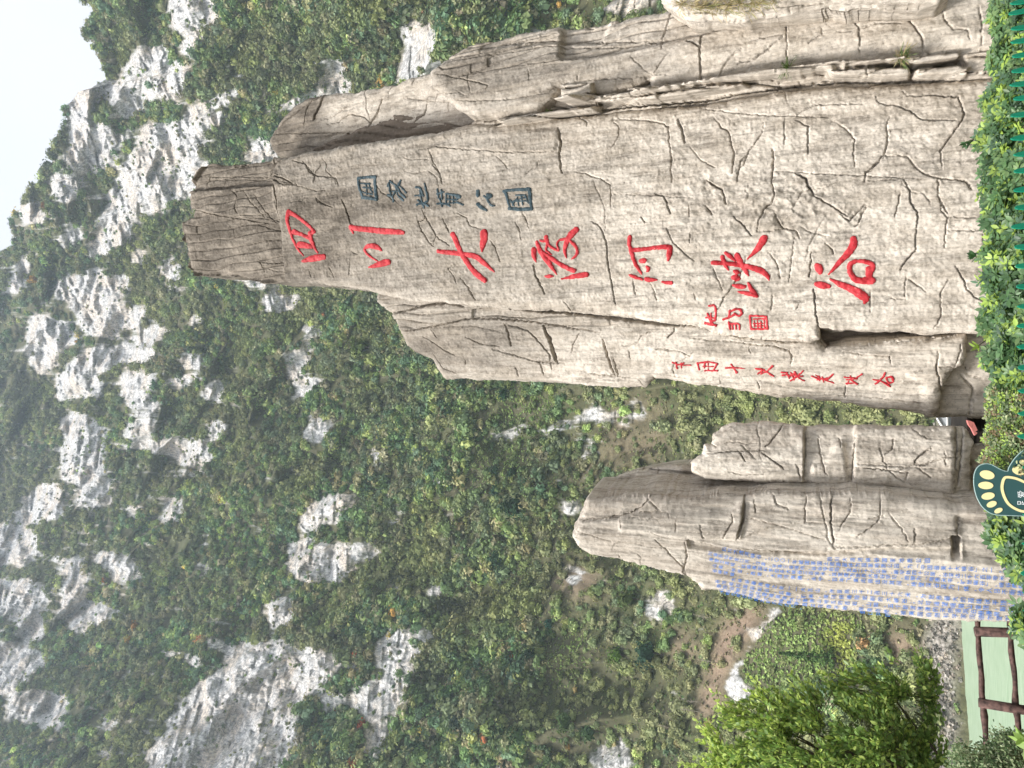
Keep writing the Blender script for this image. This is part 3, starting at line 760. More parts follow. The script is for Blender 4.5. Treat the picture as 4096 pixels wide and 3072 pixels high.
# --- pillars on the right of it
B1 = Panel((2.2, 9.30, 0.0), (-0.10, -1.0, 0.16))
polyB1 = T('Z4', [(572, 690), (600, 640), (640, 590), (700, 520), (760, 480), (830, 465), (1000, 450), (1200, 410), (1370, 348), (1650, 300), (1750, 480), (1800, 560), (1720, 640), (1560, 690), (1300, 720), (900, 770), (700, 785), (625, 765), (590, 730)])
B1.build('rock_slab', polyB1, ROCK, big, thick=0.9, res=0.0115, seed=41, stains=[(T('Z4', [(560, 700), (600, 600), (760, 470), (860, 460), (760, 640)]), .6), (T('Z4', [(900, 440), (1370, 340), (1560, 560), (1000, 640), (850, 600)]), -.9), (T('Z4', [(580, 690), (1000, 655), (1560, 585), (1700, 640), (900, 790), (600, 780)]), .3)], strata_zone=[(T('Z4', [(580, 690), (1000, 655), (1560, 580), (1750, 560), (1700, 660), (900, 790), (600, 780)]), .05)], nrand=40, grain=0.014, plaster=0.012, ridge=(T('Z4', [(580, 690), (660, 660), (960, 650), (1560, 575), (1750, 550)]), 0.28, 0.04),  # lit face lightened and down-turned face darkened in the colour
         cracks=[C('Z4', 13, .10, (850, 462), (840, 510), (800, 590)), C('Z4', 9, .07, (800, 480), (770, 540), (755, 625)), C('Z4', 13, .10, (1145, 485), (1120, 550), (1070, 630), (1020, 690)), C('Z4', 7, .06, (870, 610), (930, 600), (980, 560), (1050, 575), (1080, 600)),
                 C('Z4', 8, .06, (1370, 490), (1350, 560), (1300, 600)), C('Z4', 6, .05, (600, 660), (700, 570), (830, 475)), C('Z4', 7, .06, (600, 660), (960, 652), (1200, 625), (1560, 580)), C('Z4', 6, .05, (1190, 415), (1170, 460)), C('Z4', 7, .06, (1300, 380), (1290, 415)),
                 C('Z4', 6, .05, (840, 590), (900, 575), (1000, 500)), C('Z4', 5, .04, (1240, 480), (1400, 500), (1480, 500))])
B2 = Panel((2.7, 8.75, 0.0), (-0.02, -1.0, 0.06))
polyB2 = T('Z4', [(1365, 345), (1400, 310), (1470, 250), (1560, 205), (1700, 180), (1800, 150), (2000, 115), (2150, 110)]) + T('Z5', [(0, 120), (200, 80), (400, 45), (520, 10), (700, -40), (900, -90), (2100, -160)]) + [(4040, -140), (4040, 205)] + \
    T('Z5', [(2130, 255), (2000, 268), (1700, 290), (1400, 312), (1100, 345), (900, 375), (640, 413), (500, 436), (395, 458), (385, 400), (300, 430), (200, 470), (0, 492)]) + T('Z4', [(2212, 503), (2070, 515), (2040, 505), (2030, 420), (2000, 425), (1960, 480), (1900, 545), (1720, 572), (1600, 565), (1500, 530), (1440, 470), (1385, 420)])
crB2 = [C('Z4', 6, .05, (1390, 360), (1500, 378), (1700, 340), (1900, 310), (2212, 270)), C('Z4', 6, .05, (1450, 490), (1600, 495), (1750, 490), (1880, 465), (1960, 450), (2030, 400)), C('Z4', 7, .06, (1470, 375), (1600, 400), (1660, 420), (1650, 450)),
        C('Z4', 9, .08, (1480, 260), (1700, 220), (1900, 195), (2100, 185), (2212, 190)), C('Z4', 7, .06, (1600, 240), (1800, 200), (2000, 150)), C('Z4', 7, .06, (1460, 300), (1700, 265), (1900, 230), (2212, 215)),
        C('Z5', 9, .08, (0, 303), (150, 280), (300, 258), (450, 225), (600, 192), (750, 150), (880, 112), (1080, 80)), C('Z5', 8, .07, (0, 205), (250, 206), (450, 200), (560, 185)), C('Z5', 6, .05, (0, 235), (200, 235), (450, 215)),
        C('Z5', 10, .09, (655, 180), (650, 260), (652, 330), (648, 412)), C('Z5', 8, .07, (655, 245), (610, 220), (580, 215)), C('Z5', 7, .06, (1100, 85), (1101, 190), (1105, 335)), C('Z5', 6, .05, (1450, 45), (1455, 110), (1480, 150), (1483, 290)),
        C('Z5', 9, .08, (1560, 45), (1650, 58), (1740, 100), (1780, 150), (1808, 200), (1815, 265)), C('Z5', 6, .05, (490, 268), (430, 350), (410, 388), (320, 400)), C('Z5', 7, .06, (1085, 185), (1000, 260), (920, 310), (840, 330)),
        C('Z5', 6, .05, (1910, 45), (1930, 110), (1970, 150), (2040, 150), (2060, 212)), C('Z5', 5, .05, (1280, 130), (1285, 180), (1220, 220)), C('Z5', 5, .04, (1480, 150), (1560, 125), (1700, 120)), C('Z5', 5, .04, (1360, 165), (1440, 165)),
        C('Z5', 6, .05, (0, 425), (150, 412), (300, 402)), C('Z5', 5, .04, (960, 200), (1080, 180)), C('Z5', 6, .05, (2100, 30), (2120, 110), (2115, 240)), C('Z5', 4, .04, (65, 430), (65, 480)), C('Z5', 5, .05, (1700, 275), (1900, 262), (2120, 250)),
        C('Z5', 9, .08, (1290, 36), (1400, 42), (1600, 30), (1900, 8)), C('Z5', 6, .05, (600, 190), (750, 130), (850, 105)), C('Z4', 5, .04, (1580, 310), (1575, 365)), C('Z4', 5, .04, (1860, 340), (1865, 395))]
B2.build('rock_pillar', polyB2, ROCK, big, thick=1.3, res=0.0105, cracks=crB2, seed=51, stains=[(T('Z4', [(1360, 340), (1600, 230), (2212, 230), (2212, 400), (1900, 500), (1600, 570)]), .5), (T('Z5', [(0, 310), (300, 260), (640, 200), (640, 400), (0, 480)]), .35), (T('Z5', [(660, 180), (1100, 90), (2130, 30), (2130, 250), (660, 400)]), -.4), (T('Z4', [(1360, 340), (1400, 400), (1500, 530), (1440, 460)]), -.6)], strata_zone=[(T('Z5', [(-80, 300), (0, 303), (300, 258), (600, 192), (880, 112), (1080, 78), (900, -60), (-80, 40)]), .055), (T('Z4', [(1400, 300), (1480, 372), (1700, 340), (2240, 268), (2240, 90), (1560, 200)]), .05)], nrand=90, grain=0.014, plaster=0.013, ridge=(T('S', [(1740, 420), (2000, 330), (2400, 270), (2800, 200), (3400, 150), (4000, 120)]), 0.16, 0.14),
         regions=[(T('Z5', [(-80, 300), (0, 303), (300, 258), (600, 192), (880, 112), (1080, 78), (1080, -80), (-80, -80)]), -0.10, 0.025), (T('Z4', [(1340, 350), (1600, 240), (2212, 190), (2250, 60), (1300, 60)]), -0.06, 0.03)])
CC = Panel((3.4, 8.2, 0.0), (-0.15, -1.0, 0.10))
polyC = T('Z5', [(420, -60), (440, 0), (500, 40), (540, 60), (575, 88), (640, 98), (700, 97), (850, 92), (1000, 76), (1150, 55), (1290, 32), (1400, 38), (1600, 26), (1900, 4), (1960, -60), (1900, -200), (460, -200)])
CC.build('overhang_slab', polyC, ROCK, big, thick=0.7, res=0.014, seed=61, nrand=20, cracks=[C('Z5', 7, .06, (560, 60), (800, 62), (1000, 40), (1290, 5)), C('Z5', 7, .06, (980, 40), (985, 75)), C('Z5', 6, .05, (1110, 10), (1115, 50)), C('Z5', 6, .05, (480, 20), (700, 30), (1000, 12), (1200, -15))],
         strata=0.03, edge=0.16, edge_d=0.14)
Dp = Panel((2.3, 9.42, 0.0), (-0.30, -1.0, 0.05))
polyD = T('Z4', [(1560, 600), (1640, 560), (1900, 500), (2000, 390), (2212, 380)]) + T('Z5', [(0, 400), (300, 380), (900, 330), (1400, 270), (2000, 220), (2150, 215)]) + [(4040, 160), (4040, 330)] + T('Z5', [(2180, 425), (1750, 455), (1100, 500), (660, 575), (200, 610), (0, 632)]) + T('Z4', [(2000, 605), (1700, 650), (1590, 650)])
stripes = []
for pl, dh in ((T('Z5', [(0, 545), (300, 528), (440, 530), (620, 500), (840, 465), (905, 450), (890, 435), (600, 458), (420, 468), (130, 500), (0, 508)]), 0.34),
               (T('Z5', [(240, 470), (400, 462), (660, 425), (900, 385), (1400, 320), (1500, 325), (1700, 308), (1700, 335), (1300, 372), (1180, 400), (900, 425), (660, 440), (400, 480)]), 0.50),
               (T('Z5', [(1300, 372), (1500, 362), (1730, 360), (1740, 412), (1600, 422), (1340, 412)]), 0.42), (T('Z5', [(1760, 370), (1980, 350), (2020, 365), (2020, 408), (1780, 415), (1755, 400)]), 0.46),
               (T('Z5', [(1690, 305), (1990, 285), (1985, 325), (1760, 352), (1700, 340)]), 0.40), (T('Z5', [(1995, 290), (2130, 275), (2190, 290), (2190, 380), (2030, 395), (2000, 330)]), 0.36),
               (T('Z4', [(1720, 592), (1760, 580), (2010, 545), (2212, 520), (2212, 548), (2000, 575), (1760, 610)]), 0.34), (T('Z4', [(2060, 515), (2212, 495), (2212, 405), (2045, 415)]), 0.30), (T('Z4', [(2080, 500), (2180, 470), (2190, 505), (2100, 520)]), 0.36)):
    stripes.append((pl, dh, 0.02))
Dp.build('strata_ledge', polyD, ROCK, big, thick=0.6, res=0.0115, seed=71, nrand=30, strata=0.11, regions=stripes, grain=0.02,
         cracks=[C('Z5', 14, .20, (0, 508), (200, 488), (390, 472), (640, 428), (900, 390), (1100, 360), (1400, 326), (1700, 304), (1990, 284)), C('Z5', 13, .18, (0, 590), (200, 568), (400, 548), (660, 530), (880, 488), (1100, 458), (1340, 432), (1740, 424), (2020, 414)), C('Z5', 10, .12, (100, 520), (400, 505), (700, 455), (1000, 420), (1300, 385), (1700, 360)), C('Z4', 12, .16, (1640, 600), (1760, 575), (2000, 542), (2212, 515)), C('Z5', 6, .08, (130, 490), (240, 530)), C('Z5', 5, .06, (345, 540), (350, 560)), C('Z5', 6, .08, (1165, 430), (1180, 460)), C('Z5', 6, .07, (1510, 365), (1515, 412)), C('Z5', 9, .1, (1745, 330), (1750, 412))])
BK = Panel((2.4, 9.9, 0.0), (0.0, -1.0, 0.05))
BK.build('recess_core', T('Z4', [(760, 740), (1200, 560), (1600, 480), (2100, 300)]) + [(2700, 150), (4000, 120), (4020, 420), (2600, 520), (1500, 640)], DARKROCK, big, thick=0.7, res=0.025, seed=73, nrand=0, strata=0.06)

# ---------------------------------------------------------------- the red and slate-coloured inscriptions
def glyph(panel, name, z, mat, strokes, **kw): return panel.strokes(name, z, strokes, mat, big, **kw)

glyph(A, 'red_character', 'Z2', RED, [[(245, 395, 36), (238, 440, 28), (250, 500, 22), (275, 570, 18), (305, 625, 16), (340, 668, 7)], [(245, 392, 34), (290, 415, 24), (350, 460, 22), (412, 518, 18)], [(278, 518, 34), (320, 530, 24), (372, 556, 20)],
      [(312, 598, 40), (345, 602, 38), (392, 612, 24)], [(383, 528, 36), (386, 560, 34), (405, 610, 22), (430, 648, 12)], [(412, 518, 16), (385, 530, 24)], [(332, 704, 14), (380, 690, 34), (430, 680, 40), (468, 675, 36)]])
glyph(A, 'red_character', 'Z2', RED, [[(640, 488, 34), (665, 494, 32), (750, 503, 34), (850, 513, 36), (940, 518, 32), (970, 522, 22)], [(640, 495, 26), (652, 524, 12)], [(838, 638, 6), (800, 612, 34), (750, 607, 26), (726, 625, 18), (735, 650, 15), (770, 680, 13), (808, 702, 9)],
      [(752, 742, 8), (800, 728, 30), (850, 712, 42), (875, 708, 36)]])
glyph(A, 'red_character', 'Z2', RED, [[(1283, 535, 36), (1305, 580, 34), (1330, 640, 34), (1360, 690, 34), (1400, 750, 34), (1440, 790, 36), (1485, 824, 32)], [(1190, 640, 24), (1250, 646, 28), (1320, 654, 30), (1365, 660, 28), (1430, 675, 34), (1480, 715, 30), (1542, 767, 10)],
      [(1480, 528, 54), (1478, 560, 48), (1470, 605, 36), (1466, 642, 10)]])
glyph(A, 'red_character', 'Z2', RED, [[(1793, 632, 36), (1796, 670, 30), (1810, 708, 8)], [(1815, 585, 24), (1835, 640, 30), (1880, 700, 32), (1918, 755, 20), (1938, 786, 7)], [(1848, 645, 18), (1900, 680, 24), (1960, 722, 26), (2020, 752, 28), (2050, 762, 28)],
      [(1835, 574, 14), (1872, 578, 16), (1900, 610, 16), (1950, 634, 14), (1942, 600, 14), (1955, 572, 15), (2000, 565, 16), (2040, 588, 18), (2068, 630, 20), (2062, 665, 18), (2034, 690, 8)], [(1872, 550, 26), (1880, 590, 22), (1872, 632, 12)], [(1885, 600, 10), (1870, 630, 12), (1905, 660, 10)],
      [(2062, 504, 38), (2030, 535, 42), (2004, 580, 34), (1990, 630, 24), (2000, 682, 8)], [(1864, 799, 10), (1890, 798, 24), (1914, 797, 10)], [(1968, 815, 7), (2030, 803, 24), (2090, 792, 34), (2128, 788, 34)]])
glyph(A, 'red_character', 'Z3', RED, [[(330, 527, 28), (328, 570, 22), (342, 620, 24), (362, 680, 22), (385, 720, 18), (404, 750, 7)], [(345, 605, 28), (420, 597, 22), (500, 588, 24), (550, 585, 28), (570, 590, 34)], [(572, 592, 32), (570, 625, 34), (562, 668, 10)],
      [(394, 668, 20), (410, 668, 32), (426, 667, 18)], [(432, 703, 12), (444, 718, 24), (434, 733, 10)], [(329, 754, 10), (365, 768, 20), (410, 783, 10)], [(430, 780, 24), (452, 783, 26), (496, 784, 10)], [(526, 796, 10), (558, 800, 22), (580, 801, 22)]])
glyph(A, 'red_character', 'Z3', RED, [[(832, 680, 26), (880, 682, 24), (950, 688, 24), (1010, 697, 28), (1070, 710, 32), (1130, 732, 34), (1160, 760, 24), (1172, 785, 7)], [(890, 645, 26), (905, 690, 24), (927, 724, 8)], [(910, 622, 20), (935, 640, 26), (966, 668, 8)],
      [(977, 637, 34), (1000, 680, 32), (1025, 720, 28), (1047, 758, 10)], [(1140, 535, 44), (1120, 570, 42), (1090, 610, 28), (1038, 660, 7)], [(960, 730, 14), (974, 735, 26), (992, 741, 10)], [(958, 768, 30), (975, 772, 36), (994, 776, 12)],
      [(953, 814, 12), (985, 822, 28), (1022, 824, 22)], [(983, 854, 8), (1040, 865, 24), (1085, 874, 30), (1100, 884, 10)], [(1045, 803, 14), (1066, 840, 26), (1086, 868, 24)]])
glyph(A, 'red_character', 'Z3', RED, [[(1456, 694, 22), (1470, 710, 46), (1480, 735, 30)], [(1458, 809, 26), (1492, 815, 42), (1530, 824, 24)], [(1680, 535, 34), (1680, 570, 44), (1650, 620, 40), (1600, 670, 30), (1560, 720, 20), (1530, 750, 7)],
      [(1540, 780, 12), (1600, 810, 32), (1670, 840, 42), (1720, 870, 50), (1752, 892, 44), (1750, 920, 18)], [(1690, 672, 24), (1660, 692, 30), (1658, 730, 28), (1680, 770, 30), (1710, 787, 36), (1780, 787, 46), (1795, 787, 30)],
      [(1690, 670, 18), (1740, 672, 22), (1792, 690, 26), (1793, 722, 26)], [(1776, 720, 42), (1776, 750, 36), (1776, 780, 36)]])
gr = 'teal characters'
glyph(A, 'slate_character', 'Z2', TEAL, [[(685, 180, 20), (690, 230, 16), (712, 300, 16)], [(685, 180, 18), (740, 172, 16), (785, 170, 20)], [(790, 172, 24), (790, 230, 22), (800, 310, 18)], [(712, 300, 22), (760, 305, 18), (800, 312, 20)], [(700, 210, 8), (760, 215, 9)], [(715, 237, 8), (770, 242, 7)],
      [(710, 265, 8), (745, 275, 9), (775, 280, 8)], [(735, 222, 8), (740, 282, 9)], [(753, 210, 8), (760, 250, 9), (775, 270, 8)]], res=0.004, height=0.006)
glyph(A, 'slate_character', 'Z2', TEAL, [[(875, 215, 14), (870, 232, 10)], [(885, 195, 12), (905, 212, 12)], [(878, 210, 12), (888, 270, 12), (908, 325, 11)], [(870, 285, 14), (898, 295, 12), (905, 325, 9)], [(890, 205, 10), (930, 230, 12), (950, 270, 14), (982, 300, 13)], [(952, 195, 15), (930, 240, 13), (903, 292, 10)],
      [(920, 230, 9), (935, 285, 11), (970, 320, 13)], [(945, 225, 9), (988, 270, 12)], [(900, 260, 8), (950, 262, 8)]], res=0.004, height=0.006)
glyph(A, 'slate_character', 'Z2', TEAL, [[(1105, 213, 10), (1115, 260, 12), (1125, 318, 14), (1105, 330, 9)], [(1050, 235, 12), (1080, 245, 12), (1096, 292, 11)], [(1045, 290, 9), (1086, 286, 10)], [(1055, 345, 13), (1090, 335, 15), (1130, 355, 13)], [(1060, 318, 11), (1090, 345, 12), (1100, 366, 9)], [(1075, 260, 9), (1086, 332, 11)]], res=0.004, height=0.006)
glyph(A, 'slate_character', 'Z2', TEAL, [[(1185, 248, 12), (1190, 300, 11)], [(1210, 255, 12), (1215, 310, 11)], [(1180, 277, 9), (1226, 266, 11)], [(1200, 310, 13), (1216, 357, 11)], [(1185, 340, 11), (1240, 341, 11), (1266, 356, 9)], [(1240, 275, 11), (1240, 330, 9)], [(1240, 275, 9), (1320, 290, 15)], [(1260, 282, 8), (1264, 335, 8)],
      [(1285, 287, 8), (1285, 340, 8)], [(1240, 310, 8), (1310, 315, 10)], [(1308, 292, 26), (1325, 296, 22)], [(1310, 330, 13), (1346, 346, 11)], [(1250, 337, 8), (1310, 332, 9)]], res=0.004, height=0.006)
glyph(A, 'slate_character', 'Z2', TEAL, [[(1440, 262, 24), (1442, 286, 26)], [(1500, 282, 18), (1520, 290, 24), (1508, 302, 18)], [(1480, 290, 12), (1500, 312, 13), (1520, 345, 15), (1545, 353, 10)], [(1440, 343, 22), (1465, 363, 22), (1496, 382, 12)], [(1500, 300, 12), (1510, 332, 11)]], res=0.004, height=0.006)
glyph(A, 'slate_character', 'Z2', TEAL, [[(1610, 260, 20), (1625, 300, 17), (1650, 375, 15)], [(1605, 260, 19), (1680, 252, 17), (1765, 248, 24)], [(1765, 250, 24), (1770, 310, 20), (1780, 368, 17)], [(1640, 370, 19), (1710, 375, 21), (1783, 372, 19)], [(1650, 330, 10), (1740, 300, 10)], [(1660, 350, 9), (1690, 300, 10)], [(1690, 310, 10), (1700, 352, 10)],
      [(1715, 290, 10), (1725, 345, 10)], [(1645, 315, 9), (1670, 352, 9)], [(1740, 290, 9), (1760, 332, 10)], [(1670, 325, 9), (1750, 322, 9)], [(1680, 285, 9), (1740, 285, 9)]], res=0.004, height=0.006)
kw = dict(res=0.004, height=0.005)
glyph(A, 'red_signature', 'Z3', RED, [[(780, 1043, 13), (815, 1052, 13), (850, 1056, 9)], [(800, 988, 12), (815, 1030, 12), (846, 1062, 8)], [(820, 985, 9), (818, 1032, 9)], [(810, 940, 12), (840, 938, 12), (850, 975, 12), (843, 1025, 11), (820, 1030, 8)], [(788, 1010, 10), (845, 1015, 8)]], **kw)
glyph(A, 'red_signature', 'Z3', RED, [[(925, 1040, 12), (932, 1080, 9)], [(925, 1045, 9), (985, 1050, 10), (990, 1082, 9)], [(945, 1050, 9), (948, 1080, 8)], [(966, 1050, 9), (968, 1080, 8)], [(893, 1022, 12), (930, 1010, 12), (962, 990, 12)], [(930, 1006, 13), (935, 970, 12)], [(940, 975, 11), (970, 960, 11), (1000, 965, 13), (1005, 990, 13), (985, 1000, 11), (960, 985, 9)]], **kw)
glyph(A, 'red_seal', 'Z3', RED, [[(1055, 1002, 12), (1060, 1080, 10)], [(1055, 1000, 12), (1110, 1001, 10), (1155, 1004, 11)], [(1155, 1004, 11), (1160, 1078, 11)], [(1060, 1079, 10), (1160, 1079, 11)], [(1075, 1020, 7), (1145, 1018, 7)], [(1080, 1032, 7), (1082, 1068, 7)], [(1100, 1022, 7), (1101, 1070, 7)], [(1120, 1032, 7), (1121, 1070, 7)], [(1140, 1018, 7), (1141, 1068, 7)], [(1075, 1046, 7), (1142, 1045, 7)], [(1080, 1062, 6), (1140, 1060, 6)]], **kw)
small = [[[(588, 1282, 8), (640, 1298, 8), (695, 1302, 6)], [(612, 1300, 8), (655, 1286, 8)], [(608, 1282, 8), (615, 1322, 8)], [(640, 1285, 6), (640, 1318, 8)]],
         [[(735, 1290, 10), (745, 1330, 9)], [(740, 1290, 9), (800, 1283, 9), (855, 1292, 9)], [(855, 1292, 9), (832, 1335, 6)], [(780, 1290, 7), (776, 1320, 7)], [(770, 1310, 7), (830, 1310, 7)], [(800, 1290, 6), (800, 1335, 7)], [(780, 1336, 8), (855, 1336, 8)]],
         [[(905, 1320, 10), (960, 1318, 8), (1022, 1323, 6)], [(940, 1298, 8), (972, 1347, 12)]],
         [[(1090, 1325, 8), (1130, 1330, 10), (1196, 1371, 8)], [(1100, 1357, 8), (1140, 1330, 10)], [(1190, 1308, 10), (1160, 1335, 8), (1118, 1358, 8)]],
         [[(1245, 1345, 8), (1280, 1350, 8)], [(1250, 1365, 8), (1285, 1360, 8)], [(1275, 1348, 10), (1290, 1382, 8)], [(1288, 1371, 8), (1332, 1350, 8)], [(1300, 1350, 8), (1320, 1390, 8)], [(1325, 1345, 10), (1345, 1375, 8), (1382, 1396, 8)], [(1376, 1338, 8), (1340, 1370, 8), (1300, 1396, 8)], [(1320, 1365, 8), (1372, 1371, 8)]],
         [[(1428, 1370, 8), (1470, 1386, 8)], [(1450, 1363, 6), (1500, 1391, 8)], [(1470, 1370, 8), (1475, 1396, 8)], [(1490, 1374, 8), (1500, 1406, 8)], [(1458, 1391, 6), (1522, 1380, 8)], [(1557, 1358, 10), (1518, 1391, 8)], [(1500, 1390, 9), (1530, 1400, 9), (1560, 1411, 8)]],
         [[(1625, 1375, 6), (1692, 1381, 8)], [(1660, 1368, 8), (1671, 1396, 8)], [(1638, 1391, 6), (1700, 1385, 8)], [(1731, 1358, 8), (1688, 1386, 8)], [(1670, 1395, 9), (1702, 1419, 8)], [(1638, 1413, 8), (1692, 1411, 8)], [(1650, 1400, 6), (1640, 1416, 8)]],
         [[(1798, 1390, 8), (1832, 1396, 10)], [(1813, 1416, 9), (1837, 1400, 8)], [(1872, 1348, 8), (1855, 1380, 10), (1823, 1411, 8)], [(1835, 1395, 8), (1870, 1411, 9), (1902, 1431, 8)], [(1880, 1380, 9), (1910, 1375, 14), (1920, 1396, 11)], [(1880, 1385, 8), (1895, 1411, 8), (1922, 1405, 8)]]]
for stk in small: glyph(E, 'small_red_character', 'Z3', RED, stk, **kw)

# ---------------------------------------------------------------- the smaller monument with the blue text
sm = thing('rock_monument', 'shorter grey carved rock monument covered in columns of blue text', 'monument', (-1.2, 9.2, 0.0))
G1 = Panel((-1.2, 8.6, 0.0), (-0.25, -1.0, 0.04))
ridgeG = T('Z1', [(100, 648), (330, 610), (630, 660), (800, 692), (950, 705), (1290, 712), (1500, 700), (1880, 735), (2212, 790)])
polyG = T('Z1', [(100, 650), (110, 600), (130, 570), (135, 545), (150, 490), (165, 472), (300, 466), (420, 461), (470, 450), (600, 465), (760, 456), (900, 450), (1000, 437), (1300, 440), (1550, 440), (1650, 460), (1850, 485), (2000, 495), (2150, 512)]) + [(4250, 2050), (4250, 2500)] + \
    T('Z1', [(2212, 1045), (2000, 1045), (1800, 1040), (1600, 1020), (1300, 990), (1000, 950), (830, 910), (705, 896), (690, 862), (650, 840), (600, 820), (500, 800), (300, 750), (180, 725), (130, 690)])
crG = [C('Z1', 10, .09, (130, 570), (240, 560), (340, 545), (400, 520), (430, 500), (470, 455)), C('Z1', 6, .05, (420, 520), (550, 522), (560, 545)), C('Z1', 6, .05, (590, 558), (592, 605)), C('Z1', 16, .13, (905, 455), (905, 540), (892, 590), (878, 642)), C('Z1', 8, .07, (850, 515), (855, 560), (830, 600), (810, 640)),
       C('Z1', 6, .05, (920, 545), (1050, 580), (1200, 630), (1300, 655)), C('Z1', 9, .08, (1315, 445), (1310, 560), (1325, 682)), C('Z1', 6, .05, (1405, 455), (1400, 530), (1350, 602)), C('Z1', 6, .05, (1545, 445), (1540, 560), (1480, 610), (1430, 642)), C('Z1', 7, .06, (1040, 448), (1060, 490), (1112, 512)),
       C('Z1', 6, .05, (1580, 530), (1640, 600), (1672, 662)), C('Z1', 11, .09, (640, 650), (800, 692), (950, 706), (1130, 716), (1290, 712)), C('Z1', 8, .06, (1330, 690), (1500, 688), (1700, 680), (1880, 650)), C('Z1', 8, .07, (490, 650), (560, 720), (620, 780), (640, 832)), C('Z1', 8, .07, (630, 660), (640, 730), (620, 810), (650, 842)),
       C('Z1', 6, .05, (1705, 602), (1700, 662)), C('Z1', 6, .05, (1910, 560), (1905, 600), (1900, 650)), C('Z1', 6, .05, (130, 612), (220, 640), (290, 660)), C('Z1', 6, .05, (330, 530), (335, 590)), C('Z1', 5, .04, (340, 535), (420, 545), (520, 550)), C('Z1', 7, .06, (1195, 445), (1190, 530), (1195, 572)), C('Z1', 5, .04, (1120, 575), (1280, 575)),
       C('Z1', 5, .04, (320, 720), (330, 745)), C('Z1', 6, .05, (460, 600), (520, 640), (600, 650)), C('Z1', 5, .05, (700, 575), (720, 640)), C('Z1', 6, .05, (2060, 560), (2100, 700)), C('Z1', 5, .04, (1480, 560), (1560, 540)), C('Z1', 5, .05, (950, 470), (960, 530))]
G1.build('inscribed_slab', polyG, ROCKS, sm, thick=1.0, res=0.0095, cracks=crG, seed=81, nrand=70, stains=[(T('Z1', [(130, 570), (150, 470), (470, 440), (900, 440), (905, 520), (560, 540), (340, 545)]), .9), (T('Z1', [(640, 700), (1100, 760), (1300, 990), (700, 880)]), .35), (T('Z1', [(1300, 720), (1880, 740), (1890, 660), (2212, 780), (2212, 900), (1300, 800)]), -.5), (T('Z1', [(110, 640), (600, 650), (640, 800), (150, 720)]), .12), (T('Z1', [(910, 450), (1300, 445), (1300, 640), (920, 550)]), .35)], grain=0.020, plaster=0.008, lump=0.02, ridge=(ridgeG, 0.10, 0.42), edge=0.10, clean=T('Z1', [(640, 650), (950, 705), (1900, 740), (2300, 780), (2300, 1060), (1500, 1020), (640, 840)]),  # shade of the upper right face put into the colour, beside weathering
         regions=[(T('Z1', [(90, 640), (130, 568), (340, 545), (420, 505), (470, 440), (140, 430)]), -0.05, 0.015), (T('Z1', [(325, 535), (840, 520), (905, 470), (895, 640), (600, 640), (330, 600)]), 0.06, 0.02),
                  (T('Z1', [(640, 655), (800, 692), (950, 706), (1290, 712), (1500, 692), (1880, 690), (1890, 745), (1500, 712), (1290, 728), (950, 722), (800, 712), (650, 690)]), -0.05, 0.01),
                  (T('Z1', [(1880, 640), (1915, 650), (1912, 740), (1885, 745)]), -0.22, 0.012), (T('Z1', [(1895, 545), (1905, 540), (2212, 560), (2212, 780), (1925, 745), (1910, 640)]), -0.05, 0.02)])
G4 = Panel((-0.35, 9.15, 0.0), (0.12, -1.0, 0.05))
polyG4 = T('Z1', [(648, 290), (700, 250), (710, 200), (745, 205), (755, 150), (775, 140), (800, 120), (850, 105), (1000, 103), (1190, 118), (1300, 112), (1600, 115), (1900, 118)]) + [(3862, 1703), (3888, 1722), (3905, 1765), (3893, 1800), (3889, 1835), (3893, 1880), (3897, 1925), (3891, 1955)] + \
    T('Z1', [(1960, 428), (1900, 440), (1750, 430), (1600, 412), (1420, 400), (1300, 395), (1150, 380), (1030, 375), (880, 370), (720, 370), (660, 340)])
G4.build('rock_slab', polyG4, ROCKS, sm, thick=0.9, res=0.0095, seed=91, nrand=50, grain=0.014, plaster=0.013, ridge=(T('Z1', [(650, 290), (900, 270), (1500, 270), (1950, 280)]), 0.16, 0.10),
         regions=[(T('Z1', [(1190, 90), (1425, 90), (1415, 410), (1185, 410)]), -0.07, 0.015), (T('Z1', [(1895, 90), (1990, 90), (1990, 450), (1895, 450)]), -0.10, 0.03), (T('Z1', [(1215, 300), (1290, 300), (1330, 200), (1370, 190), (1395, 400), (1215, 400)]), 0.05, 0.02)],
         cracks=[C('Z1', 11, .09, (1192, 115), (1190, 240), (1184, 372)), C('Z1', 9, .08, (1427, 165), (1415, 300), (1408, 395)), C('Z1', 8, .07, (1092, 115), (1060, 160), (1008, 218)), C('Z1', 7, .06, (985, 245), (1050, 290), (1092, 322)), C('Z1', 8, .07, (1250, 165), (1260, 250), (1290, 355)), C('Z1', 6, .05, (1605, 180), (1600, 230), (1565, 255)),
                 C('Z1', 7, .06, (1780, 225), (1720, 260), (1700, 292)), C('Z1', 7, .06, (1430, 312), (1550, 325), (1670, 340), (1660, 372)), C('Z1', 5, .05, (1710, 310), (1780, 362)), C('Z1', 9, .08, (1900, 125), (1900, 240), (1893, 325)), C('Z1', 8, .07, (1935, 125), (1922, 300), (1908, 405)), C('Z1', 8, .07, (745, 205), (775, 220)),
                 C('Z1', 6, .05, (880, 235), (910, 285)), C('Z1', 6, .05, (1350, 170), (1360, 220)), C('Z1', 5, .04, (1440, 300), (1800, 320)), C('Z1', 5, .05, (700, 255), (850, 240), (1000, 235)), C('Z1', 6, .05, (1840, 240), (1845, 300)), C('Z1', 6, .05, (820, 330), (900, 350), (1000, 345)), C('Z1', 5, .05, (1150, 300), (1170, 370))])
G3 = Panel((-0.7, 9.75, 0.0), (0.0, -1.0, 0.05))
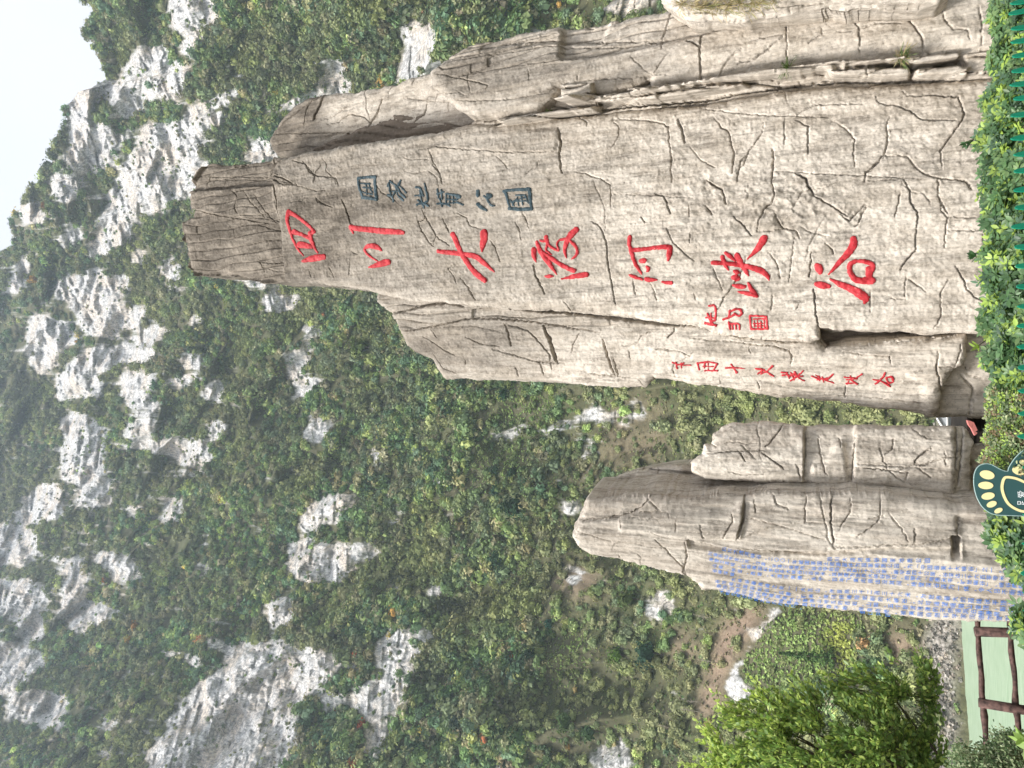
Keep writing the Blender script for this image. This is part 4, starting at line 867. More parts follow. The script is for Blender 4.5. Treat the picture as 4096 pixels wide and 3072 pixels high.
polyG3 = T('Z1', [(287, 470), (286, 400), (300, 362), (340, 345), (430, 325), (520, 308), (650, 296), (760, 300), (1500, 350), (2050, 400), (2100, 560), (1500, 500), (1000, 500), (600, 520)])
G3.build('strata_ledge', polyG3, ROCKS, sm, thick=0.7, res=0.0135, seed=101, nrand=25, strata=0.11, stains=[(T('Z1', [(640, 360), (1500, 380), (2000, 430), (2000, 500), (600, 480)]), .45)], grain=0.02, edge=0.10, regions=[(T('Z1', [(280, 480), (280, 340), (640, 280), (640, 380), (440, 420)]), 0.12, 0.05), (T('Z1', [(580, 440), (1000, 405), (1300, 420), (2000, 470), (2000, 520), (600, 500)]), -0.28, 0.03)],  # cleft shade put into the colour as well as the depth
         cracks=[C('Z1', 15, .20, (590, 458), (760, 430), (1000, 415), (1300, 430), (1600, 452), (2000, 492)), C('Z1', 13, .16, (660, 380), (880, 385), (1150, 398), (1420, 414), (1700, 440), (1950, 452)), C('Z1', 9, .1, (900, 400), (1300, 410), (1600, 432), (1960, 470)), C('Z1', 9, .08, (305, 440), (400, 400), (500, 375), (640, 365)), C('Z1', 12, .10, (590, 452), (760, 425), (1000, 405), (1200, 425)), C('Z1', 10, .09, (1140, 372), (1400, 405), (1600, 425), (1980, 480)), C('Z1', 5, .05, (510, 315), (512, 360))])
GP = Panel((-0.4, 9.7, 0.0), (0.1, -1.0, 0.0))
GP.build('base_block', [(3830, 1790), (3800, 1960), (3800, 2150), (4080, 2150), (4080, 1752), (3950, 1768), (3938, 1782), (3915, 1788)], ROCKS, sm, thick=0.6, res=0.016, nrand=10, seed=111, edge=0.08, cracks=[C('ZC', 7, .06, (380, 690), (400, 800))])

# --- columns of blue text painted on the slab: real glyphs laid along traced columns
_gc = {}
def glyph_mesh(ch):
    if ch not in _gc:
        cu = bpy.data.curves.new('glyph', 'FONT'); cu.body = ch; cu.resolution_u = 2; cu.offset = 0.001
        ob = bpy.data.objects.new('glyph', cu); me = ob.to_mesh(); me.calc_loop_triangles()
        v = np.array([(p.co.x, p.co.y) for p in me.vertices]) if len(me.vertices) else np.zeros((0, 2))
        t = np.array([tuple(x.vertices) for x in me.loop_triangles]) if len(me.vertices) else np.zeros((0, 3), int)
        ob.to_mesh_clear(); bpy.data.objects.remove(ob); bpy.data.curves.remove(cu)
        _gc[ch] = (v, t)
    return _gc[ch]


def text_column(panel, text, path, name, mat, parent, wk=1.0):
    P = np.array([p[:2] for p in path]); L = np.concatenate([[0], np.cumsum(np.linalg.norm(np.diff(P, axis=0), axis=1))])
    n = len(text); V = []; Tr = []; c = 0
    for k, ch in enumerate(text):
        l = L[-1] * (k + 0.5) / n
        # spacing grows towards the bottom as the column comes nearer
        f = (k + 0.5) / n; l = L[-1] * (f * (1 - 0.10 * (1 - f)))
        ctr = np.array([np.interp(l, L, P[:, 0]), np.interp(l, L, P[:, 1])])
        ta = np.array([np.interp(l + 8, L, P[:, 0]) - np.interp(l - 8, L, P[:, 0]), np.interp(l + 8, L, P[:, 1]) - np.interp(l - 8, L, P[:, 1])]); ta /= np.linalg.norm(ta)
        ro = np.array([ta[1], -ta[0]])
        v, t = glyph_mesh(ch)
        if not len(v): continue
        w = np.interp(ctr[0], [2850, 3300, 3800, 4080], [15, 17, 20, 22]) * wk; h = min(0.86 * L[-1] / n * (0.9 + 0.2 * f), 1.25 * w)
        px = ctr + (v[:, :1] - 0.5) * w * ro + (0.36 - v[:, 1:2]) * h * ta
        st = panel.st(px)
        hh = panel.sample(st[:, 0], st[:, 1])
        V.append(panel.world(st[:, 0], st[:, 1], np.maximum(hh, hh.mean()) + 0.008)); Tr.append(t + c); c += len(v)
    return link(name, mesh_np(name, np.concatenate(V), None, np.concatenate(Tr), mat, False), parent)


cols = [("四川大渡河峡谷国家地质公园", T('B1', [(1715, 190), (2165, 200)]) + T('B2', [(470, 128), (1040, 132)])),
        ("四川大渡河峡谷，二〇〇一年被国家国土资源部评为国家地质公园，为﹁中国最美十大峡谷﹂之一，位于四", T('B1', [(285, 68), (850, 170), (1270, 225), (2000, 270)]) + T('B2', [(640, 200), (1060, 220), (1540, 235), (2200, 272)])),
        ("川省乐山市金口河、汉源、甘洛三县境内，谷谷窄且险，全长二十六公里，最窄处四十公里，谷深达二千六百零零米，谷窄", T('B1', [(105, 105), (540, 200), (1000, 280), (1550, 315), (2190, 345)]) + T('B2', [(900, 285), (1360, 320), (2212, 368)])),
        ("岸壁立高峻，比肩美国科罗拉多大峡谷三百余米，其宽度为世界大峡谷罕见，故誉为﹁地质天书、旷世幽谷﹂。峡谷两岸", T('B1', [(120, 185), (500, 275), (1110, 355), (1700, 390), (2190, 410)]) + T('B2', [(860, 355), (1530, 405), (2212, 455)])),
        ("山高、林密、西岩，大渡河奔腾、永宁，百年飞禽走兽出没其间，绝壁深谷连为一体，令人目不暇接", T('B1', [(155, 270), (430, 330), (760, 390), (1160, 430), (1650, 455), (2150, 475)]) + T('B2', [(560, 415), (1060, 445), (1540, 490), (2212, 545)])),
        ("谷峡深幽、", T('B1', [(160, 340), (570, 420)])),
        ("大峡谷最高峰之处——大瓦山，海拔高三千二百三十六米，为世界最大的孤峰状平顶山。", T('B1', [(410, 455), (850, 530), (1040, 565), (1430, 605), (1900, 630)]) + T('B2', [(160, 525), (750, 565), (1360, 620), (2212, 690)])),
        ("谷顶岩石面目如云，云雾、静美，南可俯瞰险如削的大峡谷；北可遥望峨眉山金顶，斯所罕", T('B1', [(190, 482), (900, 610), (1350, 680), (2150, 710)]) + T('B2', [(740, 645), (1560, 715), (2212, 762)])),
        ("登顶远眺风光北望峨眉南大三重崇山地五的百岩。山脚，五个碧波荡漾的天然溶洞泊悬瀑泉，实为", T('B1', [(215, 543), (720, 635), (1240, 735), (1900, 775)]) + T('B2', [(360, 695), (860, 735), (1500, 780), (2212, 838)])),
        ("山河谷与若交汇，岸高亭直立花香不断，景象奇绝，被美国自然科学家贝德尔誉为又", T('B1', [(240, 600), (460, 640), (1160, 775), (1550, 830), (2150, 860)]) + T('B2', [(460, 775), (960, 815), (1500, 840), (2180, 880)])),
        ("大峡谷美在天成大自然的杰作。", T('B1', [(260, 655), (850, 770), (1400, 878)])),
        ("金口河区", T('B2', [(110, 805), (540, 850)]))]
for tx, path in cols: text_column(G1, tx, path, 'text_column', BLUE, sm)
# ---------------------------------------------------------------- the gorge: river, near bank, far mountainside
GX0, GY0, GS = -400, -480, 8                       # a coarse chart of the far side: which ground lies where
GW, GH = int((4096 + 400 + 100) / GS), int((3072 + 960) / GS)


def chart(polys, soft=2):
    W = np.zeros((GH, GW))
    for z, pts, wt in polys:
        p = np.array(T(z, pts))
        p = densify((p - [GX0, GY0]) / GS, 2.5, True)
        p = p + 2.0 * np.stack([vnoise(p[:, 0] * 0.3, p[:, 1] * 0.3, 3), vnoise(p[:, 0] * 0.3 + 30, p[:, 1] * 0.3, 4)], 1)
        m = fill_poly(p, 0, 0, 1.0, GW, GH)
        W = np.maximum(W, m * wt)
    return blur(W, soft)


def chart_at(W, px, py):
    i = np.clip((px - GX0) / GS, 0, GW - 1.001); j = np.clip((py - GY0) / GS, 0, GH - 1.001)
    i0 = i.astype(int); j0 = j.astype(int); fi = i - i0; fj = j - j0
    return (W[j0, i0] * (1 - fi) + W[j0, i0 + 1] * fi) * (1 - fj) + (W[j0 + 1, i0] * (1 - fi) + W[j0 + 1, i0 + 1] * fi) * fj


cliffs = [('M1', [(1190, -200), (1600, -200), (1580, 0), (1560, 160), (1430, 200), (1330, 240), (1260, 220), (1310, 130)], .8), ('M1', [(1360, 260), (1560, 200), (1500, 300), (1440, 380), (1340, 400)], 1),
          ('M1', [(1000, 380), (1230, 335), (1240, 480), (1180, 520), (1090, 560), (1080, 640), (1120, 720), (1060, 800), (960, 880), (860, 800), (780, 690), (640, 760), (540, 740), (590, 680), (720, 620), (850, 600), (930, 500)], 1),
          ('M1', [(1170, 480), (1370, 470), (1370, 660), (1290, 740), (1150, 720), (1160, 600)], 1), ('M1', [(540, 760), (700, 780), (690, 880), (600, 940), (530, 860)], 1), ('M1', [(550, 960), (800, 940), (900, 1040), (830, 1160), (800, 1250), (560, 1270), (500, 1180)], 1),
          ('M1', [(1100, 940), (1330, 880), (1680, 820), (1660, 880), (1500, 940), (1480, 1060), (1430, 1170), (1600, 1300), (1500, 1500), (1300, 1400), (1200, 1260), (1000, 1350), (870, 1380), (930, 1200)], 1), ('M1', [(1640, 480), (1740, 400), (1780, 440), (1700, 500)], .75),
          ('M1', [(1800, 590), (1680, 700), (1400, 800), (1380, 860), (1580, 790), (1700, 760)], .7), ('M1', [(1830, 1150), (1960, 1020), (2150, 1130), (1900, 1200)], .9), ('M1', [(850, 1400), (1100, 1300), (1340, 1270), (1400, 1400), (1250, 1450), (1080, 1590), (760, 1659), (800, 1560)], 1),
          ('M1', [(400, 1300), (580, 1290), (600, 1400), (460, 1500), (380, 1400)], .9), ('M1', [(130, 1540), (300, 1500), (320, 1640), (150, 1640)], .9), ('M1', [(2090, 800), (2300, 650), (2300, 760), (2120, 830)], .9), ('M1', [(1950, 130), (2050, 90), (1980, 170)], .7), ('M1', [(1880, 310), (2000, 235), (1990, 285), (1900, 335)], .7),
          ('Z4', [(1240, 130), (1400, 110), (1420, 200), (1360, 290), (1500, 330), (1200, 420), (1260, 280)], .8), ('Z4', [(830, 400), (900, 300), (1000, 400), (980, 470), (820, 470)], .75), ('Z5', [(180, 10), (330, -30), (420, 0), (300, 60), (150, 100)], .8),
          ('M2', [(480, 60), (600, 20), (590, 120), (500, 160), (430, 140)], .9), ('M2', [(680, 130), (760, 60), (920, 20), (1050, 10), (900, 110), (780, 160), (650, 210)], 1), ('M2', [(440, 470), (560, 380), (700, 350), (950, 390), (960, 450), (820, 480), (860, 550), (560, 550), (430, 540)], 1),
          ('M2', [(550, 570), (700, 590), (1000, 600), (1080, 690), (930, 740), (860, 790), (760, 800), (600, 770), (550, 660)], 1), ('M2', [(240, 680), (380, 710), (550, 790), (540, 830), (460, 900), (400, 1010), (330, 1070), (220, 1000), (220, 800)], 1),
          ('M2', [(600, 960), (780, 910), (1100, 890), (1200, 930), (850, 1020), (730, 1060), (700, 1130), (770, 1270), (640, 1280), (450, 1250), (430, 1130), (490, 1050)], 1), ('M2', [(1170, 290), (1310, 250), (1350, 370), (1250, 380)], .9), ('M2', [(1190, 460), (1420, 470), (1500, 500), (1300, 440)], .8),
          ('M2', [(1920, 520), (2050, 490), (2240, 560), (2180, 630), (2000, 630)], 1), ('M2', [(1410, 680), (1510, 680), (1470, 740), (1410, 720)], .9), ('M2', [(460, 1440), (560, 1400), (720, 1430), (690, 1500), (560, 1540), (470, 1500)], 1), ('M2', [(1540, 1140), (1640, 1180), (1640, 1300), (1560, 1310), (1490, 1240)], .9),
          ('M2', [(1560, 1480), (1660, 1480), (1650, 1570), (1550, 1570)], .9), ('M2', [(900, 1060), (1130, 1080), (1120, 1220), (920, 1200)], .66), ('M2', [(480, 1540), (780, 1520), (760, 1660), (520, 1680)], 1), ('M2', [(1240, 1130), (1450, 1110), (1430, 1170), (1260, 1170)], .8), ('M2', [(2130, 920), (2280, 900), (2240, 1120), (2140, 1100)], .8),
          ('M2', [(80, 440), (150, 330), (150, 250), (210, 170), (200, 330), (140, 500), (70, 520)], .9), ('M2', [(900, 1240), (1130, 1240), (1140, 1440), (1000, 1440)], .6), ('M2', [(930, 1450), (1120, 1500), (1100, 1600), (940, 1600)], .62), ('M2', [(1870, 420), (2150, 415), (2260, 440), (1900, 455)], .8), ('M2', [(960, 200), (1050, 180), (1060, 320), (980, 330)], .7),
          ('M2', [(900, 830), (1150, 740), (1250, 780), (1100, 850)], .6), ('M2', [(1300, 960), (1480, 960), (1470, 1060), (1330, 1060)], .62),
          ('M3', [(350, -40), (530, -40), (520, 120), (440, 180), (330, 160)], .9), ('M3', [(180, 210), (300, 180), (320, 330), (280, 370), (110, 380), (120, 290)], 1), ('M3', [(430, 150), (600, 200), (560, 280), (420, 300)], .8), ('M3', [(-200, 420), (130, 410), (200, 500), (150, 580), (-200, 560)], 1), ('M3', [(-200, 690), (180, 690), (260, 800), (200, 860), (80, 840), (-200, 780)], .85),
          ('M3', [(330, 670), (430, 700), (440, 790), (580, 820), (570, 870), (420, 930), (340, 870)], 1), ('M3', [(470, 540), (680, 550), (740, 680), (600, 700), (570, 620)], .72), ('M3', [(-200, 1040), (160, 1020), (240, 1100), (130, 1200), (60, 1250), (-200, 1260)], 1), ('M3', [(200, 1270), (360, 1290), (300, 1450), (210, 1440)], .9),
          ('M3', [(1030, 990), (1200, 1010), (1565, 1020), (1800, 1100), (1680, 1250), (1560, 1330), (1500, 1659), (1450, 1900), (700, 1900), (780, 1659), (860, 1480), (980, 1320), (1100, 1180), (1200, 1130), (1170, 1040)], 1), ('M5', [(-50, 930), (240, 970), (265, 1000), (150, 1120), (100, 1230), (0, 1300), (-100, 1200)], 1),
          ('M3', [(980, 1060), (1040, 1100), (1000, 1150)], .8), ('M3', [(820, 380), (930, 340), (900, 390)], .8), ('M3', [(940, 430), (1020, 430), (1010, 460)], .8), ('M3', [(80, 860), (190, 900), (240, 960), (150, 1000)], .85), ('M3', [(600, -30), (1000, -60), (1100, -60), (1080, 100), (1000, 110), (900, 30)], .72), ('M3', [(640, 280), (740, 300), (690, 335)], .8),
          ('M3', [(530, 1420), (600, 1430), (560, 1460)], .8), ('M3', [(520, 1560), (600, 1560), (560, 1630)], .8), ('M3', [(880, 220), (950, 230), (930, 330), (870, 330)], .7), ('M3', [(60, 1280), (200, 1250), (180, 1420), (40, 1400)], .62), ('M3', [(300, 560), (450, 560), (440, 660), (320, 650)], .62), ('M3', [(1000, 590), (1130, 590), (1110, 640), (1000, 640)], .62),
          ('M5', [(180, 190), (300, 120), (440, 100), (440, 160), (370, 230), (260, 270), (180, 340), (160, 290)], 1), ('M5', [(80, 400), (170, 370), (320, 400), (550, 410), (540, 440), (440, 470), (450, 520), (330, 580), (230, 590), (100, 560), (80, 480)], 1), ('M5', [(-20, 690), (90, 680), (140, 760), (60, 830), (-20, 830)], 1), ('M5', [(640, 240), (700, 180), (690, 300), (630, 340)], .8),
          ('M5', [(570, 610), (720, 610), (710, 680), (660, 640)], .9), ('M5', [(860, 620), (940, 580), (880, 680), (840, 690)], .85), ('M5', [(550, 930), (680, 900), (800, 950), (790, 1030), (640, 1100), (560, 1010)], 1), ('M5', [(600, 860), (850, 850), (840, 900), (640, 890)], .8), ('M5', [(440, 1200), (640, 1100), (760, 1130), (650, 1300), (640, 1400), (570, 1590), (470, 1500), (560, 1400), (440, 1300)], .95),
          ('M5', [(350, 1050), (440, 1000), (430, 1080)], .8), ('M5', [(270, 1180), (400, 1200), (300, 1350)], .7), ('M5', [(1200, 1250), (1260, 1250), (1250, 1310), (1200, 1310)], .95), ('M5', [(2030, 670), (2180, 660), (2190, 770), (2120, 810), (2040, 720)], .62), ('M5', [(1760, 1560), (1870, 1430), (1950, 1500), (1940, 1620), (1760, 1640)], .62), ('M5', [(990, 440), (1035, 440), (1020, 470)], .9),
          ('M5', [(1040, 1450), (1090, 1450), (1060, 1500)], .9), ('M5', [(1020, 1320), (1150, 1340), (1120, 1370)], .7), ('M5', [(-200, 1320), (100, 1340), (150, 1480), (60, 1620), (-200, 1620)], .7), ('M5', [(1200, 1600), (1280, 1610), (1270, 1660), (1130, 1660)], .8), ('M5', [(1380, 1200), (1450, 1200), (1440, 1230)], .8),
          ('M4', [(1690, 740), (1770, 700), (1880, 790), (1820, 840), (1720, 800)], .6), ('M4', [(1200, 875), (1380, 835), (1500, 855), (1640, 805), (1760, 780), (1640, 835), (1500, 875), (1380, 855), (1210, 910)], .75), ('M4', [(1690, 880), (1790, 900), (1800, 1150), (1720, 1160)], .5), ('M4', [(40, 420), (200, 410), (160, 540), (240, 620), (130, 650), (60, 520)], .85),
          ('M4', [(210, 760), (310, 800), (250, 930), (170, 920)], .72), ('M4', [(530, 970), (630, 950), (560, 1020)], .9), ('M4', [(1560, 1240), (1700, 1260), (1690, 1310), (1580, 1310)], .8), ('M4', [(170, 290), (240, 290), (220, 420), (150, 380)], .65), ('M4', [(860, 1130), (910, 1110), (900, 1160)], .7), ('M4', [(1850, 740), (2000, 700), (2060, 760), (1900, 830)], .55), ('M5', [(1560, 560), (1640, 470), (1720, 560), (1640, 620)], .55)]
strip = [('M6', [(995, 360), (955, 368), (880, 450), (790, 530), (775, 610), (690, 700), (640, 850), (670, 970), (800, 970), (825, 880), (740, 840), (700, 760), (790, 640), (870, 510), (935, 430)], .85)]
soils = [('M6', [(640, 440), (840, 370), (880, 410), (800, 500), (740, 600), (660, 720), (620, 880), (560, 1020), (470, 1040), (490, 900), (540, 700), (560, 560)], 1), ('M6', [(1650, 560), (1800, 540), (1860, 640), (1800, 760), (1700, 740)], .8), ('M5', [(1640, 500), (1760, 480), (1800, 640), (1700, 700), (1500, 620)], .6),
         ('M4', [(1900, 700), (2120, 640), (2212, 900), (2100, 1000), (1750, 1180), (1650, 1100)], .3), ('M6', [(300, 560), (450, 520), (470, 700), (330, 760)], .6), ('M6', [(560, 1080), (700, 1000), (760, 1100), (600, 1200)], .5)]
grass = [('M6', [(840, 400), (1300, 400), (1340, 780), (1000, 1000), (680, 900), (760, 640)], 1), ('M4', [(1240, 610), (1520, 600), (1600, 760), (1460, 840), (1240, 840), (1180, 760)], 1), ('M4', [(1080, 950), (1500, 860), (1400, 1100), (1180, 1200), (1060, 1120)], .9), ('M5', [(1330, 420), (1440, 440), (1500, 560), (1380, 620)], .8), ('M5', [(1520, 900), (1760, 820), (1700, 1180), (1500, 1160)], .8),
         ('M6', [(1280, 420), (1500, 420), (1460, 760), (1300, 760)], 1)]
gravels = [('M6', [(1990, 400), (2075, 400), (2075, 1700), (2005, 1700), (1970, 1000), (1890, 560)], 1), ('S', [(3760, -400), (3830, -400), (3830, 2500), (3760, 2500)], .9)]
W_CLIFF = np.clip(1.12 * np.maximum(np.maximum.reduce([np.roll(chart(cliffs, 1), k_, a_) for k_, a_ in ((0, 0), (1, 0), (-1, 0), (1, 1), (-1, 1))]), chart(strip, 1)), 0, 1); W_SOIL = chart(soils, 4); W_GRASS = chart(grass, 4); W_GRAVEL = chart(gravels, 3)
# beyond the picture's edges cliffs come and go on their own
cy, cx = np.meshgrid(np.arange(GH), np.arange(GW), indexing='ij')
outer = np.clip(np.maximum.reduce([(-(cy * GS + GY0)) / 150.0, (cy * GS + GY0 - 3072) / 150.0, (-(cx * GS + GX0)) / 150.0]), 0, 1)
W_CLIFF = W_CLIFF * (1 - outer) + outer * np.clip(0.5 + 1.4 * fbm(cx / 32.0, cy / 26.0, 91, 3), 0, 1)
behind = fill_poly((np.array([p[:2] for p in polyA]) - [GX0, GY0]) / GS, 0, 0, 1.0, GW, GH) | fill_poly((np.array([p[:2] for p in polyB2]) - [GX0, GY0]) / GS, 0, 0, 1.0, GW, GH)
bl = blur(behind.astype(float), 3)
W_CLIFF = np.maximum(W_CLIFF, bl * np.clip(0.15 + 1.5 * fbm(cx / 30.0, cy / 22.0, 92, 3), 0, 1) * (cx * GS + GX0 < 2600))

sky_px = T('M1', [(640, -500), (620, -200), (640, 0), (652, 100), (632, 180), (645, 260), (690, 340), (740, 430), (772, 520), (760, 590), (655, 650), (560, 675), (505, 740), (442, 810), (450, 900), (420, 960), (400, 1050), (375, 1130), (385, 1190), (330, 1240), (300, 1340), (225, 1360), (170, 1440), (112, 1520), (100, 1659)]) + \
    T('M2', [(130, 60), (80, 140), (0, 190), (-60, 260), (-150, 420), (-200, 700), (-330, 1000), (-420, 1500), (-500, 2200), (-560, 3000), (-600, 4200), (-600, 5200)])
sp = np.array(sky_px); dsk = ray(sp[:, 0] + 7, sp[:, 1])
sk_az = np.arctan2(dsk[:, 0], dsk[:, 1]); sk_el = np.arctan2(dsk[:, 2], np.hypot(dsk[:, 0], dsk[:, 1]))
oo = np.argsort(sk_az); sk_az, sk_el = sk_az[oo], sk_el[oo]
AZ0, AZ1 = rad(-58), rad(62)
WATER_Z = -58.4
MU, MV = 1300, 1000


W_CLIFF = np.maximum(0.7 * W_CLIFF + 0.3 * blur(W_CLIFF, 4), chart(strip, 1))


def mountain_at(az, v):
    """World point of the mountainside: az = bearing, v = 0 below the waterline ... 1 at the skyline, above 1 over the top and down behind."""
    top = np.interp(az, sk_az, sk_el)
    top = top + rad(0.12) * vnoise(az * 160, az * 0, 5) + rad(0.25) * vnoise(az * 45, az * 0, 6)
    lo = rad(-12.2)
    vv = np.minimum(v, 1.0)
    el = lo + (top - lo) * vv
    r0 = np.interp(np.degrees(el), [-13, -9.8, -8, 0, 12, 25, 40, 52, 65], [325, 344, 352, 402, 492, 585, 715, 850, 1010])
    dx, dy = np.sin(az), np.cos(az)
    # pixel of this bearing, for the ground chart
    d = np.stack([dx * np.cos(el), dy * np.cos(el), np.sin(el)], -1)
    px, py = to_px(CAM + d * 500)
    wc = chart_at(W_CLIFF, px, py)
    X, Z = az * 560.0, r0 * np.tan(el)
    g = np.clip((np.degrees(el) + 7) / 16, 0, 1)
    # gullies and spurs run down the slope a little aslant
    rel = 66 * fbm(X / 150 + Z / 420, Z / 330 - X / 900, 201, 3, 0.55) + 30 * (np.abs(fbm(X / 46 + Z / 140, Z / 130, 205, 3, 0.5)) * 2 - .5) + 6 * fbm(X / 16, Z / 20, 207, 3)
    flute = 1.2 * np.abs(fbm(X / 7.0, Z / 46, 211, 4, 0.6)) * 2 + 2.4 * fbm(X / 6, Z / 26, 213, 3, 0.6) + 3.0 * np.abs(fbm(X / 13, Z / 17, 215, 3))
    # blocky ledges on the bare rock
    bx, bz = X / 17 + 0.8 * vnoise(X / 30, Z / 30, 221) + Z / 90, Z / 13 + 0.9 * vnoise(X / 40, Z / 25, 222) - X / 70
    blk = _hash(np.floor(bx).astype(np.int64), np.floor(bz).astype(np.int64), np.zeros(X.shape, np.int64), 5)
    blk2 = _hash(np.floor(bx * 2.7).astype(np.int64), np.floor(bz * 2.3).astype(np.int64), np.zeros(X.shape, np.int64), 6)
    flute = flute + 4.5 * blk + 2.2 * blk2
    r = r0 + g * rel * (0.35 + 0.65 * g) - g * 9.0 * wc + g * wc * flute * 1.5 + g * (1 - wc) * 1.8 * fbm(X / 5, Z / 5, 217, 3) + (1 - g) * 1.2 * fbm(X / 5, Z / 5, 219, 3)
    r = np.where(v > 1, r + (v - 1) * 1500, r)
    z = r * np.tan(el) + CAM[2] - np.where(v > 1, (v - 1) * 1500 * (np.tan(top) + 0.55), 0)
    return np.stack([r * dx, r * dy, z], -1), px, py, wc, el


def rock_noise(az, v):
    return 0.50 * fbm(az * 90, v * 60, 301, 4, 0.6) + 0.42 * fbm(az * 230, v * 50, 305, 4, 0.65) + 0.10 + 0.10 * np.clip((v - .4) * 3, 0, 1.6)


# fine near the skyline and over the cliffs, evenly spread otherwise
vs = np.concatenate([np.linspace(0, 1, MV), [1.008, 1.03, 1.08, 1.2, 1.4]])
AZg, Vg = np.meshgrid(np.linspace(AZ0, AZ1, MU), vs)
Pm, pxm, pym, wcm, elm = mountain_at(AZg, Vg)
nv = len(vs)
ii, jj = np.meshgrid(np.arange(MU - 1), np.arange(nv - 1)); a0 = (jj * MU + ii).ravel()
qm = np.stack([a0, a0 + 1, a0 + MU + 1, a0 + MU], 1)
rockw = np.clip((wcm + rock_noise(AZg, Vg) - 0.42) * 3.2, 0, 1)
ground = np.stack([rockw, chart_at(W_SOIL, pxm, pym), chart_at(W_GRAVEL, pxm, pym)], -1).reshape(-1, 3)

mm, nt, nd, lk, pb_ = new_mat('mountain_ground')
tc = N(nd, 'ShaderNodeTexCoord')
at = N(nd, 'ShaderNodeAttribute', attribute_name='ground'); sepa = N(nd, 'ShaderNodeSeparateColor'); lk.new(at.outputs['Color'], sepa.inputs[0])
mp = N(nd, 'ShaderNodeMapping'); mp.inputs['Scale'].default_value = (1, 1, 0.16); lk.new(tc.outputs['Object'], mp.inputs['Vector'])
mp2 = N(nd, 'ShaderNodeMapping'); mp2.inputs['Scale'].default_value = (0.25, 0.25, 1.0); mp2.inputs['Rotation'].default_value = (0.1, 0.16, 0); lk.new(tc.outputs['Object'], mp2.inputs['Vector'])
n1 = N(nd, 'ShaderNodeTexNoise', Scale=0.55, Detail=8.0, Roughness=0.72); lk.new(mp.outputs[0], n1.inputs['Vector'])
n2 = N(nd, 'ShaderNodeTexNoise', Scale=0.03, Detail=6.0, Roughness=0.6); lk.new(tc.outputs['Object'], n2.inputs['Vector'])
n3 = N(nd, 'ShaderNodeTexNoise', Scale=0.30, Detail=7.0, Roughness=0.72); lk.new(mp2.outputs[0], n3.inputs['Vector'])
n4 = N(nd, 'ShaderNodeTexNoise', Scale=0.9, Detail=6.0, Roughness=0.75); lk.new(tc.outputs['Object'], n4.inputs['Vector'])
lime = mixc(nd, lk, maprange(nd, lk, n2.outputs[0], 0.46, 0.62), (0.68, 0.665, 0.645), (0.68, 0.59, 0.495))
lime = mixc(nd, lk, maprange(nd, lk, n1.outputs[0], 0.40, 0.53, 0.85, 0.0), lime, (0.19, 0.19, 0.188))
lime = mixc(nd, lk, maprange(nd, lk, n3.outputs[0], 0.38, 0.47, 0.75, 0.0), lime, (0.24, 0.235, 0.23))
vor = N(nd, 'ShaderNodeTexVoronoi', Scale=0.16, feature='DISTANCE_TO_EDGE'); 
mpv = N(nd, 'ShaderNodeMapping'); mpv.inputs['Scale'].default_value = (1.0, 1.0, 0.55); lk.new(tc.outputs['Object'], mpv.inputs['Vector'])
vadd = N(nd, 'ShaderNodeVectorMath'); vadd.operation = 'MULTIPLY_ADD'; vadd.inputs[1].default_value = (7, 7, 7)
lk.new(n4.outputs[1], vadd.inputs[0]); lk.new(mpv.outputs[0], vadd.inputs[2]); lk.new(vadd.outputs[0], vor.inputs['Vector'])
lime = mixc(nd, lk, maprange(nd, lk, vor.outputs[0], 0.02, 0.075, 0.7, 0.0), lime, (0.16, 0.155, 0.15))
veg = mixc(nd, lk, maprange(nd, lk, n4.outputs[0], 0.38, 0.62), (0.045, 0.055, 0.026), (0.13, 0.135, 0.065))
veg = mixc(nd, lk, maprange(nd, lk, n2.outputs[0], 0.40, 0.6, 0.0, 0.6), veg, (0.12, 0.105, 0.07))
soil = mixc(nd, lk, maprange(nd, lk, n4.outputs[0], 0.35, 0.65), (0.22, 0.15, 0.11), (0.38, 0.28, 0.21))
grav = mixc(nd, lk, maprange(nd, lk, n4.outputs[0], 0.40, 0.60), (0.20, 0.18, 0.155), (0.46, 0.42, 0.38))
cfin = mixc(nd, lk, sepa.outputs[1], veg, soil)
cfin = mixc(nd, lk, sepa.outputs[0], cfin, lime)
cfin = mixc(nd, lk, sepa.outputs[2], cfin, grav)
lk.new(cfin, pb_.inputs['Base Color']); pb_.inputs['Roughness'].default_value = 0.95; pb_.inputs['Specular IOR Level'].default_value = 0.1
bm_ = N(nd, 'ShaderNodeBump', Strength=0.35, Distance=1.2); lk.new(mathn(nd, lk, 'ADD', n1.outputs[0], n3.outputs[0]), bm_.inputs['Height']); lk.new(bm_.outputs[0], pb_.inputs['Normal'])
mo = link('mountain', mesh_np('mountain', Pm.reshape(-1, 3), qm, None, mm, True, {'ground': ground}))
tag(mo, kind='structure')

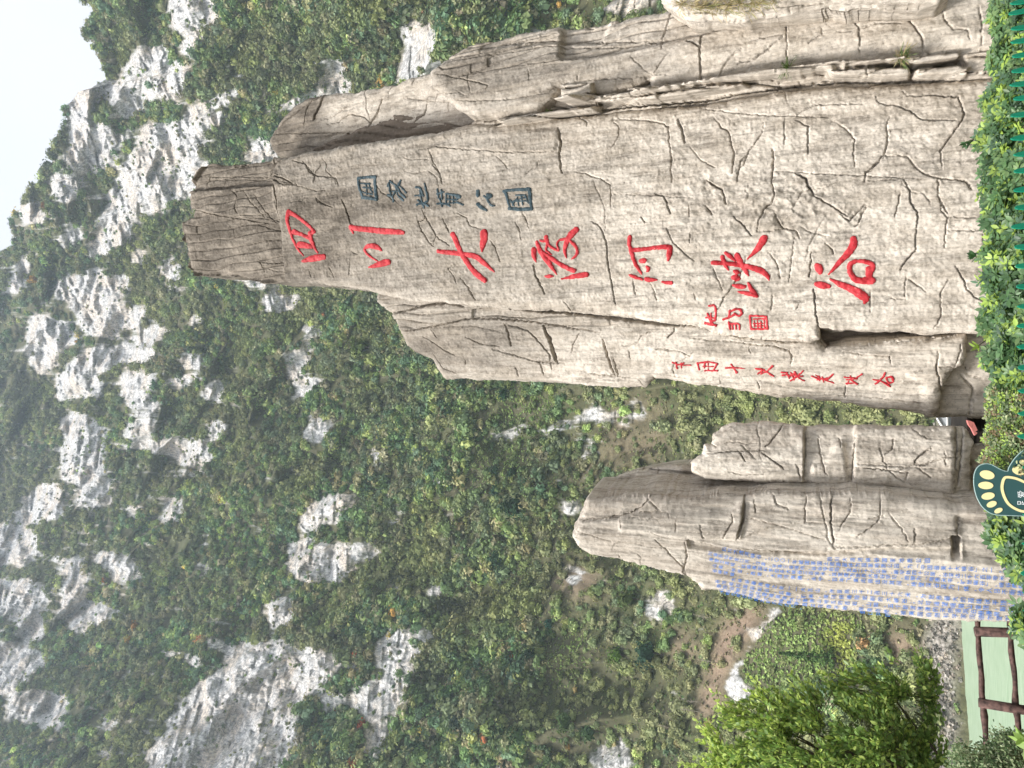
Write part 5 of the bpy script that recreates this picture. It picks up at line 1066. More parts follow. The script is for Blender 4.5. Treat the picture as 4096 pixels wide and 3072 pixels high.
# ---------------------------------------------------------------- crowns made of leaf clumps
def crown_template(K, seed, flat=1.0, shape='round', core=0):
    """K ragged little quads spread through a crown of radius 1 about its centre."""
    g = np.random.default_rng(seed)
    d = g.normal(size=(K, 3)); d /= np.linalg.norm(d, axis=1)[:, None]
    d[:, 2] = np.where(d[:, 2] < -0.45, -d[:, 2], d[:, 2])
    lob = 1 + 0.28 * np.sin(3 * np.arctan2(d[:, 1], d[:, 0]) + seed) + 0.22 * np.sin(5 * d[:, 2] + 2 * seed)
    r = g.uniform(0.55, 1.0, K) ** 0.6 * lob
    c = d * r[:, None]
    if shape == 'cone':
        h = g.uniform(0, 1, K) ** 1.3
        a = g.uniform(0, 2 * math.pi, K); rr = (1 - h) * (0.75 + 0.25 * np.sin(h * 40)) * g.uniform(0.6, 1, K)
        c = np.stack([rr * np.cos(a) * 0.62, rr * np.sin(a) * 0.62, h * 2.6 - 1.0], 1); d = np.stack([np.cos(a), np.sin(a), 0 * a + 0.5], 1)
    c[:, 2] *= flat
    nrm = d + g.normal(size=(K, 3)) * 0.30; nrm[:, 2] += 0.35; nrm /= np.linalg.norm(nrm, axis=1)[:, None]
    ref = g.normal(size=(K, 3)); u = np.cross(nrm, ref); u /= np.linalg.norm(u, axis=1)[:, None]; v = np.cross(nrm, u)
    s = g.uniform(0.7, 1.35, K)[:, None] * (1.55 / math.sqrt(K)) * 0.86
    sh = g.uniform(0.55, 1.25, (K, 4, 1))
    sg = np.array([(-1, -1), (1, -1), (1, 1), (-1, 1)])
    Q = c[:, None, :] + sh * (sg[None, :, :1] * u[:, None, :] + sg[None, :, 1:] * v[:, None, :]) * s[:, None, :]
    Q += nrm[:, None, :] * (np.array([0, .35, 0, .35])[None, :, None] * s[:, None, :])
    tn = g.uniform(0.82, 1.2, K)
    if core:            # bigger leaf masses further in, so that the crown is dense
        k = np.arange(core) + .5; ph = np.arccos(1 - 1.7 * k / core); th = math.pi * (1 + 5 ** .5) * k
        dc = np.stack([np.cos(th) * np.sin(ph), np.sin(th) * np.sin(ph), np.cos(ph)], 1)
        lb = 1 + 0.28 * np.sin(3 * np.arctan2(dc[:, 1], dc[:, 0]) + seed) + 0.22 * np.sin(5 * dc[:, 2] + 2 * seed)
        cc = dc * 0.50 * lb[:, None]; cc[:, 2] *= flat
        nc = dc + g.normal(size=dc.shape) * .12; nc /= np.linalg.norm(nc, axis=1)[:, None]
        u = np.cross(nc, g.normal(size=dc.shape)); u /= np.linalg.norm(u, axis=1)[:, None]; v = np.cross(nc, u)
        sc = 1.15 / math.sqrt(core)
        Qc = cc[:, None, :] + g.uniform(.8, 1.2, (core, 4, 1)) * sc * (sg[None, :, :1] * u[:, None, :] + sg[None, :, 1:] * v[:, None, :])
        Q = np.concatenate([Q, Qc]); tn = np.concatenate([tn, g.uniform(.85, 1.1, core)])
    return Q.astype(np.float32), tn.astype(np.float32)


PAL = np.array([(.036, .062, .028), (.050, .080, .032), (.072, .100, .038), (.105, .125, .045), (.135, .150, .050), (.085, .090, .050), (.100, .092, .062), (.055, .085, .055), (.042, .072, .045), (.125, .110, .060)])


def palette(n, warm, g, wts):
    k = g.choice(len(PAL), n, p=np.array(wts) / sum(wts))
    c = PAL[k] * g.uniform(0.8, 1.25, (n, 1)) * g.uniform(0.93, 1.07, (n, 3))
    w = g.random(n) < warm
    c[w] = np.array([(.30, .17, .035), (.27, .085, .035), (.29, .22, .04)])[g.integers(0, 3, w.sum())] * g.uniform(.7, 1.1, (w.sum(), 1))
    return c


def scatter_mesh(name, P, R, Cc, K, mat, seed, flat=0.9, nt_=8, core=0):
    g = np.random.default_rng(seed)
    temps = [crown_template(K, seed * 31 + t, flat, 'round', core) for t in range(nt_)]; K = K + core
    k = g.integers(0, nt_, len(P)); V = np.empty((len(P), K * 4, 3), np.float32); Tn = np.empty((len(P), K * 4, 3), np.float32)
    a = g.uniform(0, 2 * math.pi, len(P)); ca, sa = np.cos(a), np.sin(a); sq = g.uniform(0.75, 1.3, len(P))
    for t in range(nt_):
        m = k == t
        Q = temps[t][0].reshape(-1, 3)
        x = Q[None, :, 0] * ca[m, None] - Q[None, :, 1] * sa[m, None]; y = Q[None, :, 0] * sa[m, None] + Q[None, :, 1] * ca[m, None]
        V[m, :, 0] = P[m, 0, None] + x * R[m, None]; V[m, :, 1] = P[m, 1, None] + y * R[m, None]; V[m, :, 2] = P[m, 2, None] + Q[None, :, 2] * (R * sq)[m, None]
        Tn[m] = Cc[m, None, :] * np.repeat(temps[t][1], 4)[None, :, None]
    n = len(P) * K
    return mesh_np(name, V.reshape(-1, 3), np.arange(n * 4).reshape(-1, 4), None, mat, False, {'tint': Tn.reshape(-1, 3)})


W_STRIPW = blur(chart(strip, 1), 2)
FOREST = leaf_mat('forest_leaves', 0.8, 0.20, 0.1)


def forest(name, n, vlo, vhi, rlo, rhi, K, seed, elcut, pw=1.0):
    g = np.random.default_rng(seed)
    az = g.uniform(AZ0, AZ1, n); v = vlo + (vhi - vlo) * g.uniform(0, 1, n) ** pw
    P, px, py, wc, el = mountain_at(az, v)
    rk = np.clip((wc + rock_noise(az, v) - 0.42) * 3.2, 0, 1)
    so = chart_at(W_SOIL, px, py); gv = chart_at(W_GRAVEL, px, py); gr_ = chart_at(W_GRASS, px, py)
    dens = (1 - rk) ** 1.8 * (1 - 0.94 * so) * (1 - gv) * (1 - 0.90 * gr_) + rk * np.clip(0.05 + 1.2 * fbm(az * 70 + 8, v * 190, 431, 3), 0, 0.7)
    dens *= 1 - np.clip(2.2 * chart_at(W_STRIPW, px, py), 0, 1)
    patch = fbm(az * 40 + 3, v * 26, 401, 3)
    dens *= np.clip(0.85 + 0.7 * patch, 0.25, 1)
    dens *= (np.degrees(el) > elcut[0]) & (np.degrees(el) <= elcut[1])
    dens *= np.where(np.degrees(el) < 14, 0.55, 1.0)
    dens *= P[:, 2] > WATER_Z + 7
    keep = g.random(n) < dens
    P, rk, so, gr_, px, py, az, v, el = P[keep], rk[keep], so[keep], gr_[keep], px[keep], py[keep], az[keep], v[keep], el[keep]
    m = len(P)
    R = np.clip(g.lognormal(math.log((rlo + rhi) / 2), 0.32, m), rlo * 0.55, rhi * 1.5) * np.where(rk > 0.4, 0.42, 1.0) * (1 - 0.35 * np.maximum(so, gr_))
    tone = fbm(az * 55 + 9, v * 34, 411, 3) * 1.6
    wts = [1.2, 1.6, 1.6, 1.2, .6, 1.0, .9, 1.0, 1.2, .5]
    c = palette(m, 0.002, g, wts) * np.array([2.85, 2.95, 2.5])
    # stands of one kind: darker and lighter, greener and browner
    c *= (1 + 0.30 * tone)[:, None].clip(0.6, 1.5) * g.choice([.68, .85, 1.0, 1.12, 1.3], m, p=[.14, .24, .30, .22, .10])[:, None]
    X_, Z_ = az * 560, P[:, 2]
    spur = np.clip(1.6 * fbm(X_ / 46 + Z_ / 140, Z_ / 130, 205, 2, 0.5) + .1, 0, .7)[:, None]
    c = c * (1 - spur) + spur * np.array([.29, .31, .11]) * g.uniform(.55, 1.25, (m, 1))
    br = np.clip(fbm(az * 38 + 30, v * 24, 421, 3) * 1.8 + 0.5 * so, 0, 0.5)[:, None]
    c = c * (1 - br) + br * np.array([.20, .19, .11]) * g.uniform(.7, 1.3, (m, 1))
    c = c * (1 - 0.55 * gr_[:, None]) + 0.55 * gr_[:, None] * np.array([.17, .23, .07]) * g.uniform(.75, 1.35, (m, 1))
    low = np.clip((17 - np.degrees(el)) / 8, 0, 1)[:, None] * np.clip(.45 + 1.2 * fbm(az * 30, v * 30, 441, 3), 0, .8)[:, None]
    c = c * (1 - low) + low * np.array([.27, .28, .12]) * g.uniform(.7, 1.25, (m, 1))
    c = 0.84 * c + 0.16 * c.mean(1, keepdims=True) * np.array([1.06, 1.0, .94])
    c = c * np.where(np.degrees(el) < 15, 1.38, 1.12)[:, None]
    P = P + np.stack([0 * R, -0.2 * R, 0.55 * R], 1)
    return scatter_mesh(name, P, R, c, K, FOREST, seed, 0.95, 12, 16)


fo = link('forest', forest('forest', 72000, 0.36, 1.002, 2.8, 5.0, 66, 501, (17, 90), 0.72))
tag(fo, kind='stuff')
fo2 = link('woodland', forest('woodland', 23000, 0.02, 0.50, 1.8, 4.0, 130, 502, (-20, 17)))
tag(fo2, kind='stuff')

def undergrowth(n, seed):
    g = np.random.default_rng(seed)
    az = g.uniform(AZ0, AZ1, n); v = g.uniform(0.03, 0.55, n)
    P, px, py, wc, el = mountain_at(az, v)
    so = chart_at(W_SOIL, px, py); gv = chart_at(W_GRAVEL, px, py); gr_ = chart_at(W_GRASS, px, py); rk = chart_at(W_CLIFF, px, py)
    dens = np.clip(0.25 + 0.9 * gr_ - 0.1 * so - 0.9 * gv - 0.8 * rk - 1.5 * chart_at(W_STRIPW, px, py), 0.01, 1)
    keep = (g.random(n) < dens) & (P[:, 2] > WATER_Z + 2)
    P, so, gr_ = P[keep], so[keep, None], gr_[keep, None]; m = len(P)
    c = np.array([(.11, .14, .055), (.15, .165, .07), (.165, .15, .09), (.08, .125, .045)])[g.integers(0, 4, m)] * g.uniform(.75, 1.3, (m, 1))
    yel = (chart_at(W_YELLOW, px[keep], py[keep]))[:, None]
    c = c * (1 - .7 * gr_) + .7 * gr_ * np.array([.19, .26, .085]) * g.uniform(.6, 1.35, (m, 1))
    c = c * (1 - .6 * so) + .6 * so * np.array([.24, .175, .13]) * g.uniform(.7, 1.3, (m, 1))
    c = c * (1 - .8 * yel) + .8 * yel * np.array([.27, .28, .07]) * g.uniform(.7, 1.2, (m, 1))
    R = g.uniform(.45, 1.25, m)
    return scatter_mesh('undergrowth', P + [0, 0, .2], R, c * 1.75, 10, FOREST, seed, 0.7)


W_DUMMY = 0
W_YELLOW = chart([('M6', [(1285, 425), (1430, 440), (1470, 560), (1420, 760), (1310, 760), (1330, 640), (1240, 600)], 1)], 3)
ug = link('undergrowth', undergrowth(150000, 505)); tag(ug, kind='stuff')


def shingle(n, seed):
    g = np.random.default_rng(seed)
    az = g.uniform(rad(-40), rad(30), n); v = g.uniform(0.03, 0.16, n)
    P, px, py, wc, el = mountain_at(az, v)
    keep = (g.random(n) < chart_at(W_GRAVEL, px, py)) & (P[:, 2] > WATER_Z - .3)
    P = P[keep]; m = len(P)
    c = np.array([(.52, .48, .44), (.36, .33, .30), (.22, .20, .18), (.44, .38, .32), (.13, .12, .11)])[g.integers(0, 5, m)] * g.uniform(.8, 1.2, (m, 1))
    return scatter_mesh('shingle', P, g.uniform(.35, 1.1, m), c, 10, FOREST, seed, 0.6)


sh_ = link('shingle', shingle(24000, 506)); tag(sh_, kind='stuff')

# ---------------------------------------------------------------- single trees and bushes one can pick out on the far slope
BARK = plain('bark', (0.10, 0.075, 0.055), 0.9, 0.3, 3.0)


def surf_at(px, py):
    """Where the ray of a pixel meets the mountainside."""
    d = ray(px, py); az = math.atan2(d[0], d[1]); el = math.atan2(d[2], math.hypot(d[0], d[1]))
    v = np.linspace(0, 1, 1500); P, *_ = mountain_at(np.full_like(v, az), v)
    e = np.arctan2(P[:, 2] - CAM[2], np.hypot(P[:, 0], P[:, 1]))
    k = int(np.argmin(np.abs(e - el)))
    return P[k]


def far_tree(px, py, rpx, col, label, K=260, flat=1.0, shape='round', group=None, name='tree', trunk=0.9):
    B = surf_at(px + rpx * 0.9, py); k = np.linalg.norm(B - CAM) / np.linalg.norm(ray(px, py)) * 1.0
    R = rpx * k
    t = thing(name, label, 'tree', B, group)
    g = np.random.default_rng(int(px * 7 + py))
    Q, tn = crown_template(K, int(px + py), flat, shape, 24 if shape == 'round' else 0); K = len(Q)
    C0 = B + np.array([0, -0.15 * R, R * (0.95 if shape == 'round' else 1.25) * max(0.7, flat)])
    V = C0 + Q.reshape(-1, 3) * R
    cols_ = np.array(col) * (np.repeat(tn, 4) * g.uniform(.8, 1.2, len(V)))[:, None]
    link('crown', mesh_np('crown', V, np.arange(K * 4).reshape(-1, 4), None, FOREST, False, {'tint': cols_}), t)
    mb = MB(); mb.tube([B - [0, 0, R * 0.4], B + [0.03 * R, 0, R * 0.5], C0 + [0, 0, 0.5 * R]], [R * .07, R * .06, R * .03], 7); mb.build('trunk', BARK, t)
    return t


DG, MG, YG, OG, RD = (.030, .062, .030), (.058, .10, .038), (.16, .19, .05), (.32, .19, .04), (.26, .075, .035)
ft = [('M5', 1330, 180, 72, DG, 'round dark green tree alone on the slope beside the smaller monument top'), ('M5', 1520, 815, 42, (.022, .07, .045), 'small deep green tree on the terraced slope left of the blue inscription'),
      ('M6', 150, 660, 95, (.030, .068, .040), 'bushy blue-green tree below the smaller monument shoulder'), ('M5', 1235, 470, 62, DG, 'dark green tree under a paler one on the middle slope'), ('M5', 1895, 1000, 55, (.11, .19, .035), 'bright lime green tree beside the blue-green one'),
      ('M5', 1410, 1010, 55, (.035, .065, .035), 'dark tree above the pale grass bands of the slope'), ('M5', 1960, 690, 62, (.10, .13, .045), 'olive tree just right of a small white outcrop'), ('M5', 1250, 1395, 72, (.034, .07, .03), 'broad dark tree low on the bare left slope'),
      ('M5', 1010, 1370, 48, (.04, .065, .045), 'grey-green tree on a thin leaning trunk over white rock'), ('M5', 1350, 1450, 60, MG, 'mid green tree between two dark ones near the left edge'), ('M5', 1740, 1420, 60, (.05, .095, .035), 'green tree left of the orange-tinged bush'),
      ('M5', 1625, 1500, 24, OG, 'small orange-yellow bush near the left edge'), ('M5', 455, 985, 34, RD, 'rust red bush on the edge of the big white cliff'), ('M5', 480, 1385, 32, RD, 'rust red tree against the lower white cliff'), ('M5', 340, 1310, 20, (.34, .05, .04), 'tiny scarlet bush under the white cliff'),
      ('M5', 440, 1600, 34, (.30, .12, .05), 'orange red bush at the far left of the slope'), ('M3', 1160, 250, 24, OG, 'small golden tree high in the dense green forest'), ('M3', 705, 920, 30, (.28, .15, .04), 'orange tree on the high diagonal ridge'), ('M3', 670, 995, 26, (.34, .22, .04), 'golden tree just below the orange one on the ridge'),
      ('M2', 250, 400, 36, (.34, .20, .04), 'golden yellow tree among blue-green forest near the summit'), ('M4', 480, 400, 60, (.10, .14, .035), 'light green tree below the left shoulder of the tall monument'), ('M4', 1220, 1080, 34, DG, 'small dark tree left of its twin on the green terrace'),
      ('M4', 1320, 1095, 40, DG, 'dark green tree right of its twin on the green terrace'), ('M4', 1225, 1190, 40, (.03, .07, .045), 'dark tree at the lower end of the green terrace'), ('M4', 1270, 660, 44, (.025, .065, .03), 'dark green tree where the pale path of grass begins'), ('M5', 1610, 1370, 60, (.075, .12, .04), 'soft light green tree low on the left slope')]
for z, x, y, r, c, lb in ft:
    q = T(z, [(x, y)])[0]
    far_tree(q[0], q[1], r / ZOOM[z][2] * 0.95, c, lb, K=110 if r < 40 else 240, name='bush' if 'bush' in lb else 'tree')
q = T('M6', [(1160, 690)])[0]
far_tree(q[0] + 50, q[1], 78, (.075, .13, .04), 'pale green conifer standing alone above the river bank', K=700, shape='cone', name='conifer')


def bare_tree(px, py, h, label):
    B = surf_at(px, py); k = np.linalg.norm(B - CAM) / FPX; H = h * k
    t = thing('bare_tree', label, 'tree', B)
    g = random.Random(int(px)); mb = MB(); br = MB()
    top = B + np.array([g.uniform(-.15, .15) * H, 0, H])
    mb.tube([B - [0, 0, .05 * H], B + (top - B) * 0.5 + [0.02 * H, 0, 0], top], [.020 * H, .014 * H, .005 * H], 6)
    for i in range(26):
        f = g.uniform(.3, .97); s0 = B + (top - B) * f; a = g.uniform(0, 6.28); L = H * g.uniform(.16, .38) * (1.15 - f)
        e = s0 + L * np.array([math.cos(a), math.sin(a) * .7, g.uniform(.35, 1.0)])
        br.tube([s0, (s0 + e) / 2 + [0, 0, .04 * L], e], [.006 * H, .004 * H, .0025 * H], 4, cap=False)
        for _ in range(3):
            s1 = s0 + (e - s0) * g.uniform(.4, .95); e1 = s1 + L * .4 * np.array([g.uniform(-1, 1), g.uniform(-1, 1), g.uniform(.2, 1)])
            br.tube([s1, e1], [.003 * H, .002 * H], 3, cap=False)
    mb.build('trunk', TWIG, t); br.build('branches', TWIG, t)


TWIG = plain('pale_twigs', (0.34, 0.29, 0.23), 0.9, 0.3, 2.0)
for (z, x, y, h, lb) in [('M6', 985, 500, 110, 'leafless pale tree leaning over the white rock strip'), ('M6', 590, 715, 120, 'thin leafless tree on the bare brown slope'), ('M6', 575, 440, 130, 'leafless tree close beside the blue inscription'), ('M6', 490, 965, 90, 'leafless tree above the near green bush'),
                         ('M6', 495, 1030, 130, 'leafless tree lower left beyond the near green bush'), ('M6', 330, 1140, 110, 'leafless dark-rooted tree at the left edge of the slope'), ('M6', 560, 765, 60, 'short leafless sapling on the brown slope')]:
    q = T(z, [(x, y)])[0]; bare_tree(q[0], q[1], h / 1.58, lb)

# ---------------------------------------------------------------- river
wm, nt, nd, lk, pw = new_mat('river_water')
tc = N(nd, 'ShaderNodeTexCoord')
mpw = N(nd, 'ShaderNodeMapping'); mpw.inputs['Scale'].default_value = (0.35, 1.6, 1); lk.new(tc.outputs['Object'], mpw.inputs['Vector'])
wv = N(nd, 'ShaderNodeTexNoise', Scale=0.5, Detail=5.0, Roughness=0.6); lk.new(mpw.outputs[0], wv.inputs['Vector'])
cw = mixc(nd, lk, maprange(nd, lk, wv.outputs[0], 0.35, 0.65), (0.30, 0.41, 0.28), (0.40, 0.50, 0.37))
lk.new(cw, pw.inputs['Base Color']); pw.inputs['Roughness'].default_value = 0.28; pw.inputs['Specular IOR Level'].default_value = 0.5
bw = N(nd, 'ShaderNodeBump', Strength=0.5, Distance=0.4); lk.new(wv.outputs[0], bw.inputs['Height']); lk.new(bw.outputs[0], pw.inputs['Normal'])
xs, ys = np.linspace(-520, 560, 60), np.linspace(40, 420, 30)
Xr, Yr = np.meshgrid(xs, ys); ii, jj = np.meshgrid(np.arange(59), np.arange(29)); a0 = (jj * 60 + ii).ravel()
ri = link('river', mesh_np('river', np.stack([Xr, Yr, np.full_like(Xr, WATER_Z)], -1).reshape(-1, 3), np.stack([a0, a0 + 1, a0 + 61, a0 + 60], 1), None, wm, True))
tag(ri, kind='structure')

# ---------------------------------------------------------------- near ground: the lawn round the rocks, falling away to the river
def ground_z(x, y):
    start = np.interp(x, [-2.6, -1.0, 1.0], [4.9, 6.6, 10.6])
    d = np.maximum(0, y - start)
    z = -0.42 * d - 0.5 * np.clip((y - 6.5) / 0.7, 0, 1) * np.clip((x + 1.6) / 1.0, 0, 1)
    z = np.maximum(z, -2.6)
    far = np.maximum(0, y - 15)
    z = z - 0.75 * far
    return z + 0.04 * vnoise(x * 1.3, y * 1.3, 3) + 0.015 * vnoise(x * 6, y * 6, 4) + np.clip(far, 0, 12) * 0.12 * vnoise(x / 5, y / 5, 5)


xs = np.concatenate([np.linspace(-300, -30, 24)[:-1], np.linspace(-30, -9, 22)[:-1], np.linspace(-9, 9, 150), np.linspace(9, 30, 22)[1:], np.linspace(30, 300, 24)[1:]])
ys = np.concatenate([np.linspace(-60, 0, 16)[:-1], np.linspace(0, 16, 150), np.linspace(16, 110, 60)[1:]])
Xg, Yg = np.meshgrid(xs, ys); nx, ny = len(xs), len(ys)
ii, jj = np.meshgrid(np.arange(nx - 1), np.arange(ny - 1)); a0 = (jj * nx + ii).ravel()
gm, nt, nd, lk, pg_ = new_mat('bank_soil')
tc = N(nd, 'ShaderNodeTexCoord'); ng = N(nd, 'ShaderNodeTexNoise', Scale=3.0, Detail=9.0, Roughness=0.7); lk.new(tc.outputs['Object'], ng.inputs['Vector'])
lk.new(mixc(nd, lk, maprange(nd, lk, ng.outputs[0], 0.35, 0.65), (0.045, 0.05, 0.022), (0.12, 0.10, 0.06)), pg_.inputs['Base Color']); pg_.inputs['Roughness'].default_value = 0.95
bgm = N(nd, 'ShaderNodeBump', Strength=0.6, Distance=0.05); lk.new(ng.outputs[0], bgm.inputs['Height']); lk.new(bgm.outputs[0], pg_.inputs['Normal'])
go = link('ground', mesh_np('ground', np.stack([Xg, Yg, ground_z(Xg, Yg)], -1).reshape(-1, 3), np.stack([a0, a0 + 1, a0 + nx + 1, a0 + nx], 1), None, gm, True))
tag(go, kind='structure')
# ---------------------------------------------------------------- leaves
_b = np.array([(0, 0, 0), (-.5, .36, .10), (0, .38, 0), (.5, .36, .10), (-.44, .68, .07), (0, .72, -.02), (.44, .68, .07), (0, 1, -.10)])   # x across, y along, z fold
_lq = np.array([(2, 1, 4, 5), (2, 5, 6, 3)]); _lt = np.array([(0, 1, 2), (0, 2, 3), (5, 4, 7), (5, 7, 6)])


def leaves(name, P, D, U, L, W, tint, mat, parent):
    P, D, U = (np.asarray(a, float) for a in (P, D, U))
    D = D / np.linalg.norm(D, axis=1)[:, None]
    X = np.cross(D, U); X /= np.linalg.norm(X, axis=1)[:, None] + 1e-9
    Z = np.cross(X, D)
    V = P[:, None] + _b[None, :, :1] * X[:, None] * np.asarray(W)[:, None, None] + _b[None, :, 1:2] * D[:, None] * np.asarray(L)[:, None, None] + _b[None, :, 2:] * Z[:, None] * np.asarray(W)[:, None, None]
    n = len(P); o = np.arange(n)[:, None, None] * 8
    me = mesh_np(name, V.reshape(-1, 3), (_lq[None] + o).reshape(-1, 4), (_lt[None] + o).reshape(-1, 3), mat, True, {'tint': np.repeat(np.asarray(tint), 8, 0)})
    return link(name, me, parent)


def rdir(g, n):
    d = g.normal(size=(n, 3)); return d / np.linalg.norm(d, axis=1)[:, None]


LEAF = leaf_mat('glossy_leaves', 0.42, 0.40, 0.4)
SOFT = leaf_mat('soft_leaves', 0.55, 0.30, 0.3)
STEM = plain('green_stems', (0.12, 0.13, 0.05), 0.7, 0.3, 30)

# the low fence stands on this line
FA, FB = np.array([-2.0, 3.9]), np.array([3.3, 6.2])
fdir = np.append((FB - FA) / np.linalg.norm(FB - FA), 0.0)
fn = np.cross(fdir, [0, 0, 1.0]); fn = fn if fn[1] < 0 else -fn


def on_fence(px, py, off=0.0):
    d = ray(px, py); o = np.append(FA, 0.0) - fn * off
    k = ((o - CAM) @ fn) / (d @ fn)
    return CAM + d * k


def fence_y(py):
    return on_fence(4060, py)[1]


def whorl_plant(name, label, cat, sy0, sy1, tops, n, seed, back=(0.30, 1.0), leaf=(0.050, 0.021), pal=None, per=7, small=False, group=None):
    g = np.random.default_rng(seed)
    tx, ty = np.array([t[1] for t in tops], float), np.array([t[0] for t in tops], float)
    o = np.argsort(tx); tx, ty = tx[o], ty[o]
    py = g.uniform(sy0, sy1, n); q = g.uniform(0, 1, n)
    ymid = np.array([fence_y(p) for p in py]) + (back[0] + back[1]) / 2
    M = np.stack([at_y(np.interp(p, tx, ty), p, y) for p, y in zip(py, ymid)])
    zt = M[:, 2] - 0.16 * (2 * q - 1) ** 2 + 0.05 * vnoise(py / 45.0, q * 3, seed) - 0.02
    z = zt - g.exponential(0.11, n); z = np.where(z < -0.25, zt - g.uniform(0, 0.3, n), z)
    C0 = np.stack([M[:, 0] + g.normal(0, .01, n), M[:, 1] + (q - .5) * (back[1] - back[0]), z], 1)
    ax = rdir(g, n) * 0.55 + np.array([0, -0.45, 0.85]); ax /= np.linalg.norm(ax, axis=1)[:, None]
    root = thing(name, label, cat, (C0[:, 0].mean(), C0[:, 1].mean(), 0.0), group)
    ref = np.tile([0.2, 0.9, 0.1], (n, 1)); a1 = np.cross(ax, ref); a1 /= np.linalg.norm(a1, axis=1)[:, None]; a2 = np.cross(ax, a1)
    P, D, U, L, W, Cc = [], [], [], [], [], []
    young = g.random(n) < 0.2
    base = np.array(pal)[g.integers(0, len(pal), n)] * g.uniform(.8, 1.2, (n, 1))
    base[young] = np.array([.32, .44, .09]) * g.uniform(.7, 1.2, (young.sum(), 1))
    for k in range(per):
        th = 2 * math.pi * (k + g.uniform(-.25, .25, n)) / per
        d = np.cos(th)[:, None] * a1 + np.sin(th)[:, None] * a2 + ax * g.uniform(-.35, .35, n)[:, None]
        s = g.uniform(.65, 1.2, n)
        P.append(C0 + d * 0.006); D.append(d); U.append(ax + 0.25 * rdir(g, n)); L.append(leaf[0] * s); W.append(leaf[1] * s * g.uniform(.85, 1.15, n)); Cc.append(base * g.uniform(.8, 1.25, (n, 1)))
    leaves('foliage', np.concatenate(P), np.concatenate(D), np.concatenate(U), np.concatenate(L), np.concatenate(W), np.concatenate(Cc), LEAF if not small else SOFT, root)
    mb = MB()
    for i in g.choice(n, min(n, 160), replace=False):
        b = np.array([C0[i, 0] * .97 + g.normal(0, .05), C0[i, 1] + g.normal(0, .05), -0.30]); m = (b + C0[i]) / 2 + g.normal(0, .03, 3)
        mb.tube([b, m, C0[i]], [.006, .005, .003], 5, cap=False)
    mb.build('stems', STEM, root)
    return root


SCH = [(.065, .13, .055), (.085, .17, .065), (.11, .20, .085), (.14, .235, .10), (.085, .15, .09), (.18, .27, .11)]
topsR = [(3975, -500), (3963, 0), (3950, 90), (3972, 150), (3960, 200), (3935, 235), (3952, 290), (3962, 340), (3930, 370), (3912, 425), (3925, 470), (3900, 520), (3905, 560), (3935, 600), (3930, 680), (3925, 745), (3905, 790), (3915, 830),
         (3945, 890), (3968, 900), (3952, 950), (3925, 985), (3898, 1020), (3905, 1060), (3928, 1110), (3945, 1150), (3932, 1230), (3925, 1290), (3938, 1380), (3925, 1430), (3938, 1500), (3950, 1560), (3975, 1620)]
whorl_plant('hedge', 'long low hedge of glossy whorled leaves in front of the tall monument', 'hedge', -420, 1600, topsR, 4600, 601, pal=SCH)
whorl_plant('shrub', 'small-leaved speckled shrub filling the gap between hedge and foot-shaped sign', 'shrub', 1555, 1895, [(3945, 1540), (3942, 1600), (3950, 1660), (3938, 1720), (3948, 1760), (3925, 1800), (3938, 1850), (3960, 1900)], 3000, 602, leaf=(0.024, 0.012), per=5, small=True,
            pal=[(.10, .16, .06), (.20, .25, .12), (.30, .33, .18), (.075, .11, .05), (.18, .13, .07), (.13, .18, .09)])
whorl_plant('hedge', 'leafy hedge below the blue text, just left of the foot-shaped sign', 'hedge', 2030, 2330, [(3960, 2010), (3932, 2050), (3936, 2090), (3950, 2150), (3968, 2200), (3990, 2240), (4012, 2280), (4060, 2330), (4090, 2360)], 900, 603, pal=SCH, back=(0.65, 1.2))
whorl_plant('shrub', 'small green clump rising before the lower left corner of the blue text', 'shrub', 2440, 2640, [(4096, 2430), (4050, 2470), (4030, 2510), (4045, 2560), (4075, 2600), (4110, 2650)], 330, 604, pal=SCH, back=(0.2, 0.6))


def sprig(name, label, pts_px, off, col, L, n, seed, cat='plant', spread=26):
    g = np.random.default_rng(seed)
    path = np.array([on_fence(p[0], p[1], off) for p in pts_px])
    root = thing(name, label, cat, path[0])
    mb = MB(); mb.tube(path, np.linspace(.004, .002, len(path)), 5); mb.build('stem', STEM, root)
    f = g.uniform(.25, 1, n) * (len(path) - 1); i = np.minimum(f.astype(int), len(path) - 2)
    P = path[i] + (path[i + 1] - path[i]) * (f - i)[:, None]
    D = rdir(g, n) + (path[-1] - path[0]) / np.linalg.norm(path[-1] - path[0]) * .8
    leaves('leaf_cluster', P, D, rdir(g, n) * .5 + [0, -.6, .6], g.uniform(.7, 1.2, n) * L, g.uniform(.3, .42, n) * L, np.array(col) * g.uniform(.75, 1.25, (n, 1)), LEAF, root)


sprig('vine_sprig', 'dark trailing sprig against the pale rock above the hedge', [(3935, 520), (3895, 555), (3862, 575)], .9, (.05, .11, .04), .055, 22, 611)
sprig('vine_sprig', 'yellow-green young sprig in front of the dark notch of the tall monument', [(3945, 1360), (3910, 1385), (3888, 1400)], .9, (.22, .32, .06), .05, 9, 612)
sprig('vine_sprig', 'leafy sprout above the hedge below the last red character', [(3940, 1040), (3910, 1030), (3895, 1018)], .9, (.045, .10, .035), .055, 26, 613)
sprig('long_leaved_plant', 'long pale green leaves at the very corner below the timber rail', [(4150, 2985), (4115, 2975), (4090, 2960)], -.1, (.24, .36, .09), .085, 9, 614)

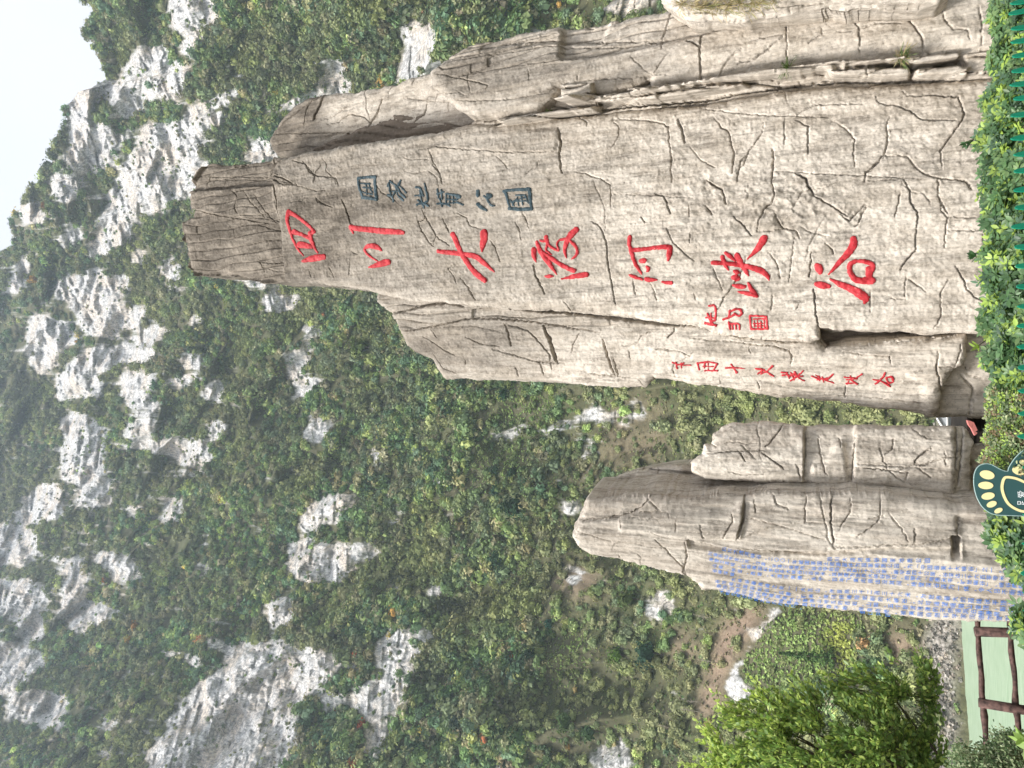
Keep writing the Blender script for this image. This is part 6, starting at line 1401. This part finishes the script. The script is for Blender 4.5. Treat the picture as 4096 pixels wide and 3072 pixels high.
# ---------------------------------------------------------------- near bush on the left, bright green
bush = thing('bush', 'bright green leafy bush in the near left corner above the river', 'bush', (-3.5, 6.3, -0.5))
bpoly = np.array(T('M6', [(360, 1420), (380, 1340), (440, 1330), (490, 1180), (470, 1090), (540, 1100), (570, 1000), (590, 905), (640, 940), (700, 980), (800, 960), (815, 860), (800, 745), (840, 800), (870, 870), (940, 860), (1010, 870), (1060, 880), (1090, 800), (1140, 850), (1230, 850), (1270, 775), (1360, 800), (1420, 745),
                            (1480, 665), (1520, 690), (1590, 740), (1640, 660), (1700, 640), (1720, 730), (1780, 790), (1840, 700), (1830, 600), (1880, 560), (1910, 650), (1960, 700), (1980, 800), (2040, 860), (2010, 930), (2005, 1060), (1960, 1090), (1970, 1200), (2070, 1240), (2085, 1300), (2020, 1330), (1990, 1420), (1900, 1700), (1400, 1900), (700, 1800), (380, 1560)]))
g = np.random.default_rng(620)


def in_poly(P, poly):
    x, y = P[:, 0], P[:, 1]; c = np.zeros(len(P), bool)
    for a, b in zip(poly, np.roll(poly, -1, 0)):
        with np.errstate(divide='ignore', invalid='ignore'):
            c ^= ((a[1] > y) != (b[1] > y)) & (x < (b[0] - a[0]) * (y - a[1]) / (b[1] - a[1]) + a[0])
    return c


lo_, hi_ = bpoly.min(0), bpoly.max(0)
cand = g.uniform(lo_, hi_, (16000, 2)); cand = cand[in_poly(cand, bpoly)]
edge_d = np.min([seg_d(cand[:, 0], cand[:, 1], a, b)[0] for a, b in zip(bpoly, np.roll(bpoly, -1, 0))], axis=0)
hole = vnoise(cand[:, 0] / 60, cand[:, 1] / 60, 8)
keep = (g.random(len(cand)) < np.clip(0.12 + edge_d / 150, 0, 1)) & ((hole > -0.40) | (edge_d > 300))
cand, edge_d = cand[keep][:3300], edge_d[keep][:3300]
depth = np.clip(edge_d / 260, 0.12, 1) * 0.75
yb = 6.35 + g.uniform(-1, 1, len(cand)) * depth
Cb = np.stack([at_y(p[0], p[1], y) for p, y in zip(cand, yb)])
crown_c = Cb.mean(0); base_b = np.array([-3.5, 6.3, -0.6])
limb_mb = MB(); tw = MB()
hubs = Cb[g.choice(len(Cb), 34, replace=False)] * .72 + crown_c * .28
trunk_top = base_b + (crown_c - base_b) * 0.30
tr = MB(); tr.tube([base_b, base_b + (trunk_top - base_b) * .5 + [.03, 0, 0], trunk_top], [.05, .042, .035], 8, .12); tr.build('trunk', BARK, bush)
for h in hubs:
    m = trunk_top + (h - trunk_top) * .5 + g.normal(0, .07, 3)
    limb_mb.tube([trunk_top + g.normal(0, .02, 3), m, h], [.017, .012, .006], 6, .1, cap=False)
P, D, U, L, W, Cc = [], [], [], [], [], []
for c, e in zip(Cb, edge_d):
    h = hubs[np.argmin(np.linalg.norm(hubs - c, axis=1))]
    dirn = c - h; ln = np.linalg.norm(dirn) + 1e-6; dirn = dirn / ln * .6 + np.array([0, -.1, .55]); dirn /= np.linalg.norm(dirn)
    st = c - dirn * .10
    tw.tube([h + (st - h) * .72, st, c + dirn * .05], [.0028, .0022, .0012], 4, cap=False)
    n = 10
    f = g.uniform(0, 1, n)
    d = rdir(g, n) * .8 + dirn
    P.append(st + dirn * (f * .16)[:, None]); D.append(d); U.append(rdir(g, n) * .6 + [0, -.4, .8]); s = g.uniform(.6, 1.15, n)
    L.append(.048 * s); W.append(.0235 * s)
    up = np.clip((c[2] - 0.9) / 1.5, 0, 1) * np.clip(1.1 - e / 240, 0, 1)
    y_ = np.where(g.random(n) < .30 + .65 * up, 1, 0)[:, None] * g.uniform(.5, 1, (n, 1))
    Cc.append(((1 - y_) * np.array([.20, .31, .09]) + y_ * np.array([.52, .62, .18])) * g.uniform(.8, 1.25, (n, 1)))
limb_mb.build('branches', BARK, bush); tw.build('twigs', STEM, bush)
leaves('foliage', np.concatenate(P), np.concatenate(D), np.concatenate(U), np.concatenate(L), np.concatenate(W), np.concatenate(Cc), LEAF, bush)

# pale small-leaved shrub in the corner
cs = thing('shrub', 'pale small-leaved shrub in front of the timber rails at the lower left corner', 'shrub', (-2.9, 5.6, -0.4))
cpoly = np.array(T('ZD', [(235, 1800), (240, 1520), (290, 1465), (350, 1540), (400, 1560), (460, 1500), (520, 1540), (540, 1460), (610, 1365), (680, 1400), (745, 1355), (790, 1440), (850, 1380), (860, 1800)]))
cand = g.uniform(cpoly.min(0), cpoly.max(0), (2600, 2)); cand = cand[in_poly(cand, cpoly)][:1100]
Cs = np.stack([at_y(p[0], p[1], y) for p, y in zip(cand, 5.7 + g.uniform(-.3, .3, len(cand)))])
n = 7
Pq = np.repeat(Cs, n, 0) + g.normal(0, .025, (len(Cs) * n, 3))
leaves('foliage', Pq, rdir(g, len(Pq)) + [0, -.2, .5], rdir(g, len(Pq)) * .5 + [0, -.5, .6], g.uniform(.016, .03, len(Pq)), g.uniform(.009, .014, len(Pq)), np.array([(.11, .17, .07), (.22, .28, .14), (.07, .12, .05), (.30, .34, .2)])[g.integers(0, 4, len(Pq))] * g.uniform(.8, 1.2, (len(Pq), 1)), SOFT, cs)
mb = MB()
for i in range(0, len(Cs), 9): mb.tube([np.array([Cs[i, 0] - .1, 5.7, -.45]), (Cs[i] + [Cs[i, 0] - .05, 5.7, -.3]) / 2, Cs[i]], [.006, .004, .002], 4, cap=False)
mb.build('stems', STEM, cs)

# ---------------------------------------------------------------- green picket fence
PK = plain('green_plastic', (0.006, 0.20, 0.115), 0.38, 0.08, 8)
pf = thing('picket_fence', 'low green plastic picket fence along the front of the hedge', 'fence', (0.5, 5.0, 0.0))
pick = [(-118, 4046), (-58, 4044), (15, 4040), (56, 4033), (116, 4042), (170, 4042), (226, 4047), (286, 4045), (341, 4038), (396, 4052), (463, 4041), (556, 4041), (620, 4053), (686, 4054), (761, 4053), (831, 4058), (908, 4043), (988, 4056), (1065, 4061), (1146, 4064), (1226, 4068), (1304, 4066), (1387, 4067), (1470, 4070), (1563, 4071), (1654, 4070), (1745, 4068),
        (1868, 4089), (1965, 4100), (2058, 4090), (2174, 4087), (2292, 4081), (2370, 4092), (2442, 4092), (2530, 4098)]
rl = random.Random(5); tipsP = []
for py, px in pick:
    tip = on_fence(px, py); tipsP.append(tip)
    w = 0.0185; lean = rl.gauss(0, .02)
    out = [(-w, -.46), (w, -.46), (w, -.075), (w * .93, -.045), (w * .62, -.014), (w * .28, -.002), (-w * .28, -.002), (-w * .62, -.014), (-w * .93, -.045), (-w, -.075)]
    if rl.random() < .4: out = [(-w, -.46), (w, -.46), (w, -.06), (w * .8, -.028), (w * .1, 0), (-w * .5, -.012), (-w * .93, -.05), (-w, -.075)]
    mb = MB(); mb.prism(out, tip, fdir, np.array([lean, 0, 1.0]), fn, -.005, .005)
    mb.build('picket', PK, pf, smooth=False)
tp = np.array(tipsP)
for dz in (-.13, -.36):
    mb = MB(); c = tp.copy(); c[:, 2] = np.convolve(np.pad(tp[:, 2], 3, mode='edge'), np.ones(7) / 7, 'valid') + dz; c -= fn * .016
    mb.tube(c, .011, 8); mb.build('rail', PK, pf)

# ---------------------------------------------------------------- foot-shaped sign
SGREEN = plain('sign_green', (0.030, 0.085, 0.085), 0.45, 0.05, 5)
CREAM = plain('sign_cream', (0.80, 0.70, 0.36), 0.5, 0.04, 5)
WHITE = plain('sign_white', (0.82, 0.86, 0.86), 0.5, 0.03, 5)
SY = 4.98


def sgn(pts): return np.stack([at_y(p[0], p[1], SY) for p in T('SG', pts)])


sg = thing('foot_sign', 'dark green sign shaped like two feet with cream toes, behind the pickets', 'sign', (sgn([(900, 1000)])[0][0], SY, 0.0))
O0 = sgn([(900, 1000)])[0]; ex, ez, nn = np.array([1.0, 0, 0]), np.array([0, 0, 1.0]), np.array([0, -1.0, 0])


def flat(pts): q = sgn(pts) - O0; return np.stack([q[:, 0], q[:, 2]], 1)


def smooth_closed(pts, k=4):
    p = np.array(pts, float); out = []
    n = len(p)
    for i in range(n):
        a, b, c, d = p[i - 1], p[i], p[(i + 1) % n], p[(i + 2) % n]
        for s in range(k):
            f = s / k; out.append(0.5 * (2 * b + (c - a) * f + (2 * a - 5 * b + 4 * c - d) * f ** 2 + (3 * b - a - 3 * c + d) * f ** 3))
    return np.array(out)


ol = [(185, 700), (196, 600), (235, 500), (295, 432), (375, 398), (460, 388), (545, 405), (620, 443), (700, 488), (780, 525), (850, 545), (893, 541), (904, 490), (940, 420), (990, 340), (1050, 260), (1130, 180), (1224, 100), (1330, 40), (1470, 20), (1620, 80), (1740, 230), (1800, 450), (1830, 700), (1830, 950), (1790, 1180), (1690, 1360), (1540, 1450), (1380, 1480), (1200, 1472), (1050, 1466), (900, 1461), (780, 1456), (680, 1450), (580, 1430), (500, 1395), (420, 1338), (350, 1268), (300, 1190), (250, 1090), (215, 980), (194, 880), (184, 790)]
mb = MB(); mb.prism(flat(smooth_closed(ol, 3)), O0, ex, ez, nn, -.010, 0.0); mb.build('board', SGREEN, sg, smooth=False)
RIM = plain('sign_edge', (0.30, 0.42, 0.40), 0.5, 0.05, 5)
rim = smooth_closed(ol, 3); rq = flat(rim); mb = MB(); mb.tube(np.array([O0 + p[0] * ex + p[1] * ez + nn * (-.002) for p in np.vstack([rq, rq[:1]])]), .0030, 6); mb.build('edge_trim', RIM, sg)
for cx_, cy_, rx, ry, ang in [(458, 618, 154, 90, 12), (430, 838, 155, 78, 2), (477, 1058, 138, 74, -9), (552, 1227, 107, 62, -20), (692, 1359, 90, 50, -24), (1110, 535, 135, 84, 17), (1200, 365, 80, 54, 30), (1330, 250, 80, 60, 40)]:
    a = np.linspace(0, 2 * math.pi, 33)[:-1]; ca, sa = math.cos(rad(ang)), math.sin(rad(ang))
    el_ = [(cx_ + rx * math.cos(t) * ca - ry * math.sin(t) * sa, cy_ + rx * math.cos(t) * sa + ry * math.sin(t) * ca) for t in a]
    mb = MB(); mb.prism(flat(el_), O0, ex, ez, nn, .0005, .003); mb.build('toe', CREAM, sg, smooth=False)
ringp = smooth_closed([(1224, 1378), (1100, 1348), (980, 1285), (890, 1208), (830, 1110), (785, 990), (766, 880), (782, 765), (808, 700), (850, 668), (950, 672), (1080, 703), (1224, 765), (1380, 850), (1500, 980), (1560, 1120), (1530, 1270), (1400, 1370)], 5)
rf = flat(ringp); tg_ = np.roll(rf, -1, 0) - np.roll(rf, 1, 0); tg_ /= np.linalg.norm(tg_, axis=1)[:, None]; nr_ = np.stack([-tg_[:, 1], tg_[:, 0]], 1)
hw = 30 * np.linalg.norm(flat([(900, 1000), (901, 1000)])[1] - flat([(900, 1000)])[0])
A1, A2 = rf + nr_ * hw, rf - nr_ * hw; k = len(rf)
Vr = np.concatenate([O0 + p[:, :1] * ex + p[:, 1:] * ez + nn * d for d in (.003, .0005) for p in (A1, A2)])
i = np.arange(k); j = (i + 1) % k
mb = MB(); mb.add(Vr, np.concatenate([np.stack([i, j, k + j, k + i], 1), np.stack([i, 2 * k + i, 2 * k + j, j], 1), np.stack([k + i, k + j, 3 * k + j, 3 * k + i], 1)])); mb.build('sole_outline', CREAM, sg, smooth=False)


def sign_char(ch, cx_, cy_, w, h):
    v, t = glyph_mesh(ch)
    px = [(cx_ + (.37 - y) * h, cy_ - (x - .5) * w) for x, y in v]
    q = flat(px); V = O0 + q[:, :1] * ex + q[:, 1:] * ez + nn * .0035
    link('character', mesh_np('character', V, None, t, WHITE, False), sg)


sign_char('爱', 1168, 1022, 165, 175)
sign_char('足', 1165, 1200, 105, 190)
mb = MB(); b0 = sgn([(1500, 1000)])[0]; mb.tube([b0 + [0, .03, -.5], b0 + [0, .03, .1]], .012, 8); mb.build('stake', PK, sg)

# ---------------------------------------------------------------- rustic rail fence beyond the blue-text rock
LOG = plain('red_brown_log', (0.095, 0.055, 0.047), 0.85, 0.8, 16, 1.0)
LA, LB = np.array([-2.6, 11.9]), np.array([-5.4, 11.1]); ld = (LB - LA) / np.linalg.norm(LB - LA); ln_ = np.array([ld[1], -ld[0], 0.0]); ln_ = ln_ if ln_[1] < 0 else -ln_


def on_logs(px, py, off=0.0):
    d = ray(px, py); o = np.append(LA, 0) + ln_ * off
    return CAM + d * (((o - CAM) @ ln_) / (d @ ln_))


lf = thing('rail_fence', 'rustic fence of reddish brown logs on the river edge beside the blue text', 'fence', (-3.8, 11.6, -2.0))


def wob(pts, amp, seed):
    p = densify(np.array(pts), .12); k_ = np.arange(len(p)) * .35
    return p + amp * np.stack([vnoise(k_, k_ * 0 + s_, seed) for s_ in (1.5, 4.5, 7.5)], 1)


for pts, rr in (([(3898, 2150), (3905, 2380), (3913, 2497), (3916, 2560), (3921, 2660), (3924, 2750), (3931, 2830), (3941, 2930), (3949, 3068), (3960, 3250), (3975, 3500)], .040), ([(4020, 2150), (4034, 2420), (4041, 2541), (4044, 2608), (4055, 2681), (4060, 2753), (4064, 2840), (4075, 2947), (4083, 3068), (4097, 3260), (4112, 3500)], .040)):
    q = wob([on_logs(*p) for p in pts], .018, int(pts[0][0])); mb = MB(); mb.tube(q, rr * (1 + .16 * vnoise(np.arange(len(q)) * .5, np.arange(len(q)) * 0., 9)), 10, .24, seed=int(pts[0][0]) % 7); mb.build('rail', LOG, lf)
for a, b in (((3908, 2527), (4096, 2533)), ((3928, 2813), (4096, 2840)), ((3955, 3120), (4130, 3170)), ((3900, 2260), (4080, 2255))):
    p0, p1 = on_logs(*a), on_logs(*b); d = (p1 - p0) / np.linalg.norm(p1 - p0); mb = MB(); q = wob([p0 - d * .03, p1, p1 + d * .9], .010, int(a[1])); mb.tube(q, .060 * (1 + .10 * vnoise(np.arange(len(q)) * .6, np.arange(len(q)) * 0., 3)), 11, .22, seed=int(a[1]) % 11); mb.build('post', LOG, lf)

# ---------------------------------------------------------------- seen through the gap between the monuments
AWN = plain('pale_grey_sheet', (0.50, 0.53, 0.55), 0.35, 0.05, 2); WFR = plain('white_frame', (0.80, 0.80, 0.78), 0.5, 0.03, 3)
YA = 14.0
aw = thing('awning', 'white-framed pale grey awning seen through the gap between the monuments', 'awning', (-0.4, YA, -2.0))
pa = T('GP', [(385, 240), (440, 350), (520, 475), (700, 620), (1000, 700), (1150, 600), (1300, 200), (1100, 60), (700, 20), (480, 100)])
q = np.stack([at_y(a, b, YA) for a, b in pa]); o_ = q.mean(0); f2 = np.stack([(q - o_)[:, 0], (q - o_)[:, 2]], 1)
mb = MB(); mb.prism(smooth_closed(f2, 3), o_, ex, ez, nn, -.06, 0); mb.build('sheet', AWN, aw, smooth=False)
mb = MB(); sc_ = smooth_closed(f2, 3); mb.tube([o_ + p[0] * ex + p[1] * ez + nn * .01 for p in np.vstack([sc_, sc_[:1]])], .018, 6); mb.build('rim', WFR, aw)
mb = MB(); mb.tube([at_y(*T('GP', [(705, 40)])[0], YA - .03), at_y(*T('GP', [(700, 600)])[0], YA - .03)], .016, 6); mb.build('rib', WFR, aw)
PINK = plain('pink_clay', (0.55, 0.19, 0.17), 0.6, 0.1, 12); DARKW = plain('dark_boards', (0.018, 0.014, 0.011), 0.9, 0.5, 4)
hut = thing('hut', 'dark board hut with pink roof tiles deep in the gap between the monuments', 'hut', (-0.5, 12.4, -2.0))
YH = 12.4
mb = MB(); c0, c1 = at_y(*T('GP', [(1330, 1150)])[0], YH), at_y(*T('GP', [(2300, 150)])[0], YH)
for k_ in range(7):
    z0 = c0[2] - (c0[2] - c1[2]) * k_ / 7 * 1.6; mb.box((c0[0] - .3, YH + .02 * (k_ % 2), z0 - (c0[2] - c1[2]) * .225), (c1[0] + .3, YH + 1.2, z0))
mb.build('board_wall', DARKW, hut, smooth=False)
for pl in ([(1340, 330), (1440, 345), (1535, 390), (1490, 460), (1505, 520), (1462, 570), (1385, 470)], [(1540, 380), (1600, 500), (1662, 640), (1590, 688), (1655, 715), (1640, 750), (1580, 805), (1470, 580), (1505, 450)]):
    q = np.stack([at_y(a, b, YH - .12) for a, b in T('GP', pl)]); o_ = q.mean(0)
    mb = MB(); mb.prism(np.stack([(q - o_)[:, 0], (q - o_)[:, 2]], 1), o_, ex, ez, nn, -.10, 0); mb.build('roof_tile', PINK, hut, smooth=False)

# ---------------------------------------------------------------- plants that have rooted on the rocks
def tuft(name, label, panel, z, roots, n, Lpx, cols_, seed, droop=0.5, up=(0, -.5, .8), wid=.10, cat='plant'):
    g = np.random.default_rng(seed)
    R_ = np.array([panel.world(*(s_ for s_ in panel.st([p]).T), np.array([0.0]))[0] for p in T(z, roots)])
    hs_ = np.array([panel.sample(*(s_ for s_ in panel.st([p]).T))[0] for p in T(z, roots)])
    R_ = R_ + panel.n * hs_[:, None]
    k_ = np.linalg.norm(R_[0] - CAM) / FPX / ZOOM[z][2]; L_ = Lpx * k_
    root = thing(name, label, cat, R_[0])
    i_ = g.integers(0, len(R_), n); b = R_[i_] + g.normal(0, .04 * L_, (n, 3))
    d = rdir(g, n) * .75 + np.array(up); d /= np.linalg.norm(d, axis=1)[:, None]; l = L_ * g.uniform(.45, 1.1, n)
    c = np.array(cols_)[g.integers(0, len(cols_), n)] * g.uniform(.8, 1.2, (n, 1))
    P = b; D1 = d; mid = b + d * (l * .55)[:, None]; d2 = d + np.array([0, 0, -droop]); d2 /= np.linalg.norm(d2, axis=1)[:, None]
    w_ = l * wid
    leaves('blades', np.concatenate([P, mid - d * (l * .08)[:, None]]), np.concatenate([D1, d2]), np.concatenate([rdir(g, n) * .5 + [0, -1, .4]] * 2), np.concatenate([l * .6, l * .55]), np.concatenate([w_, w_ * .8]), np.concatenate([c, c]), SOFT, root)
    return root


STRAW = [(.42, .35, .19), (.33, .28, .15), (.50, .42, .24), (.26, .27, .11)]; GRN = [(.07, .13, .04), (.11, .17, .05), (.16, .21, .07)]
tuft('dry_grass', 'straw-coloured dry grass hanging over the edge of the top right slab', CC, 'Z5', [(560, 20), (620, 30), (680, 35), (740, 30), (800, 25), (860, 15), (930, 5), (980, -5), (1050, -10)], 420, 95, STRAW, 701, .9, (-.2, -.6, .1), .035, 'grass')
tuft('dry_grass', 'thin brown grass dangling beneath the top right slab', B2, 'Z5', [(660, 112), (700, 118), (740, 120), (600, 105)], 120, 55, STRAW[:3], 702, 1.0, (0, -.6, -.1), .035, 'grass')
tuft('creeper', 'green creeping plant along the seam under the top right slab', B2, 'Z5', [(870, 105), (920, 100), (980, 92), (1040, 85), (1090, 78), (1140, 70), (1200, 58), (1260, 45)], 240, 30, [(.10, .15, .035), (.14, .20, .04), (.07, .11, .03)], 703, .4, (0, -.7, .3), .35)
tuft('grass_tuft', 'green grass tuft in the crevice at the middle of the strata ledge', Dp, 'Z5', [(1125, 360), (1135, 350), (1120, 372)], 90, 62, GRN, 704, .5, (0, -.5, .5), .06, 'grass')
tuft('grass_tuft', 'half dry grass tuft in the crevice low on the strata ledge', Dp, 'Z5', [(1715, 310), (1730, 300), (1700, 318), (1690, 325)], 110, 70, STRAW[:2] + GRN, 705, .6, (0, -.5, .4), .05, 'grass')
tuft('sprout', 'broad-leaved sprout in the cleft of the shorter monument', G3, 'Z1', [(1050, 410), (1070, 405), (1085, 412)], 26, 42, [(.10, .17, .05), (.14, .22, .06)], 706, .3, (0, -.7, .5), .32)
tuft('sprout', 'grey-green sprout lower down the same cleft of the shorter monument', G3, 'Z1', [(1335, 425), (1345, 432)], 22, 36, [(.10, .14, .08), (.13, .17, .09)], 707, .3, (0, -.7, .5), .3)
tuft('sprout', 'tiny sprout high in the joint beside the tall right pillar', Dp, 'Z4', [(1985, 552), (1995, 548)], 24, 26, [(.10, .14, .05)], 708, .3, (0, -.7, .5), .25)

# ---------------------------------------------------------------- the air between
zmax = float(Pm[..., 2].max()) + 40; zmin = float(min(Pm[..., 2].min(), WATER_Z)) - 1.0
x0, x1 = float(Pm[..., 0].min()) - 30, float(Pm[..., 0].max()) + 30
y0, y1 = -80.0, float(Pm[..., 1].max()) + 40
mb = MB(); mb.box((min(x0, -540), y0, zmin), (max(x1, 580), y1, zmax))
hm = bpy.data.materials.new('haze'); hm.use_nodes = True; hn, hl = hm.node_tree.nodes, hm.node_tree.links; hn.clear()
pv = hn.new('ShaderNodeVolumePrincipled'); pv.inputs['Color'].default_value = (0.72, 0.86, 1.0, 1); pv.inputs['Density'].default_value = 0.00010; pv.inputs['Anisotropy'].default_value = 0.2
ho = hn.new('ShaderNodeOutputMaterial'); hl.new(pv.outputs[0], ho.inputs['Volume'])
hz = mb.build('haze', hm, None, smooth=False); tag(hz, kind='stuff')
